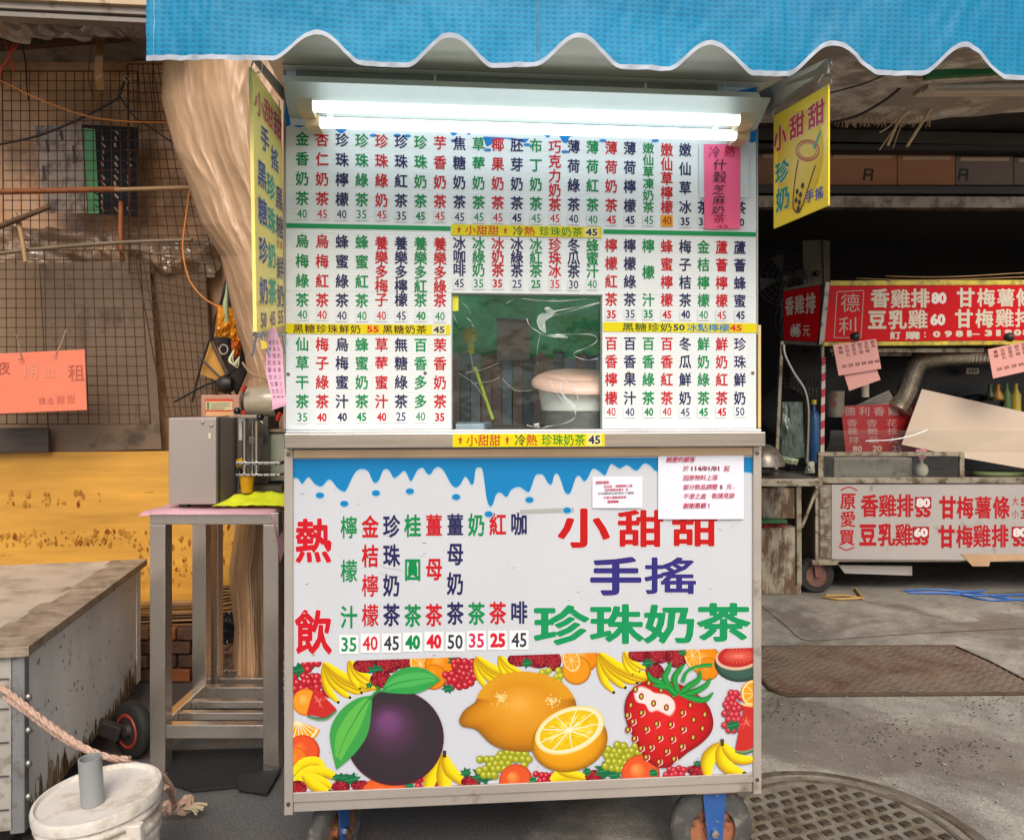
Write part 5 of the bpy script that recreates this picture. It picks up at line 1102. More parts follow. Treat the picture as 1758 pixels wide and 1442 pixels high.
Geo().tube(spline([P(384 + 7 * math.cos(k * PI / 6), 600 + 8 * math.sin(k * PI / 6), 3.2) for k in range(12)], 2, True), .003, 6, closed=True).build('key_ring', M('ring_metal', '#c4b8a8', .3, .8), t, smooth=True)

# cardboard and bricks at the foot of the wall
t = thing('cardboard_stack', 'flattened cardboard sheets stacked at the foot of the orange plywood', 'cardboard', G(280, 1140))
for k in range(11):
    u0, u1 = 225 + random.uniform(-10, 6), 335 + random.uniform(-12, 20); v = 1092 - k * 5.5; s_ = random.uniform(-4, 4)
    c = [P(u0, v, 3.28), P(u1, v + s_ - 4, 3.3), P(u1, v + s_ - 6, 3.46), P(u0, v, 3.46)]
    Geo().slab(c, (0, 0, .009)).build('cardboard_sheet', [M('card_a', '#8f6a42', .8, var=.25, vs=6), M('card_b', '#b0865a', .8, var=.2), M('card_c', '#6d5136', .8, var=.3)][k % 3], t)
t = thing('cardboard_stack', 'bent cardboard sheets heaped on black bag behind the steel stand', 'cardboard', G(405, 1130))
for k in range(8):
    u0, u1 = 372 + random.uniform(-6, 8), 438 + random.uniform(-6, 4); v = 1046 - k * 6; s_ = random.uniform(-12, 4)
    c = [P(u0, v + 6, 3.15), P(u1, v + s_, 3.15), P(u1, v + s_ - 3, 3.4), P(u0, v + 3, 3.4)]
    Geo().slab(c, (0, 0, .007)).build('cardboard_sheet', [M('card_b', '#b0865a', .8, var=.2), M('card_a', '#8f6a42', .8, var=.25, vs=6)][k % 2], t)
t = thing('rubbish_bag', 'crumpled black plastic rubbish bag under the bent cardboard sheets', 'bag', G(405, 1150))
bag([(372, 1048), (436, 1044), (432, 1110), (376, 1108)], .1, M('black_plastic', '#1c1c22', .3, var=.3, coat=.3), 'bag_skin', 3.2)
bag([(376, 1095), (428, 1090), (424, 1135), (378, 1135)], .06, M('brown_cloth', '#7a5a42', .7, var=.3), 'bag_bottom', 3.2)
t = thing('brick_wall', 'low wall of worn red bricks below the cardboard stack', 'wall', G(260, 1180))
bm_ = [M('brick_red', '#93532f', .85, var=.35, vs=12, bump=.6, bs=60), M('brick_dark', '#5e4030', .85, var=.35, vs=12, bump=.6, bs=60), M('brick_pale', '#8d6a4c', .85, var=.35, vs=12, bump=.6, bs=60)]
for r_ in range(4):
    for k in range(12):
        x = -2.05 + k * .125 + (r_ % 2) * .06; z = .004 + r_ * .062; j = random.uniform(-.008, .008)
        Geo().box(x, x + .115, 3.27 + j, 3.36 + j, z, z + .054).build('brick', random.choice(bm_), t, bevel=.005)
Geo().box(-2.05, -.55, 3.3, 3.48, 0.001, .24).build('mortar_core', M('mortar', '#4c3c30', .9, var=.3), t)

# ------------------------------------------------------------------ box cart (grey painted)
Z1, Z0 = .595, .10
nb, ntp = G(35, 1105, Z1), G(35, 1105, Z1)
A0 = G(38, 1108, Z1); A0.z = 0; B0 = G(240, 962, Z1); B0.z = 0
t = thing('box_cart', 'weathered grey painted wooden box cart with taped brown top, standing low on casters', 'cart', A0)
ax = (B0 - A0).normalized(); lf = Vector((-ax.y, ax.x, 0)); 
if lf.x > 0: lf = -lf
W_ = .95
gp = M('flaking_grey_paint', '#eceae2', .6, var=.1, vs=3, dirt='#b8aa90', da=.28, ds=5, bump=.25, bs=14, aniso=(1, 1, .45), sharp=.06)  # lightened in colour to stand for stronger light on the side
def bx(p, q, w0, w1, z0, z1, name, mat, bev=.003):
    c = [A0 + ax * p + lf * w0, A0 + ax * q + lf * w0, A0 + ax * q + lf * w1, A0 + ax * p + lf * w1]
    return Geo().hexa([x + Vector((0, 0, z0)) for x in c] + [x + Vector((0, 0, z1)) for x in c]).build(name, mat, t, bevel=bev)
LN = (B0 - A0).length
bx(0.02, LN - .02, 0, .015, Z0, Z1 - .02, 'side_panel', gp); bx(0.0, .015, .02, W_, Z0, Z1 - .02, 'front_panel', M('front_paint', '#a5a097', .6, var=.15, vs=4, dirt='#6e6354', da=.38, ds=8)); bx(LN - .018, LN, .02, W_, Z0, Z1 - .02, 'back_panel', gp)  # front in a darker copy of the lit side paint
bx(0.0, .03, -.006, .03, Z0 - .01, Z1 - .02, 'corner_strip', M('zinc_strip', '#8f9091', .5, .5, var=.15, dirt='#6b5d4c', da=.35, ds=14)); bx(LN - .05, LN + .004, -.003, .03, Z0, Z1 - .02, 'corner_strip', gp)
bx(0.02, LN - .02, .02, W_, Z0, Z0 + .02, 'floor_panel', M('raw_wood', '#8c6c48', .8, var=.3))
topm = M('worn_brown_top', '#c3b19c', .65, var=.16, vs=2.5, dirt='#a08f7c', da=.36, ds=4, bump=.15, bs=30)
bx(-.02, LN + .02, -.02, W_, Z1 - .018, Z1, 'top_board', topm, .006)
tape = M('grey_tape', '#9c8b78', .5, var=.22, vs=12, dirt='#7a6c5c', da=.4, ds=16, bump=.5, bs=25)
p = -.02
while p < LN + .0:
    k = min(random.uniform(.05, .17), LN + .02 - p); p += k; bx(p - k, p - .0008, -.024, .10 + random.uniform(-.02, .03), Z1 - .024, Z1 + .0016 + random.uniform(0, .0012), 'tape_wrap', tape, .001)
# torn timber along the lower edge
A = Art(lambda a, b, l: A0 + ax * a - lf * (.0008 + l * .00001) + Vector((0, 0, b)))
for k in range(200):
    a = random.uniform(.02, LN - .03); h = Z0 + abs(random.gauss(0, .022)) * (1.8 if a < .3 or a > LN - .35 else .8); w_ = random.uniform(.004, .02)
    A.tpoly([(a, Z0 + .001), (a + w_, Z0 + .001), (a + w_ * random.uniform(.5, 1.2), h * random.uniform(.9, 1.1)), (a + w_ * .4, h * 1.15), (a - w_ * .2, h)], random.choice(['#a98a60', '#8c6c48', '#c4ad88', '#5c4834', '#9a7a54']))
for k in range(140):
    a = random.uniform(.02, LN - .03); h = random.uniform(Z0, Z1 - .04); s_ = random.uniform(.002, .007); A.tpoly([(a, h), (a + s_, h + s_ * .3), (a + s_ * .7, h + s_ * 2.2), (a - s_ * .2, h + s_ * 1.4)], random.choice(['#c9c7bc', '#5a4c3c', '#4a4036', '#a5a398']))
A.build('flaked_spots', t)
for z in (.18, .27, .36, .45):
    for w0 in (-.008,): Geo().lathe([(0, -.006), (.008, -.004), (.011, 0), (.011, .004)], A0 + ax * .012 + lf * w0 + Vector((0, 0, z)), 10, 'Y').build('bolt', M('zinc_bolt', '#9c9a94', .4, .8), t, smooth=True)
for k, z in enumerate((.16, .25, .34, .43, .51)): Geo().tube([A0 + ax * -.001 + lf * .03 + Vector((0, -.004, z)), A0 + ax * .0 + lf * .2 + Vector((0, -.004, z + .004)), A0 + ax * .0 + lf * .5 + Vector((0, -.004, z))], .0018, 6).build('binding_wire', blk, t, smooth=True)
def whl(c, r, wdt, an, rim):
    tt = t; g = Geo(); g.lathe([(r * .6, -wdt / 2), (r * .9, -wdt / 2), (r, -wdt * .3), (r, wdt * .3), (r * .9, wdt / 2), (r * .6, wdt / 2), (r * .6, -wdt / 2)], (0, 0, 0), 36, 'Y', cap=False)
    R = Matrix.Rotation(an, 3, 'Z'); g.v = [tuple(c + R @ Vector(v)) for v in g.v]; w_ = g.build('tyre', M('black_rubber', '#242220', .75, var=.3, vs=30), t, smooth=True)
    g = Geo(); g.lathe([(r * .5, -wdt / 2 - .002), (r * .6, -wdt / 2 - .004), (r * .63, -wdt / 2 + .002)], (0, 0, 0), 30, 'Y', cap=False); g.v = [tuple(c + R @ Vector(v)) for v in g.v]; g.build('rim_ring', rim, t, smooth=True)
    g = Geo(); g.lathe([(0, -wdt / 2 - .012), (r * .2, -wdt / 2 - .01), (r * .25, -wdt / 2 + .004), (r * .6, -wdt / 2 + .004), (r * .6, wdt / 2 - .004), (0, wdt / 2 - .004)], (0, 0, 0), 24, 'Y', cap=False); g.v = [tuple(c + R @ Vector(v)) for v in g.v]; g.build('hub', M('dark_hub', '#3a3432', .6, var=.3), t, smooth=True)
wc = G(228, 1298); whl(Vector((wc.x, wc.y, .097)), .097, .045, -.55, M('red_rim', '#a23a28', .5, var=.2))
pfk = Vector((wc.x - .06, wc.y - .02, .1)); Geo().bar(pfk + Vector((-.12, 0, .04)), pfk + Vector((.03, 0, -.01)), .03, .05).build('fork', M('dark_hub', '#3a3432', .6), t, bevel=.004)
for p, q in ((.12, .12), (.12, .8), (LN - .15, .8)):
    c = A0 + ax * p + lf * q; whl(Vector((c.x, c.y, .09)), .09, .04, -.2, M('dark_rim', '#4a3a34', .5))
# ------------------------------------------------------------------ bucket, rope
bc = G(186, 1358, .345); t = thing('plastic_bucket', 'dirty white lidded plastic bucket with a grey pipe standing up through the lid', 'bucket', (bc.x, bc.y, 0), tilt=(math.radians(1.5), math.radians(-3), 0))
R_ = .131; bkm = M('grubby_white_plastic', '#d6cdc0', .5, var=.12, vs=6, dirt='#a89884', da=.4, ds=9, bump=.15, bs=40)
BL_ = lambda prof, name, mat, seg=56: Geo().lathe(prof, (0, 0, 0), seg).build(name, mat, t, local=True, smooth=True)
BL_([(R_ * .84, 0.002), (R_ * .86, .02), (R_ * .93, .24), (R_ * .96, .24), (R_ * .97, .248), (R_ * .95, .256), (R_ * .94, .262), (R_ * .985, .264), (R_ * 1., .272), (R_ * .985, .28), (R_ * .95, .284), (R_ * .95, .296), (R_ * .99, .3), (R_ * 1.005, .308), (R_ * .98, .314), (R_ * .955, .318), (R_ * .95, .33)], 'bucket_body', bkm)
BL_([(R_ * 1.0, .322), (R_ * 1.025, .324), (R_ * 1.03, .342), (R_ * 1.01, .349), (R_ * .97, .349), (R_ * .95, .340), (R_ * .6, .3395), (0, .339)], 'lid', M('grubby_lid', '#dcd4c8', .5, var=.16, vs=7, dirt='#bcb0a0', da=.4, ds=7, bump=.2, bs=50))
g = Geo().lathe([(.024, .34), (.024, .445), (.0205, .445), (.0205, .36)], (.004, -.03, 0), 24, cap=False).build('pipe', M('grey_pvc', '#8f9190', .4, var=.06), t, local=True, smooth=True)
Geo().box(R_ * .78, R_ * .8 + .03, -R_ * .62, -R_ * .62 + .02, .262, .312).build('lid_latch', bkm, t, local=True, bevel=.003)
t = thing('rope', 'thick pinkish rope stretched from the box cart past the bucket to a knot', 'rope', G(310, 1400))
ropm = M('pink_rope', '#c2a08c', .8, var=.2, vs=40, bump=.7, bs=120)
def twist(pts, r, n=10):
    c = spline(pts, n); T = sum((c[i + 1] - c[i]).length for i in range(len(c) - 1)); m_ = int(T / .006); s_ = []; acc = 0; j = 0
    for i in range(m_):
        d = i * .006
        while j < len(c) - 2 and acc + (c[j + 1] - c[j]).length < d: acc += (c[j + 1] - c[j]).length; j += 1
        l = (c[j + 1] - c[j]).length or 1; s_.append((c[j].lerp(c[j + 1], min(1, (d - acc) / l)), (c[j + 1] - c[j]).normalized()))
    g = Geo()
    for k in range(3):
        pth = []
        for i, (p, tn) in enumerate(s_):
            x = tn.cross(Vector((0, 0, 1))).normalized(); y = tn.cross(x); an = i * .006 / (r * 5) * 2 * PI / 2 + k * 2 * PI / 3; pth.append(p + (x * math.cos(an) + y * math.sin(an)) * r * .55)
        g.tube(pth, r * .6, 6)
    return g
twist([P(-20, 1168, 1.97), P(20, 1192, 1.95), P(80, 1240, 1.9), P(140, 1280, 1.88), P(190, 1300, 1.88), P(228, 1302, 1.88)], .0072).build('rope_run', ropm, t, smooth=True)
twist([P(-20, 1176, 1.99), P(30, 1210, 1.96), P(100, 1262, 1.93), P(150, 1288, 1.92), P(200, 1304, 1.92), P(270, 1325, 1.95), P(300, 1362, 2.05)], .0072).build('rope_run', ropm, t, smooth=True)
kn = G(305, 1392, .03)
for k in range(3): twist([kn + Vector((.035 * math.cos(q + k), .02 * math.sin(q * 1.3 + k), .022 * math.sin(q * 2 + k * 2) + .012)) for q in (0, 1, 2, 3, 4, 5, 6)], .0085, 5).build('rope_knot', ropm, t, smooth=True)
for k in range(9):
    a = random.uniform(-.03, .03); Geo().tube(spline([kn + Vector((.02, a * .3, .01)), kn + Vector((.05, a * .6, .015)), kn + Vector((.075 + random.uniform(-.01, .01), a, .006))], 3), .003, 5).build('frayed_strand', M('frayed', '#b8a888', .9), t, smooth=True)
twist([P(285, 1350, 1.98), kn + Vector((-.01, 0, .02)), P(290, 1390, 1.95)], .0072).build('rope_run', ropm, t, smooth=True)
t = thing('floor_mat', 'black rubbery mat lying under the steel stand', 'mat', G(380, 1350, .0))
mp_ = [G(285, 1290, .004), G(470, 1285, .004), G(482, 1322, .004), G(458, 1364, .004), G(410, 1352, .004), G(330, 1360, .004), G(288, 1346, .004)]
Geo().slab(mp_[::-1], (0, 0, .006)).build('mat', M('black_mat', '#17171b', .75, var=.3, vs=8, bump=.6, bs=60), t, bevel=.002)
c = [G(405, 1336, .012), G(420, 1330, .014), G(482, 1322, .014), G(458, 1364, .014), G(408, 1356, .014)]
Geo().slab([Vector(p) for p in c][::-1], (0, 0, .004)).build('mesh_corner', M('mesh_black', '#202024', .6, var=.4, vs=120, bump=1., bs=200), t)

# ------------------------------------------------------------------ stainless stands
ss = M('stainless', '#d3c8bc', .27, .88, var=.08, vs=3, aniso=(1, 1, .3))
def stand(x0, y0, w_, d_, h_, label):
    t = thing('steel_stand', label, 'stand', (x0, y0, 0), group='stainless steel stands'); a = .052
    for i, (px, py) in enumerate(((0, 0), (w_ - a, 0), (0, d_ - a), (w_ - a, d_ - a))): Geo().box(px, px + a, py, py + a, 0.003, h_ - .041).build('leg', ss, t, local=True, bevel=.002)
    Geo().box(0, w_, 0, a * .9, h_ - .04, h_).build('top_rail', ss, t, local=True, bevel=.002); Geo().box(0, w_, d_ - a, d_, h_ - .04, h_).build('top_rail', ss, t, local=True, bevel=.002)
    for px in (0, w_ - a * .8): Geo().box(px, px + a * .8, a * .9 + .0005, d_ - a - .0005, h_ - .04, h_).build('top_rail', ss, t, local=True, bevel=.002)
    zl = .115
    for py in (.004, d_ - a + .004): Geo().box(a + .0005, w_ - a - .0005, py, py + .035, zl, zl + .045).build('shelf_rail', ss, t, local=True, bevel=.002)
    for px in (.004, w_ - a + .006): Geo().box(px, px + .035, a + .0005, d_ - a - .0005, zl, zl + .045).build('shelf_rail', ss, t, local=True, bevel=.002)
    for k in (1, 2): y = .04 + (d_ - .08) * k / 3 - .012; Geo().box(.0395, w_ - .047, y, y + .028, zl + .008, zl + .034).build('shelf_slat', ss, t, local=True, bevel=.002)
    return t
fl = G(257, 1327); fr_ = G(478, 1327); SY = fl.y; SX = fl.x; SW = fr_.x - fl.x
SH = H - (880 - HY) * SY / F
stand(SX, SY, SW, .38, SH, 'front stainless steel stand carrying the grey cup sealing machine')
stand(SX + .01, SY + .42, SW - .02, .36, SH, 'rear stainless steel stand directly behind the one with the sealing machine')
t = thing('pink_plastic_sheet', 'pale pink plastic sheet spread under the sealing machine on the steel stand', 'sheet', (SX, SY, SH))
def ps(a, b):
    x = SX - .03 + (SW + .04) * a; y = SY - .015 + .42 * b; z = SH + .006 + .003 * nz(x * 9, y * 9)
    if a < .08: z += -.012 * (1 - a / .08) * 0 - .004
    if a > .93: z -= .16 * ((a - .93) / .07) ** 1.6 * (1 - b); 
    if b < .08: z -= .010 * (1 - b / .08)
    return (x, y, z)
Geo().grid(ps, 50, 20).build('sheet', M('pink_plastic', '#e0aeb8', .4, var=.08, vs=5, coat=.1), t, smooth=True)
# sealing machine
t = thing('sealing_machine', 'stainless cup sealing machine with chrome columns and black ball knobs', 'machine', (SX + .06, SY + .03, SH + .01))
mz = SH + .012; m0 = P(289, 866, SY + .05); Ym = SY + .05
X = lambda u, Y=Ym: (u - HX) * Y / F
Z = lambda v, Y=Ym: H - (v - HY) * Y / F
msh = M('machine_steel', '#b8aaa2', .36, .5, var=.06, vs=2)
Geo().box(X(289), X(371), Ym, Ym + .30, Z(866), Z(717)).build('housing', msh, t, bevel=.004)
Geo().box(X(305), X(320), Ym + .01, Ym + .04, Z(871), Z(866) - .0005).build('foot', blk, t)
Geo().slab([P(371.5, 716, Ym), P(392, 713, Ym + .16), P(392, 850, Ym + .16), P(371.5, 866, Ym)][::-1], (.004, 0, 0)).build('side_plate', M('machine_dark', '#777069', .35, .6, var=.15), t, bevel=.001)
Geo().box(X(372) + .006, X(432), Ym + .17, Ym + .3, Z(862), Z(717)).build('rear_body', M('machine_dark', '#777069', .35, .6), t, bevel=.002)
for u, v in ((348, 725), (363, 730)): Geo().lathe([(0, -.004), (.006, -.003), (.008, .001)], (X(u), Ym - .0005, Z(v)), 12, 'Y').build('screw', M('ring_metal', '#c4b8a8', .3, .8), t, smooth=True)
Geo().box(X(358), X(363), Ym - .002, Ym - .0005, Z(753), Z(743)).build('label_tag', M('ivory', '#d8cfb8', .5), t)
Geo().box(X(393), X(405.5), Ym + .09, Ym + .12, Z(758), Z(716)).build('grey_strip', M('pale_grey', '#b9bfb6', .5), t, bevel=.001)
chrome = M('chrome', '#d8d2c8', .12, 1., var=.02)
for u, y in ((409, .06), (415.5, .10), (423, .10), (432, .05)): Geo().tube([(X(u), Ym + y, Z(724)), (X(u), Ym + y, Z(817))], .0085 if u in (409, 432) else .0045, 14).build('guide_column', chrome, t, smooth=True)
for v, h_ in ((794, .012), (815, .008)):
    Geo().box(X(398), X(476), Ym + .03, Ym + .12, Z(v) - h_, Z(v)).build('clamp_plate', chrome, t, bevel=.003)
    for k in range(7): Geo().lathe([(0, -.003), (.003, -.002), (.003, .001)], (X(403 + k * 11), Ym + .0295, Z(v) - h_ / 2), 8, 'Y').build('plate_bolt', M('bolt_dark', '#4a453e', .3, .9), t, smooth=True)
Geo().box(X(403), X(434), Ym + .04, Ym + .12, Z(719), Z(713)).build('head_plate', chrome, t, bevel=.002); Geo().box(X(413), X(430), Ym + .07, Ym + .13, Z(765), Z(752)).build('cross_block', M('machine_dark', '#777069', .35, .6), t, bevel=.002)
for u, v in ((398, 706), (438, 717)):
    Geo().lathe([(.0, -.013), (.007, -.011), (.0125, -.004), (.0125, .004), (.007, .011), (0, .013)], (X(u), Ym + .05, Z(v)), 16).build('ball_knob', M('black_ball', '#121214', .15, coat=.5), t, smooth=True)
    Geo().tube([(X(u), Ym + .05, Z(v + 5)), (X(u) + .01, Ym + .05, Z(v + 10))], .003, 8).build('knob_stem', chrome, t, smooth=True)
cupm = M('amber_cup', '#c99312', .3, var=.1, vs=6)
Geo().lathe([(0, 0), (.019, 0), (.026, .062), (0, .062)], (X(413), Ym + .06, Z(849)), 24, cap=False).build('amber_cup', cupm, t, smooth=True); Geo().lathe([(0, -.02), (.018, -.012), (.02, 0), (.018, .014), (0, .02)], (X(402), Ym + .07, Z(798)), 16).build('amber_dial', cupm, t, smooth=True)
Geo().tube([(X(398), Ym + .09, Z(800)), (X(396), Ym + .08, Z(820)), (X(397), Ym + .07, Z(842))], [.006, .01, .008], 10).build('black_lever', blk, t, smooth=True)
t = thing('control_cabinet', 'pale green grey electric cabinet behind the chrome columns', 'cabinet', (X(455), Ym + .3, SH + .012))
Geo().box(X(434, Ym + .2), X(492, Ym + .2), Ym + .2, Ym + .4, Z(826, Ym + .2), Z(744, Ym + .2)).build('cabinet_body', M('grey_green', '#a9ac9a', .4, .1, var=.06), t, bevel=.003)
Geo().box(X(434, Ym + .2), X(492, Ym + .2), Ym + .19, Ym + .4, Z(742, Ym + .2), Z(737, Ym + .2)).build('cabinet_lid', M('lid_steel', '#b09c84', .3, .8), t, bevel=.001)
Geo().box(X(420, Ym + .2), X(494, Ym + .2), Ym + .13, Ym + .4, Z(862, Ym + .2) + .001, Z(829, Ym + .2)).build('cabinet_base', M('machine_dark', '#777069', .35, .6), t, bevel=.003)
for v in (768, 776, 800): Geo().lathe([(0, -.003), (.003, -.002), (.003, .001)], (X(437, Ym + .2), Ym + .1995, Z(v, Ym + .2)), 8, 'Y').build('screw', blk, t)
t = thing('film_roll', 'roll of clear sealing film with red end caps above the cabinet', 'roll', P(450, 720, Ym + .2))
rx0, rx1 = X(424, Ym + .2), X(474, Ym + .2); rz_ = Z(690, Ym + .2)
Geo().lathe([(.0, rx0), (.054, rx0), (.056, rx0 + .005), (.056, rx1 - .005), (.054, rx1), (0, rx1)], (0, Ym + .22, rz_), 36, 'X').build('film', M('milky_film', '#b8a98e', .2, var=.12, vs=14, bump=.3, bs=50, coat=.5), t, smooth=True)
for x in (rx0 - .012, rx1 + .002): Geo().lathe([(0, x), (.05, x), (.05, x + .01), (0, x + .01)], (0, Ym + .22, rz_), 24, 'X').build('end_disc', M('roll_black', '#2a2524', .4), t, smooth=True)
for (u, v), (a, b) in (((422, 662), (416, 672)), ((417, 705), (420, 712)), ((476, 722), (481, 708))): Geo().tube([P(u, v, Ym + .15), P(a, b, Ym + .15)], .008, 8).build('red_catch', M('red_plastic', '#c2281c', .35), t, smooth=True)
Geo().tube([(rx0 - .02, Ym + .22, Z(742, Ym + .2)), (rx0 - .02, Ym + .22, rz_)], .006, 8).build('roll_bracket', ss, t, smooth=True)
t = thing('labelled_box', 'salmon metal box with orange bordered instruction label behind the sealing machine', 'box', P(378, 740, Ym + .34))
Yx = Ym + .34
Geo().box(X(345, Yx), X(411, Yx), Yx, Yx + .12, Z(862, Yx), Z(678, Yx)).build('box_body', M('salmon_metal', '#b98c76', .4, .3, var=.06), t, bevel=.003)
A = Art(pxmap(Yx, .0001)); A.rect(352, 400, 686, 720, '#d9cfa4'); A.rect(352, 400, 685, 689, '#d84a28'); A.rect(352, 400, 704, 707, '#d84a28'); A.rect(352, 353, 689, 720, '#d84a28'); A.rect(399, 400, 689, 704, '#d84a28'); A.rect(353.5, 399, 708, 720, '#e8b27a')
for j in range(4): A.rect(355, 359.5, 690.5 + j * 3.3, 693 + j * 3.3, '#2c7a48')
for j in range(5): A.stroke([(362, 692 + j * 2.6), (362 + random.uniform(20, 35), 692 + j * 2.6)], .8, '#8a7a58')
A.build('instruction_label', t)
t = thing('yellow_cloth', 'bright lime yellow cloth folded on the stand in front of the cabinet', 'cloth', P(430, 865, Ym))
def yc(a, b):
    x0, x1 = X(366 + 30 * b), X(492); x = x0 + (x1 - x0) * a; y = Ym - .02 + .2 * b
    e = min(a * 6, 1) ** .7; ht = .004 + e * (.030 * min(1, b * 3 + .05)) * (1 + .35 * nz(x * 14, y * 16)) + .008 * nz(x * 30, y * 20) * e
    return (x, y, SH + .014 + max(0, ht))
Geo().grid(yc, 50, 36).build('cloth', M('lime_cloth', '#d8dd1c', .7, var=.08, vs=20, bump=.4, bs=150), t, smooth=True)
# ------------------------------------------------------------------ right side: fried chicken stall
YC = G(1410, 1022).y; s_ = F / YC
t = CK = thing('chicken_cart', 'wheeled fried chicken stall with red price sign above and white price panel below', 'food cart', G(1560, 1022))
px = lambda u, Y=YC: (u - HX) * Y / F
pz = lambda v, Y=YC: H - (v - HY) * Y / F
red = M('sign_red', '#c01018', .5, spec=.15, var=.05, vs=2, dirt='#8a1a1c', da=.25, ds=5)
yel = M('yellow_edge', '#c9b43c', .5, var=.35, vs=9, dirt='#8a7440', da=.4, ds=12)
UR = 2000
sb_ = Geo().slab([P(1417, 491, YC), P(UR, 489, YC), P(UR, 582, YC), P(1412, 587, YC)], (0, .06, 0)).build('sign_panel', red, t, bevel=.003)
Geo().slab([P(1426, 482, YC), P(UR, 480, YC), P(UR, 488.5, YC), P(1425, 490.5, YC)], (0, .07, 0)).build('sign_edge', yel, t, bevel=.002)
Geo().slab([P(1412, 587.5, YC), P(UR, 582.5, YC), P(UR, 590, YC), P(1412, 594, YC)], (0, .07, 0)).build('sign_edge', yel, t, bevel=.002)
Ys = 5.0
sside = Geo().slab([P(1345, 501, Ys), P(1408, 490, YC + .01), P(1406, 587, YC + .01), P(1345, 584, Ys)], (.01, .02, 0)).build('side_sign_panel', red, t)
Geo().slab([P(1345, 496, Ys), P(1408, 483, YC + .01), P(1408, 489, YC + .01), P(1345, 500, Ys)], (.012, .02, 0)).build('sign_edge', M('grime_edge', '#7d7466', .6, var=.3), t)
Geo().slab([P(1345, 585, Ys), P(1406, 588, YC + .01), P(1408, 594, YC + .01), P(1345, 590, Ys)], (.012, .02, 0)).build('sign_edge', M('grime_edge', '#7d7466', .6, var=.3), t)
Geo().slab([P(1417, 484, YC - .01), P(1425, 484, YC - .01), P(1415, 592, YC - .01), P(1406, 592, YC - .01)], (0, .05, 0)).build('corner_trim', M('grime_zinc', '#9a968e', .5, .5, var=.2, dirt='#5c5246', da=.4, ds=20), t, bevel=.002)
A = Art(pxmap(YC, .0003)); cre = '#d8cdb8'
for ch, x, y, w_, h_, o_ in (('香', 1511, 512, 31, 32, .03), ('雞', 1546, 513, 33, 32, .02), ('排', 1580, 512, 31, 32, .03), ('甘', 1658, 511, 30, 32, .035), ('梅', 1693, 511, 30, 31, .025), ('薯', 1727, 511, 30, 31, .02), ('條', 1760, 511, 30, 31, .025), ('豆', 1506, 549, 31, 32, .035), ('乳', 1541, 549, 31, 32, .03), ('雞', 1576, 548, 33, 32, .02), ('甘', 1655, 547, 30, 31, .035), ('梅', 1690, 547, 30, 31, .025), ('雞', 1725, 546, 31, 31, .02), ('排', 1758, 546, 30, 31, .03)): A.layer = 1; A.text(ch, x, y, w_, h_, cre, off=o_)
for tx, x, y, w_, h_, c_ in (('80', 1612, 512, 26, 20, '#e6dfd4'), ('60', 1610, 549, 26, 20, '#e6dfd4')): A.layer = 1; A.text(tx, x, y, w_, h_, c_, off=.055)
for ch, x, w_ in (('訂', 1537, 18), ('購', 1567, 24)): A.layer = 1; A.text(ch, x, 576, w_, 13, cre, off=.035)
for k, ch in enumerate(': 0981 - 31908'.replace(' ', '')):
    x = [1588, 1608, 1628, 1647, 1664, 1678, 1697, 1714, 1731, 1747, 1762][k]; A.layer = 1
    if ch == '-': A.stroke([(1667, 574), (1682, 574)], 2, cre)
    elif ch == ':': A.disc(x, 572, 1.5, 1.5, [(0, cre), (1, cre)], seg=8); A.disc(x, 578, 1.5, 1.5, [(0, cre), (1, cre)], seg=8)
    else: A.text(ch, x, 574 - .02 * (x - 1600), 13 if ch != '1' else 8, 11, cre, off=.06)
for l in ([(1437, 501), (1483, 499)], [(1483, 499), (1478, 580)], [(1478, 580), (1432, 580)], [(1432, 580), (1437, 501)]): A.layer = 1; A.stroke(l, 1.6, '#c89a90')
for ch, x, y in (('德', 1460, 520), ('利', 1456, 560)): A.layer = 1; A.text(ch, x, y, 32, 32, '#c9a89c', off=0)
A.build('sign_lettering', sb_)
cc = [P(1345, 501, Ys), P(1408, 490, YC + .01), P(1406, 587, YC + .01), P(1345, 584, Ys)]; nn_ = (cc[1] - cc[0]).cross(cc[3] - cc[0]).normalized(); nn_ = nn_ if nn_.y < 0 else -nn_
A = Art(lambda a, b, l: bil(cc, a, b) + nn_ * (.002 + l * .0003))
for ch, x, y, w_, h_, o_ in (('香', .18, .31, .24, .36, .03), ('雞', .46, .3, .26, .36, .02), ('排', .76, .3, .26, .37, .03), ('元', .66, .8, .19, .22, .01)): A.layer = 1; A.text(ch, x, y, w_, h_, cre, off=o_)
A.layer = 1; A.text('65', .35, .8, .3, .26, cre, off=.07); A.layer = 3; A.rect(.26, .46, .71, .89, '#a8171c'); A.layer = 4; A.text('80', .36, .8, .19, .17, '#e8e0d4', off=.06)
A.build('sign_lettering', sside)
gz = M('grimy_frame', '#a39884', .5, .35, var=.2, vs=6, dirt='#5e4e3a', da=.4, ds=12)
def rail(u0, v0, u1, v1, Y, th=.03, mat=None, par=None, name='frame_rail'): return Geo().slab([P(u0, v0, Y), P(u1, v0, Y), P(u1, v1, Y), P(u0, v1, Y)], (0, th, 0)).build(name, mat or gz, par or CK, bevel=.002)
rail(1425, 598, 1690, 605, YC + .06); rail(1428, 606, 1565, 611, YC + .3)
Geo().tube([P(1412, 595, YC + .02), P(1412, 780, YC + .02)], .012, 10).build('corner_pole', gz, CK, smooth=True)
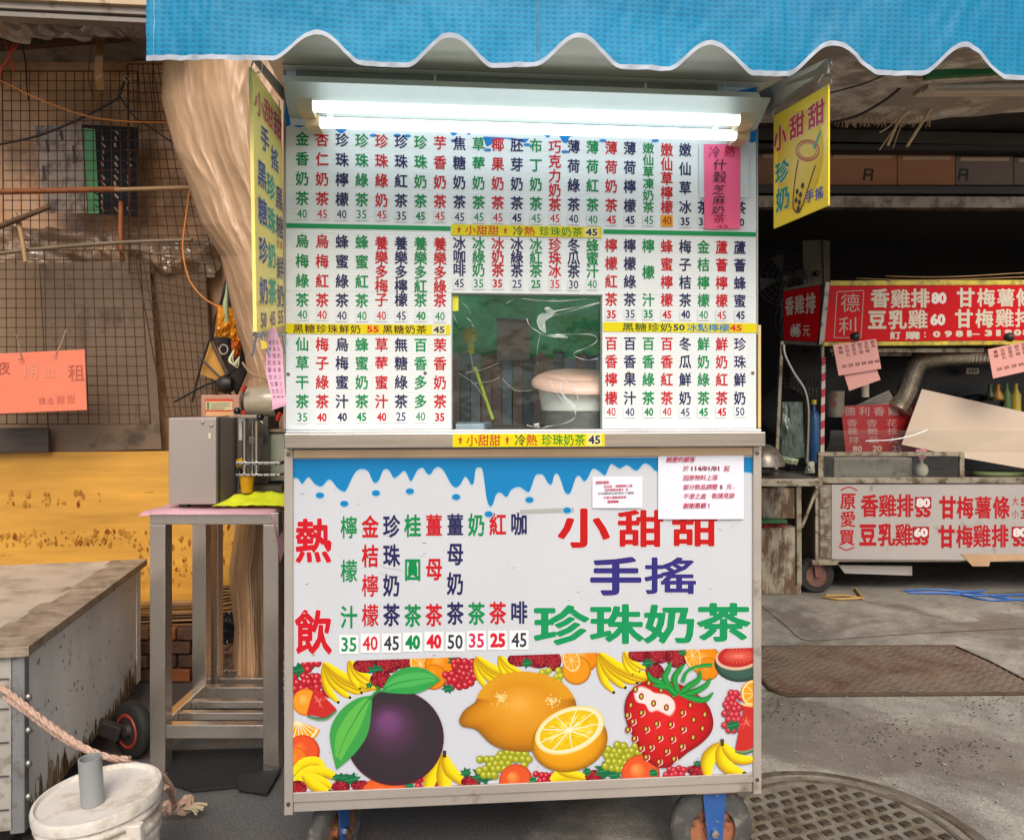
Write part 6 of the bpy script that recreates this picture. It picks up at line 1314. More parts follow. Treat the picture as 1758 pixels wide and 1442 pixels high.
# striped pole wrap
for k in range(12): v0 = 612 + k * 13.6; a = M('stripe_red', '#a8202a', .4) if k % 2 == 0 else M('stripe_white', '#b8aea2', .4, var=.2); q = 1414 - k * .2; Geo().slab([P(q - 3, v0 + 3, YC - .01), P(q + 3.5, v0, YC - .01), P(q + 3.5, v0 + 13.3, YC - .01), P(q - 3, v0 + 16.3, YC - .01)], (0, .012, 0)).build('striped_wrap', a, CK)
# lower body
wp = M('stall_white', '#a8a09b', .4, var=.07, vs=2, dirt='#6e655c', da=.3, ds=6)
lp_ = Geo().slab([P(1428, 832, YC), P(UR, 830, YC), P(UR, 964, YC), P(1428, 960, YC)], (0, .03, 0)).build('price_panel', wp, CK, bevel=.002)
A = Art(pxmap(YC, .0003)); rd = '#b81c24'
for ch, x, y, w_, h_, o_ in (('原', 1456, 860, 26, 28, .025), ('愛', 1456, 891, 26, 27, .015), ('買', 1454, 922, 26, 27, .02), ('香', 1493, 868, 29, 38, .03), ('雞', 1524, 868, 30, 38, .02), ('排', 1554, 868, 28, 38, .03), ('甘', 1627, 871, 28, 38, .04), ('梅', 1657, 871, 28, 38, .025), ('薯', 1688, 871, 28, 38, .02), ('條', 1719, 871, 28, 38, .025), ('豆', 1490, 918, 29, 38, .04), ('乳', 1522, 918, 29, 38, .03), ('雞', 1552, 918, 30, 38, .02), ('甘', 1625, 921, 28, 38, .04), ('梅', 1656, 921, 28, 38, .025), ('雞', 1686, 920, 30, 38, .02), ('排', 1717, 920, 28, 38, .03), ('大', 1743, 860, 11, 16, .0), ('小', 1743, 882, 11, 16, 0)): A.layer = 1; A.text(ch, x, y, w_, h_, rd, off=o_)
A.layer = 1; A.text('5', 1757, 861, 9, 15, rd, off=.04); A.layer = 1; A.text('3', 1757, 883, 9, 15, rd, off=.04)
for x, y in ((1585, 878), (1581, 926), (1752, 928)): A.layer = 1; A.text('55', x, y, 26, 20, rd, off=.06)
for tx, x, y in (('80', 1585, 863), ('60', 1581, 914), ('80', 1751, 914)): A.layer = 3; A.rect(x - 14, x + 14, y - 10, y + 10, '#a8202a'); A.layer = 4; A.text(tx, x, y, 24, 16, '#e2dcd6', off=.06)
A.layer = 1; A.stroke([(1443, 842), (1457, 836), (1472, 842)], 2, rd); A.stroke([(1440, 938), (1453, 944), (1467, 939)], 2, rd)
A.build('panel_lettering', lp_)
rail(1400, 832, 1405, 966, YC - .002); rail(1405.5, 832, 1427.5, 964, YC + .003, .02, M('end_panel', '#8c8275', .5, .3, var=.15, dirt='#5e5040', da=.4, ds=12), name='end_panel')
for v0, v1 in ((876, 920), (922, 958), (838, 872)): rail(1408, v0, 1424, v1, YC - .006, .008, M('patch_plate', '#9c9588', .4, .5, var=.2, dirt='#6e5d4a', da=.45, ds=14), name='patch_plate')
rail(1395, 962, 1440, 970, YC - .004)
rail(1400, 820, UR, 829.5, YC - .01, .05); rail(1405, 776, 1656, 783, YC + .0, .03)
rail(1405, 783.5, 1414, 819.5, YC, .03); rail(1648, 776.5, 1656, 819.5, YC - .004, .02)
Geo().box(px(1405), px(UR), YC + .06, YC + .7, pz(829), pz(829) + .012).build('counter_top', steel_d, CK, bevel=.002)
Geo().box(px(1405), px(UR), YC + .68, YC + .70, pz(966), pz(831)).build('back_panel', steel_d, CK); Geo().box(px(1405), px(UR), YC + .032, YC + .67, pz(966), pz(962)).build('stall_floor', steel_d, CK)
Geo().box(px(1404), px(1407), YC + .035, YC + .67, pz(962), pz(832)).build('side_panel', steel_d, CK)
Geo().slab([P(1440, 970, YC + .1), P(1566, 972, YC + .1), P(1566, 988, YC + .1), P(1450, 984, YC + .1)], (0, .02, 0)).build('torn_skirt', wp, CK)
# curved acrylic guard
acr = bpy.data.materials.new('acrylic'); acr.use_nodes = True; nt = acr.node_tree; N = nt.nodes; N.remove(N['Principled BSDF']); a_ = N.new('ShaderNodeBsdfTransparent'); a_.inputs[0].default_value = (.93, .93, .9, 1); b_ = N.new('ShaderNodeBsdfGlossy'); b_.inputs['Roughness'].default_value = .08; m_ = N.new('ShaderNodeMixShader'); m_.inputs[0].default_value = .1
nt.links.new(a_.outputs[0], m_.inputs[1]); nt.links.new(b_.outputs[0], m_.inputs[2]); nt.links.new(m_.outputs[0], N['Material Output'].inputs[0])
zA, zB = pz(776), pz(738)
Geo().grid(lambda a, b: (px(1414) + (px(UR) - px(1414)) * a, YC - .02 - .10 * math.sin(b * PI / 2) + .02 * b, zA + (zB - zA) * b), 20, 10).build('acrylic_guard', acr, CK, smooth=True)
Geo().grid(lambda a, b: (px(1414) + (px(1648) - px(1414)) * a, YC + .008, pz(819) + (pz(784) - pz(819)) * b), 2, 2).build('glass_pane', acr, CK)
Geo().tube(spline([P(1486, 757, YC - .13), P(1530, 755, YC - .135), P(1565, 748, YC - .14), P(1592, 738, YC - .14)], 5), .0035, 6).build('guard_crease', M('crease_shine', '#f2f6f6', .15), CK, smooth=True)  # thin white tube along the guard
# wheels
def wheel2(x, y, r):
    w_ = Geo().lathe([(r * .6, -.03), (r * .92, -.03), (r, -.015), (r, .015), (r * .92, .03), (r * .6, .03), (r * .6, -.03)], (x, y, r), 32, 'Y', cap=False).build('wheel_tyre', M('black_rubber', '#242220', .75, var=.3, vs=30), CK, smooth=True)
    MAT[w_.name] = MAT[CK.name]
    Geo().lathe([(0, -.02), (r * .55, -.02), (r * .62, -.033), (r * .64, -.02)], (x, y, r), 24, 'Y', cap=False).build('wheel_rim', M('rust_rim', '#6b4a3e', .6, var=.3), CK, smooth=True)
    Geo().slab([(x - .025, y - .045, pz(966)), (x + .03, y - .045, pz(966)), (x + .02, y - .045, r - .01), (x - .015, y - .045, r - .01)], (0, .006, 0)).build('wheel_fork', M('rust_fork', '#70443a', .6, var=.3), CK, bevel=.002)
wheel2(px(1408), YC + .08, .118); wheel2(px(1950), YC + .08, .118); wheel2(px(1420), YC + .6, .118)
Geo().slab([P(1650, 951, YC - .004), P(1758, 951, YC - .004), P(1790, 960, YC - .004), P(1700, 964, YC - .004), P(1698, 972, YC - .004), P(1670, 972, YC - .004)][::-1], (0, .002, 0)).build('torn_tape', M('kraft_tape', '#b89470', .5, var=.15), CK)
# stall roof and rear frame
Geo().box(px(1412), px(UR), YC + .08, YC + .72, pz(486), pz(486) + .015).build('stall_roof', M('cardboard_roof', '#6b5138', .8, var=.3), CK, bevel=.003)
for k, (u0, u1, v, r_) in enumerate(((1470, 1760, 478, .0), (1520, 1758, 474, .05), (1600, 1790, 481, -.04))):
    o = thing('roof_cardboard', ['bent brown cardboard sheet lying lowest on the stall roof', 'curled cardboard sheet with raised end on the stall roof', 'short torn cardboard piece at the far end of the stall roof'][k], 'cardboard', P(u0, v, YC + .2))
    Geo().grid(lambda a, b: P(u0 + (u1 - u0) * a, v + 3 * math.sin(a * 4) - 60 * r_ * a, YC + .1 + .4 * b), 12, 3).build('sheet', M('card_b', '#b0865a', .8, var=.2), o, solid=.006, smooth=True)
# pink cards clipped on the sign
def card(label, pts, Y, rows, nums, par_name='price_card'):
    o = thing(par_name, label, 'price card', P(*pts[3], Y), group=None)
    plate('card', pts, Y, .003, M('card_pink' + str(len(label)), '#d99a90', .5, var=.04), o, 0)
    c = [P(q[0], q[1], Y) for q in pts]; A = Art(lambda a, b, l: bil(c, a, b) + Vector((0, -.001 - l * .0002, 0)))
    for k, s in enumerate(rows):
        for j, ch in enumerate(s): A.layer = 1; A.text(ch, .15 + k * .152, .14 + j * .13 - k * .012, .1, .115, '#8a4a48' if j or k % 2 else '#5c2e30', off=.005)
    for k, s in enumerate(nums): A.layer = 1; A.text(s, .16 + k * .155, .73, .115, .1, '#5a3030', off=.02)
    if rows: A.build('card_writing', o)
    return o
cols_ = ['黑輪', '花枝丸', '百頁豆', '甜不辣', '豆乳雞', '魷魚']
o = card('pink price card clipped under the emblem on the red sign', [(1430, 592), (1504, 582), (1513, 633), (1440, 645)], YC - .09, cols_, ['20', '25', '20', '30', '60', '60'])
card('second pink card peeking out under the clipped pink price card', [(1448, 640), (1502, 626), (1512, 652), (1458, 671)], YC - .07, [], [])
o2 = card('pink price card clipped under the phone number on the red sign', [(1696, 600), (1775, 583), (1786, 632), (1705, 650)], YC - .09, cols_, ['20', '25', '20', '30', '60', '60'])
for o_, u, v in ((o, 1467, 578), (o2, 1731, 579)):
    q = P(u, v, YC - .1); Geo().lathe([(0, -.03), (.02, -.02), (.028, 0), (.03, .02), (0, .026)], q, 12, 'X').build('black_clip', blk, o_, smooth=True)
# duct
t = thing('exhaust_duct', 'corrugated silver exhaust duct bending down inside the chicken stall', 'duct', P(1545, 690, YC + .35))
pth = spline([P(1540, 705, YC + .3), P(1555, 678, YC + .32), P(1566, 645, YC + .34), P(1580, 622, YC + .35), P(1610, 614, YC + .36), P(1660, 611, YC + .37), P(1740, 608, YC + .38), P(1830, 606, YC + .4)], 22)
Geo().tube(pth, [.066 if i % 2 else .060 for i in range(len(pth))], 20).build('duct_tube', M('duct_foil', '#cfc6b8', .28, .8, var=.25, vs=12), t, smooth=False)
# white board, red leaflet, tin, etc
t = thing('blank_board', 'large blank beige board leaning inside the chicken stall behind the guard', 'board', P(1660, 787, YC + .1))
Geo().slab([P(1583, 668, YC + .2), P(1850, 728, YC + .2), P(1850, 820, YC + .1), P(1660, 787, YC + .1), P(1548, 763, YC + .12)][::-1], (0, .006, 0)).build('board', M('beige_board', '#c0ab96', .4, var=.02), t)
t = thing('red_price_list', 'red price list board with cream characters propped behind the guard', 'price list', P(1510, 777, YC + .3))
plate('list_board', [(1443, 697), (1568, 692), (1590, 777), (1452, 777)], YC + .3, .005, M('list_red', '#9c1820', .4), t)
A = Art(pxmap(YC + .3, .0003))
for k, ch in enumerate('德利香雞排'): A.layer = 1; A.text(ch, 1459 + k * 25, 706, 19, 15, '#b8908c', off=.015)
for k, ch in enumerate('香杏花'): A.layer = 1; A.text(ch, 1463 + k * 34, 726, 18, 13, '#b8908c', off=.01)
for k, ch in enumerate('雞鮑枝'): A.layer = 1; A.text(ch, 1464 + k * 34, 740, 17, 12, '#b8908c', off=.01)
for k, ch in enumerate('排菇丸'): A.layer = 1; A.text(ch, 1466 + k * 34, 755, 17, 12, '#b8908c', off=.01)
for k, ch in enumerate(('80', '20', '25')): A.layer = 1; A.text(ch, 1472 + k * 34, 770, 16, 10, '#c4b4ac', off=.03)
A.build('list_lettering', t)
t = thing('folded_newspaper', 'grey folded papers leaning above the red price list', 'paper', P(1490, 697, YC + .32))
plate('paper', [(1465, 698), (1526, 670), (1540, 694), (1535, 698)], YC + .33, .004, M('grey_paper', '#8a8078', .6, var=.15), t, 0)
for k in range(3): Geo().bar(P(1470 + k * 6, 697, YC + .325), P(1527 + k * 4, 676 + k * 5, YC + .325), .002, .006).build('fold_line', M('grey_paper_dark', '#5f5750', .6), t)
t = thing('tin_can', 'large tin can with red characters on a shelf in the chicken stall', 'tin', P(1433, 716, YC + .25))
tc_ = P(1433, 716, YC + .3); Geo().lathe([(0, 0), (.045, 0), (.05, .01), (.06, .03), (.062, .17), (.065, .175), (.06, .18), (0, .178)], tc_, 28).build('can', M('tin_white', '#a09688', .4, .3, var=.12, vs=8), t, smooth=True)
A = Art(pxmap(YC + .232, .0003)); [A.text(ch, 1433, v, 10, 11, '#a83a34', off=0) for ch, v in (('沙', 679), ('茶', 694))]; A.build('can_print', t)
t = thing('round_fan', 'dusty dark round fan behind the red side sign', 'fan', P(1345, 620, 6.2))
fc = P(1345, 478, 6.2); g = Geo()
for r_ in (.06, .1, .15, .2, .235): g.tube([fc + Vector((r_ * math.cos(a * PI / 18), -.03 * math.cos(r_ * 6), r_ * math.sin(a * PI / 18))) for a in range(36)], .003, 5, closed=True)
for k in range(24): a = k * PI / 12; g.tube([fc + Vector((.03 * math.cos(a), -.035, .03 * math.sin(a))), fc + Vector((.235 * math.cos(a), 0, .235 * math.sin(a)))], .002, 4)
fgm = M('fan_grey', '#4a4745', .5, .3, var=.2); g.build('fan_guard', fgm, t, smooth=True, props={'kind': 'stuff'})
Geo().lathe([(0, -.05), (.03, -.045), (.045, -.02), (.045, .1), (0, .1)], fc, 20, 'Y').build('fan_motor', fgm, t, smooth=True)
for k in range(4): a = k * PI / 2 + .3; Geo().slab([fc + Vector((.04 * math.cos(a), .0, .04 * math.sin(a))), fc + Vector((.2 * math.cos(a - .35), .01, .2 * math.sin(a - .35))), fc + Vector((.21 * math.cos(a + .2), .03, .21 * math.sin(a + .2)))], (0, .004, 0)).build('fan_blade', M('fan_blade', '#3a3a3c', .4), t)
Geo().tube([fc + Vector((0, .05, -.05)), fc + Vector((0, .05, -.9))], .015, 8).build('fan_pole', fgm, t, smooth=True)
t2 = copy_thing(t, (t.location.x - .05, 5.6, t.location.z - .42), label='lower dark round fan behind the chrome bent pipe')
t = thing('notice_board', 'pale grey metal board with a round clock like dial beside the fan', 'board', P(1400, 500, 6.4))
plate('board', [(1378, 413), (1412, 412), (1415, 520), (1380, 520)], 6.4, .02, M('dull_panel', '#6f6459', .6, var=.15), t); plate('board_part', [(1412.5, 412), (1425, 414), (1425, 500), (1415, 500)], 6.38, .02, M('dull_panel', '#6f6459', .6), t)
Geo().lathe([(0, -.02), (.02, -.015), (.025, .0), (.028, .02)], P(1403, 469, 6.33), 16, 'Y').build('dial', blk, t, smooth=True)
# bent pipe, post, glassware rack
pole('chrome_pipe', 'bent chrome pipe coming down from the red side sign', 'pipe', [(1345, 592), (1347, 610), (1362, 640), (1380, 668), (1387, 700), (1387, 740), (1385, 795)], 4.7, .014, M('chrome_dark', '#a09c98', .2, 1.), n=7)
t = thing('metal_post', 'thin grimy aluminium post standing left of the bent chrome pipe', 'post', P(1332, 825, 4.85)); Geo().bar(P(1342, 586, 4.85), P(1332, 806, 4.85), .022, .022, (0, 1, 0)).build('post', gz, t, bevel=.002)
t = thing('wire_basket', 'crumpled wire frying basket hung behind the bent chrome pipe', 'basket', P(1375, 700, 5.2))
g = Geo()
for k in range(9):
    g.tube(spline([P(1345 + k * 7.5, 648 + random.uniform(-4, 4), 5.2), P(1350 + k * 6.5, 672, 5.14), P(1352 + k * 6, 700 + random.uniform(-5, 5), 5.2)], 4), .003, 5); g.tube(spline([P(1342, 650 + k * 6, 5.2), P(1375, 655 + k * 5.6 + random.uniform(-3, 3), 5.13), P(1410, 650 + k * 6, 5.2)], 4), .003, 5)
g.build('basket_wires', M('basket_wire', '#6f6a60', .4, .7), t, smooth=True, props={'kind': 'stuff'})
t = thing('black_wok', 'black round wok hanging left of the wire basket', 'wok', P(1345, 745, 5.1)); Geo().lathe([(0, .05), (.1, .04), (.16, .0), (.165, -.012), (.1, .02), (0, .03)], P(1345, 706, 5.1), 32, 'Y').build('wok_bowl', M('black_iron', '#1b1a1c', .45, .5), t, smooth=True)
t = thing('clear_plastic_bag', 'cloudy clear plastic bag hanging beside the metal post', 'bag', P(1355, 790, 4.95))
bag([(1338, 690), (1378, 690), (1382, 785), (1334, 790)], .08, M('cloudy_plastic', '#7c8a80', .2, var=.2, vs=8, bump=.3, bs=14, coat=.5, alpha=.75), 'bag_skin', 4.95)
t = thing('pale_green_cloth', 'pale green rag lying on the steel side table', 'cloth', P(1352, 797, 4.7)); bag([(1338, 782), (1372, 788), (1368, 798), (1340, 795)], .05, M('pale_green', '#a5b090', .7), 'rag', 4.7)
t = thing('white_plastic_bag', 'white plastic bag sitting in front of the blue gas bottle', 'bag', P(1393, 812, 4.72)); bag([(1386, 792), (1398, 792), (1399, 812), (1380, 812)], .06, M('bag_white', '#b8b8a4', .5), 'bag_skin', 4.72)
t = thing('gas_bottle', 'blue gas bottle standing behind the striped pole', 'gas bottle', P(1396, 792, 4.95)); Geo().lathe([(0, 0), (.04, 0), (.045, .02), (.045, .3), (.03, .34), (.012, .36), (.012, .4), (0, .4)], P(1397, 795, 4.95), 24).build('bottle_body', M('gas_blue', '#1f4e7c', .35, var=.1), t, smooth=True); Geo().lathe([(0, 0), (.02, 0), (.02, .03), (0, .03)], P(1397, 694, 4.95), 12).build('valve', M('brass', '#d8c04a', .4, .6), t, smooth=True)
t = thing('aluminium_bowl', 'upturned stained aluminium bowl on the side table', 'bowl', P(1318, 800, 4.6)); Geo().lathe([(.13, 0), (.125, .04), (.09, .1), (.04, .13), (0, .135)], P(1310, 799, 4.6), 32, cap=False).build('bowl', M('bowl_alu', '#8f8578', .35, .6, var=.15, dirt='#6a5444', da=.35, ds=20), t, smooth=True)
# side table, white dirty boxes
t = thing('side_table', 'narrow steel side table with folding brace beside the chicken stall', 'table', G(1350, 1010))
yt0, yt1 = 4.35, 5.0
Geo().box(px(1295, yt0), px(1406, yt0), yt0, yt1, pz(829, yt0) + .01, pz(829, yt0) + .022).build('table_top', steel_d, t, bevel=.002)
Geo().box(px(1295, yt0), px(1410, yt0), yt0 - .02, yt0, pz(834, yt0), pz(825, yt0)).build('table_rail', gz, t, bevel=.002)
Geo().bar(P(1370, 835, 4.5), P(1371, 1004, 4.5), .03, .03, (0, 1, 0)).build('leg', gz, t, bevel=.002); Geo().bar(P(1402, 838, 4.5), P(1376, 905, 4.5), .016, .02, (0, 1, 0)).build('brace', gz, t, bevel=.001)
dw = M('stained_white', '#a89c88', .6, var=.15, vs=3, dirt='#5e452e', da=.46, ds=7, aniso=(2, 2, .6), bump=.2, bs=20)
def cabbox(label, u0, u1, v0, v1, Y, d, z0=None):
    o = thing('dirty_box', label, 'box', P((u0 + u1) / 2, v1, Y))
    a = z0 if z0 is not None else pz(v1, Y)
    Geo().box(px(u0, Y), px(u1, Y), Y, Y + .012, a, pz(v0, Y)).build('box_front', dw, o, bevel=.002); Geo().box(px(u0, Y), px(u1, Y), Y + .0125, Y + d, a, pz(v0, Y) - .01).build('box_body', dw, o, bevel=.003); return o
gY = G(1340, 1020).y
cabbox('tall stained white box on the ground beside the wheel of the chicken stall', 1290, 1375, 906, 1020, gY, .3, .002)
cabbox('brown streaked white box stored under the side table', 1290, 1364, 838, 890, gY + .1, .3)
t = thing('scrubbing_brush', 'green backed scrubbing brush with red bristles lying between the dirty boxes', 'brush', P(1330, 905, gY - .02))
Geo().box(px(1300, gY), px(1350, gY), gY - .02, gY + .08, pz(898, gY), pz(892, gY)).build('brush_back', M('brush_green', '#2c6a3c', .5), t, bevel=.004)
g = Geo()
for k in range(90): x = random.uniform(px(1301, gY), px(1349, gY)); g.tube([(x, gY + random.uniform(-.018, .03), pz(898, gY)), (x + random.uniform(-.004, .004), gY + random.uniform(-.018, .03), pz(905, gY))], .0015, 4)
g.build('bristles', M('bristle_red', '#a83a34', .7), t, props={'kind': 'stuff'})
# things on the counter behind the glass
t = thing('steel_tray', 'stained steel tray box behind the lower glass pane', 'tray', P(1500, 819, YC + .1)); Geo().box(px(1432, YC + .1), px(1566, YC + .1), YC + .1, YC + .4, pz(828, YC + .1) + .014, pz(786, YC + .1)).build('tray_body', M('tray_steel', '#8e8a82', .4, .6, var=.15, dirt='#5c564c', da=.4, ds=6), t, bevel=.004)
t = thing('knotted_bag', 'small knotted white bag behind the lower glass pane', 'bag', P(1582, 818, YC + .1)); Geo().lathe([(.0, 0), (.03, 0), (.043, .03), (.035, .065), (.008, .085), (.012, .1), (0, .1)], P(1582, 816, YC + .12), 18).build('bag_skin', M('bag_white', '#b8b8a4', .5), t, smooth=True)
t = thing('pink_scrap', 'pink paper scrap stuck behind the glass frame', 'paper', P(1583, 790, YC + .05)); plate('paper', [(1572, 772), (1592, 770), (1590, 786), (1580, 791)], YC + .06, .002, M('pink_paper', '#d08a96', .5), t, 0)
t = thing('green_tray', 'pale green oval tray inside the stall under the blank board', 'tray', P(1730, 812, YC + .2)); g = Geo().lathe([(0, 0), (.13, 0), (.15, .012), (.155, .03)], (0, 0, 0), 32); g.v = [tuple(P(1715, 816, YC + .25) + Vector((x * 1.2, y * .6, z))) for x, y, z in g.v]; g.build('tray_body', M('tray_green', '#8a9a6a', .4), t, smooth=True)
t = thing('condiment_bottle', 'yellow lidded sauce bottle standing on the stall shelf', 'bottle', P(1715, 700, YC + .4))
def bot(u, v, col, h_, r_, lab=None, par=None):
    p = P(u, v, YC + .45); Geo().lathe([(0, 0), (r_, 0), (r_, h_ * .6), (r_ * .4, h_ * .8), (r_ * .4, h_), (0, h_)], p, 16).build('bottle_body', M('bot' + col[1:], col, .35, var=.1), par, smooth=True)
bot(1713, 706, '#b8841c', .19, .035, par=t)
for k, (u, col, lb) in enumerate(((1728, '#4a6a3a', 'green sauce bottle beside the yellow one'), (1744, '#b8a02c', 'mustard yellow squeeze bottle near the end of the stall shelf'), (1700, '#3f4f34', 'dark green bottle partly behind the pink card'))): o = thing('condiment_bottle', lb, 'bottle', P(u, 706, YC + .45)); bot(u, 706 + k, col, .2, .032, par=o)
t = thing('stall_pan', 'black covered frying pan on the burner behind the blank board', 'pan', P(1680, 700, YC + .5)); Geo().lathe([(0, 0), (.15, 0), (.17, .08), (.172, .1), (.1, .13), (.02, .15), (0, .15)], P(1678, 712, YC + .5), 36).build('pan_body', M('black_enamel', '#141416', .2, .3, coat=.4), t, smooth=True)
t = thing('wall_socket', 'small cream switch box under the duct', 'switch', P(1670, 643, YC + .6)); Geo().box(px(1659, YC + .6), px(1681, YC + .6), YC + .6, YC + .64, pz(642, YC + .6), pz(632, YC + .6)).build('switch_box', M('cream_plastic', '#b0a68c', .4), t, bevel=.003)
for k in range(3): Geo().box(px(1663 + k * 5.5, YC + .6), px(1666 + k * 5.5, YC + .6), YC + .597, YC + .5998, pz(639, YC + .6), pz(635, YC + .6)).build('switch_slot', blk, t)
t = thing('stall_back_sheet', 'black sooty metal sheet forming the back of the chicken stall', 'panel', P(1640, 760, YC + .72)); Geo().box(px(1430), px(UR), YC + .73, YC + .74, pz(829), pz(592)).build('back_sheet', M('sooty_black', '#1a1b20', .4, .3, var=.3, vs=4), t)  # near-black sheet closing the back of the stall
t = thing('paper_roll', 'white paper roll standing under the small pink card', 'roll', P(1485, 682, YC + .3)); Geo().tube([P(1485, 682, YC + .3), P(1485, 658, YC + .3)], .026, 18).build('roll', M('roll_paper', '#a89c90', .7), t, smooth=True)

# ------------------------------------------------------------------ upper right: shelf, boxes, ceiling scraps
dk = M('dark_steel_beam', '#4a4540', .5, .4, var=.2); dk2 = M('black_beam', '#262322', .6, .3, var=.3)
def beam(label, u0, v0, u1, v1, Y, th, mat, d=.08, name='beam'):
    o = thing(name, label, 'beam', P(u0, v0, Y)); Geo().slab([P(u0, v0, Y), P(u1, v1, Y), P(u1, v1 + th, Y), P(u0, v0 + th, Y)], (0, d, 0)).build('beam', mat, o, bevel=.004)
beam('grey steel beam below the row of brown cartons', 1296, 336, 1900, 338, 5.0, 20, M('grey_beam', '#75695c', .5, .3, var=.2, dirt='#4a3f34', da=.4, ds=8))
beam('black rail directly under the brown cartons', 1296, 318, 1900, 320, 5.02, 14, dk2, .3)
beam('dark beam above the row of brown cartons', 1296, 246, 1900, 250, 5.0, 10, dk2, .3)
beam('dark slatted beam below the torn ceiling board', 1296, 218, 1900, 232, 5.1, 22, dk, .3)
cbm = [M('carton_brown', '#80573c', .75, var=.12, vs=3), M('carton_orange', '#935f3e', .75, var=.1, vs=3), M('carton_grey', '#6a5a50', .75, var=.12)]
labs = ['brown carton nearest the square yellow sign on the high shelf', 'wide orange brown carton with a slanted mark on the high shelf', 'plain orange brown carton in the middle of the high shelf', 'greyish carton with a faint slanted mark on the high shelf', 'dull carton at the dark end of the high shelf']
for k, (u0, u1, m_) in enumerate(((1302, 1420, 0), (1422, 1540, 1), (1541, 1640, 1), (1641, 1740, 2), (1741, 1850, 2))):
    o = thing('carton', labs[k], 'carton', P(u0, 318, 5.1), group='cartons on the high shelf'); v0 = 262 + k * 2
    Geo().box(px(u0, 5.1), px(u1, 5.1), 5.1, 5.45, pz(318, 5.1), pz(v0, 5.1)).build('carton_body', cbm[m_], o, bevel=.004)
    Geo().box(px(u0 + 8, 5.1), px(u1 - 8, 5.1), 5.096, 5.0995, pz(v0 + 9, 5.1), pz(v0 + 3, 5.1)).build('packing_tape', M('tape_tan', '#a38468', .4), o)
    if k in (1, 3):
        A = Art(pxmap(5.099, .0003)); x = u0 + 70 if k == 1 else u0 + 14; A.stroke([(x - 6, 290), (x - 9, 310)], 4, '#2a1c18'); A.stroke([(x + 6, 291), (x + 4, 311)], 4, '#2a1c18'); A.stroke([(x - 8, 300), (x + 5, 301)], 4, '#2a1c18'); A.stroke([(x - 6, 291), (x + 6, 292)], 3, '#2a1c18'); A.build('carton_mark', o)
# sagging ceiling board with torn straw
t = thing('ceiling_board', 'sagging stained grey ceiling board with torn frayed edge above the cartons', 'ceiling board', P(1500, 200, 4.2))
def cbf(a, b):
    u = 1290 + 560 * a; vn = 60 + 15 * a; vf = 212 - 60 * max(0, a - .45) ** 1.1 + 5 * nz(a * 9, 2); v = vn + (vf - vn) * b; return P(u, v, 3.1 + 1.35 * b + .03 * nz(a * 4, b * 4))
Geo().grid(cbf, 60, 30).build('board', M('mouldy_board', '#e2dccc', .8, var=.15, vs=3, dirt='#a29888', da=.47, ds=4, bump=.3, bs=12), t, smooth=True)
straw = M('straw', '#d8bc98', .7, var=.2)
for l, r_ in (([(1563, 190), (1545, 205), (1524, 250)], .010), ([(1572, 180), (1540, 215), (1510, 258)], .004), ([(1556, 185), (1530, 215), (1510, 228)], .005), ([(1624, 158), (1600, 185), (1557, 252)], .011), ([(1575, 176), (1550, 210), (1533, 255)], .003), ([(1690, 158), (1675, 172)], .003), ([(1545, 190), (1500, 215)], .003), ([(1555, 182), (1515, 205)], .003)):
    Geo().tube(spline([P(u, v, 4.25) for u, v in l], 4) if len(l) > 2 else [P(u, v, 4.25) for u, v in l], r_ * .8, 6).build('torn_strip', straw, t, smooth=True)
g = Geo()
for k in range(70): u = random.uniform(1440, 1600); a = random.uniform(-10, 6); g.tube([P(u, 200 + random.uniform(-6, 6), 4.3), P(u + a, 214 + random.uniform(-4, 6), 4.3)], .0018, 4)
g.build('frayed_fibres', straw, t, props={'kind': 'stuff'})
pole('cable', 'thick black cable sagging under the grey ceiling board', 'cable', [(1600, 120), (1560, 140), (1520, 172), (1470, 200), (1420, 212)], 3.9, .007, blk, n=5)
pole('cable', 'thin black cable crossing the grey ceiling board above the thick one', 'cable', [(1530, 125), (1480, 145), (1425, 160)], 3.7, .004, blk, n=4)
t = thing('tube_light', 'unlit cream fluorescent fitting under the roof edge above the chicken stall', 'light', P(1680, 155, 3.9))
Geo().slab([P(1580, 143, 3.9), P(1800, 143, 3.9), P(1800, 157, 3.9), P(1580, 158, 3.9)], (0, .07, 0)).build('fitting_body', M('fitting_cream', '#c9bfa8', .5, var=.1), t, bevel=.004)
Geo().tube([P(1606, 148, 3.86), P(1790, 146, 3.86)], .013, 12).build('dead_tube', M('dead_tube', '#a8a498', .3), t, smooth=True); Geo().box(px(1590, 3.86), px(1606, 3.86), 3.84, 3.9, pz(154, 3.86), pz(140, 3.86)).build('tube_socket', M('fitting_cream', '#c9bfa8', .5), t, bevel=.002)
t = thing('green_roof_strip', 'dark green metal strip under the pinkish slatted roof edge', 'roof strip', P(1670, 130, 3.6)); Geo().slab([P(1590, 122, 3.6), P(1800, 100, 3.6), P(1800, 120, 3.6), P(1590, 134, 3.6)], (0, .03, 0)).build('strip', M('roof_green', '#1f6a3c', .4), t, bevel=.002)
t = thing('slatted_roof_edge', 'pinkish brown slatted roof edge seen through an arch of the valance', 'roof', P(1670, 100, 3.65))
for k in range(6): v = 74 + k * 9; Geo().slab([P(1560, v + 8, 3.62), P(1820, v - 14, 3.62), P(1820, v - 7, 3.62), P(1560, v + 15, 3.62)], (0, .02, 0)).build('slat', M('roof_pink', '#9a7264', .6, var=.1), t, bevel=.001)

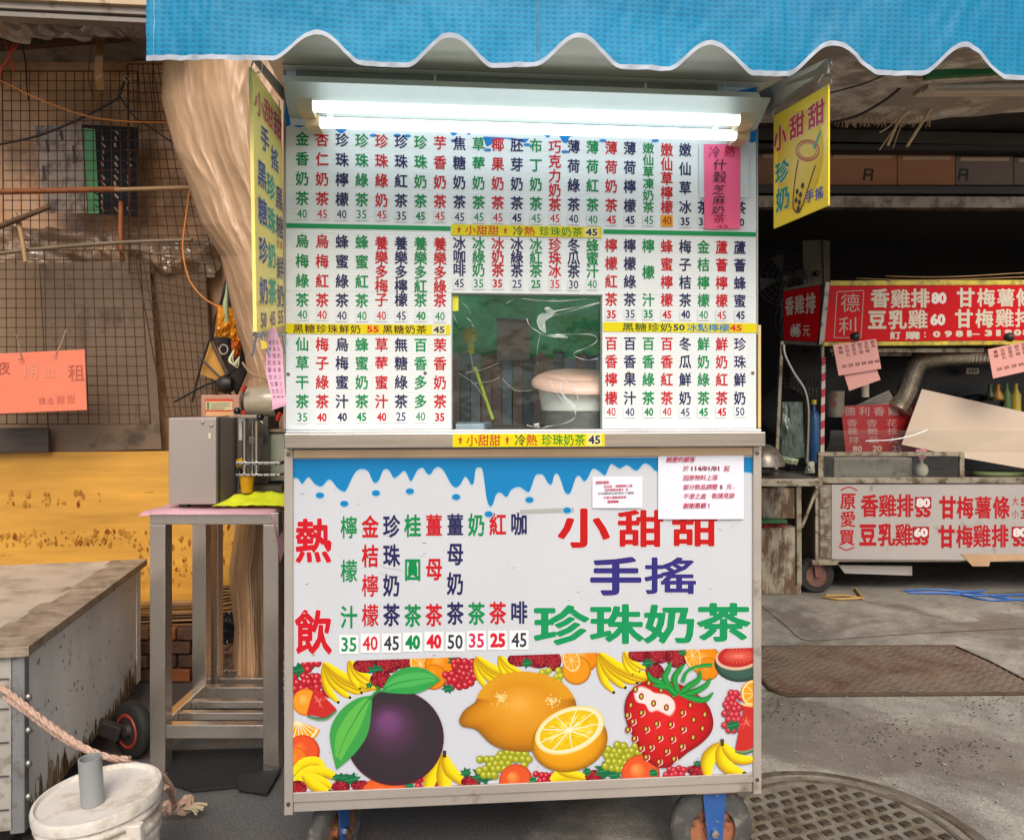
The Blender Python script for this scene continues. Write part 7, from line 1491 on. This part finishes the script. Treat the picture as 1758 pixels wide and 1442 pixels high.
# ------------------------------------------------------------------ things on the ground
iron = M('cast_iron', '#746c5e', .6, .1, var=.2, vs=8, dirt='#5c503f', da=.42, ds=9, bump=.4, bs=60)
mc = G(1370, 1336); RM = .36; mc = Vector((mc.x, mc.y - RM, 0))
t = thing('manhole_cover', 'round iron manhole cover with square tread pattern beside the front wheel', 'manhole cover', mc)
Geo().lathe([(RM * 1.12, .001), (RM * 1.12, .004), (RM * 1.06, .012), (RM, .012), (RM * .985, .004)], mc, 72, cap=False).build('frame_ring', iron, t, smooth=True)
Geo().lathe([(RM * .98, .004), (RM * .975, .010), (RM * .93, .0105), (0, .0105)], mc, 72, cap=False).build('cover_plate', M('worn_iron', '#8f8778', .5, .1, var=.2, vs=8, dirt='#6f624f', da=.42, ds=7, bump=.35, bs=70), t, smooth=True)
Geo().lathe([(RM * .9, .0108), (RM * .9, .0145), (RM * .86, .0145), (RM * .86, .0108)], mc, 72, cap=False).build('raised_ring', iron, t, smooth=True)
g = Geo(); a0 = .35
for i in range(-9, 10):
    for j in range(-9, 10):
        x, y = (i + .5 * (j % 2)) * .054, j * .043
        if math.hypot(x, y) > RM * .82: continue
        X_, Y_ = x * math.cos(a0) - y * math.sin(a0), x * math.sin(a0) + y * math.cos(a0); c_ = [Vector((mc.x + X_ + (p * .015 * math.cos(a0) - q * .011 * math.sin(a0)), mc.y + Y_ + (p * .015 * math.sin(a0) + q * .011 * math.cos(a0)), 0)) for p, q in ((-1, -1), (1, -1), (1, 1), (-1, 1))]
        g.hexa([p + Vector((0, 0, .0108)) for p in c_] + [p + Vector((0, 0, .0165)) for p in c_])
g.build('tread', M('tread_dark', '#544a3e', .6, .3, var=.35, vs=25), t, bevel=.0015, props={'kind': 'stuff'}, segs=1)
t = thing('drain_cover', 'long rusty brown access cover with ridged pattern set in the concrete', 'access cover', G(1520, 1160))
rc = [(1308, 1112), (1640, 1111), (1700, 1138), (1772, 1176), (1772, 1192), (1350, 1195), (1322, 1185), (1290, 1150)]
q = [G(u, v, .003) for u, v in rc]; cen = sum(q, Vector()) / len(q)
rustm = M('rust_plate', '#75594a', .6, .2, var=.3, vs=5, dirt='#857c6d', da=.48, ds=2.6, bump=.3, bs=60)
Geo().slab([cen + (p - cen) * .985 for p in q][::-1], (0, 0, .005)).build('cover_plate', rustm, t)
g = Geo().tube([p + Vector((0, 0, .004)) for p in q], .008, 6, closed=True).build('frame_edge', M('edge_iron', '#564636', .7, .3, var=.3), t, smooth=True)
g = Geo(); xs = [p.x for p in q]; ysq = [p.y for p in q]
def inside(p):
    r = False
    for i in range(len(q)):
        a, b_ = q[i], q[i - 1]
        if (a.y > p.y) != (b_.y > p.y) and p.x < (b_.x - a.x) * (p.y - a.y) / (b_.y - a.y) + a.x: r = not r
    return r
y = min(ysq) + .02; k = 0
while y < max(ysq):
    x = min(xs) + (k % 2) * .02
    while x < max(xs):
        s1_ = 1 if (int(x / .04) + k) % 2 else -1; a, b_ = Vector((x, y, .0095)), Vector((x + .03, y + .010 * s1_, .0095))
        if inside(a) and inside(b_): g.bar(a, b_, .0045, .004)
        x += .04
    y += .022; k += 1
g.build('ridges', M('ridge_rust', '#806655', .55, .3, var=.35, vs=6), t, props={'kind': 'stuff'})
t = thing('blue_strap', 'frayed bright blue plastic strap lying on the dark ground before the stall', 'strap', G(1620, 1016))
for l in ([(1552, 1014), (1600, 1012), (1660, 1016), (1720, 1026), (1790, 1034)], [(1560, 1017), (1620, 1018), (1690, 1014)], [(1640, 1018), (1700, 1030), (1780, 1026)], [(1600, 1016), (1680, 1022), (1770, 1020)]): Geo().tube(spline([G(u, v, .008) for u, v in l], 6), .006, 5).build('strap_strand', M('strap_blue', '#1d5fae', .45), t, smooth=True)
t = thing('bamboo_scrap', 'split yellow bamboo scrap lying near the wheel of the chicken stall', 'scrap', G(1450, 1026))
for l in ([(1414, 1024), (1440, 1028), (1478, 1026)], [(1418, 1022), (1450, 1022), (1470, 1024)], [(1482, 1027), (1474, 1018), (1468, 1010)]): Geo().tube(spline([G(u, v, .012) for u, v in l], 5), .009, 6).build('bamboo_piece', M('bamboo', '#a8864a', .6, var=.2), t, smooth=True)
g = Geo(); lm = M('litter_pale', '#9c958a', .8, var=.2)
for k in range(320):
    u, v = random.uniform(1310, 1750), random.uniform(1030, 1440); p = G(u, v, .003); a = random.uniform(.002, .006) * (2 if random.random() < .06 else 1); an = random.uniform(0, 6.28)
    g.slab([p + Vector((a * math.cos(an + b_), a * .7 * math.sin(an + b_), 0)) for b_ in (0, 1.4, 2.9, 4.4)], (0, 0, .002))
kind(g.build('ground_debris', lm), 'stuff')

g = Geo()
def ribbon(pts, w0):
    c = spline([G(u, v, .0022) for u, v in pts], 8)
    for i in range(len(c) - 1):
        a, b_ = c[i], c[i + 1]; n_ = (b_ - a).cross(Vector((0, 0, 1))).normalized(); w1, w2 = w0 * (.4 + abs(nz(i * .9, w0 * 100))), w0 * (.4 + abs(nz((i + 1) * .9, w0 * 100)))
        g.poly([a - n_ * w1, b_ - n_ * w2, b_ + n_ * w2, a + n_ * w1])
ribbon([(1308, 1040), (1350, 1075), (1382, 1098), (1450, 1096), (1560, 1088), (1760, 1078)], .0045)
ribbon([(1335, 1197), (1336, 1212), (1322, 1228)], .002)
kind(g.build('ground_cracks', M('crack_dark', '#4a433a', .9)), 'stuff')
g = Geo()
for k in range(420):
    u, v = random.choice(((1500, 1255), (1640, 1290), (1350, 1225), (1450, 1400), (1700, 1210))); p = G(u + random.gauss(0, 45), v + random.gauss(0, 16), .0026); a = random.uniform(.0015, .006); an = random.uniform(0, 6.28)
    if p.x > .75: g.poly([p + Vector((a * math.cos(an + b_) * random.uniform(.6, 1.4), a * .8 * math.sin(an + b_), 0)) for b_ in (0, 1.2, 2.4, 3.6, 4.9)])
kind(g.build('ground_grit', M('grit_dark', '#463d34', .9)), 'stuff')
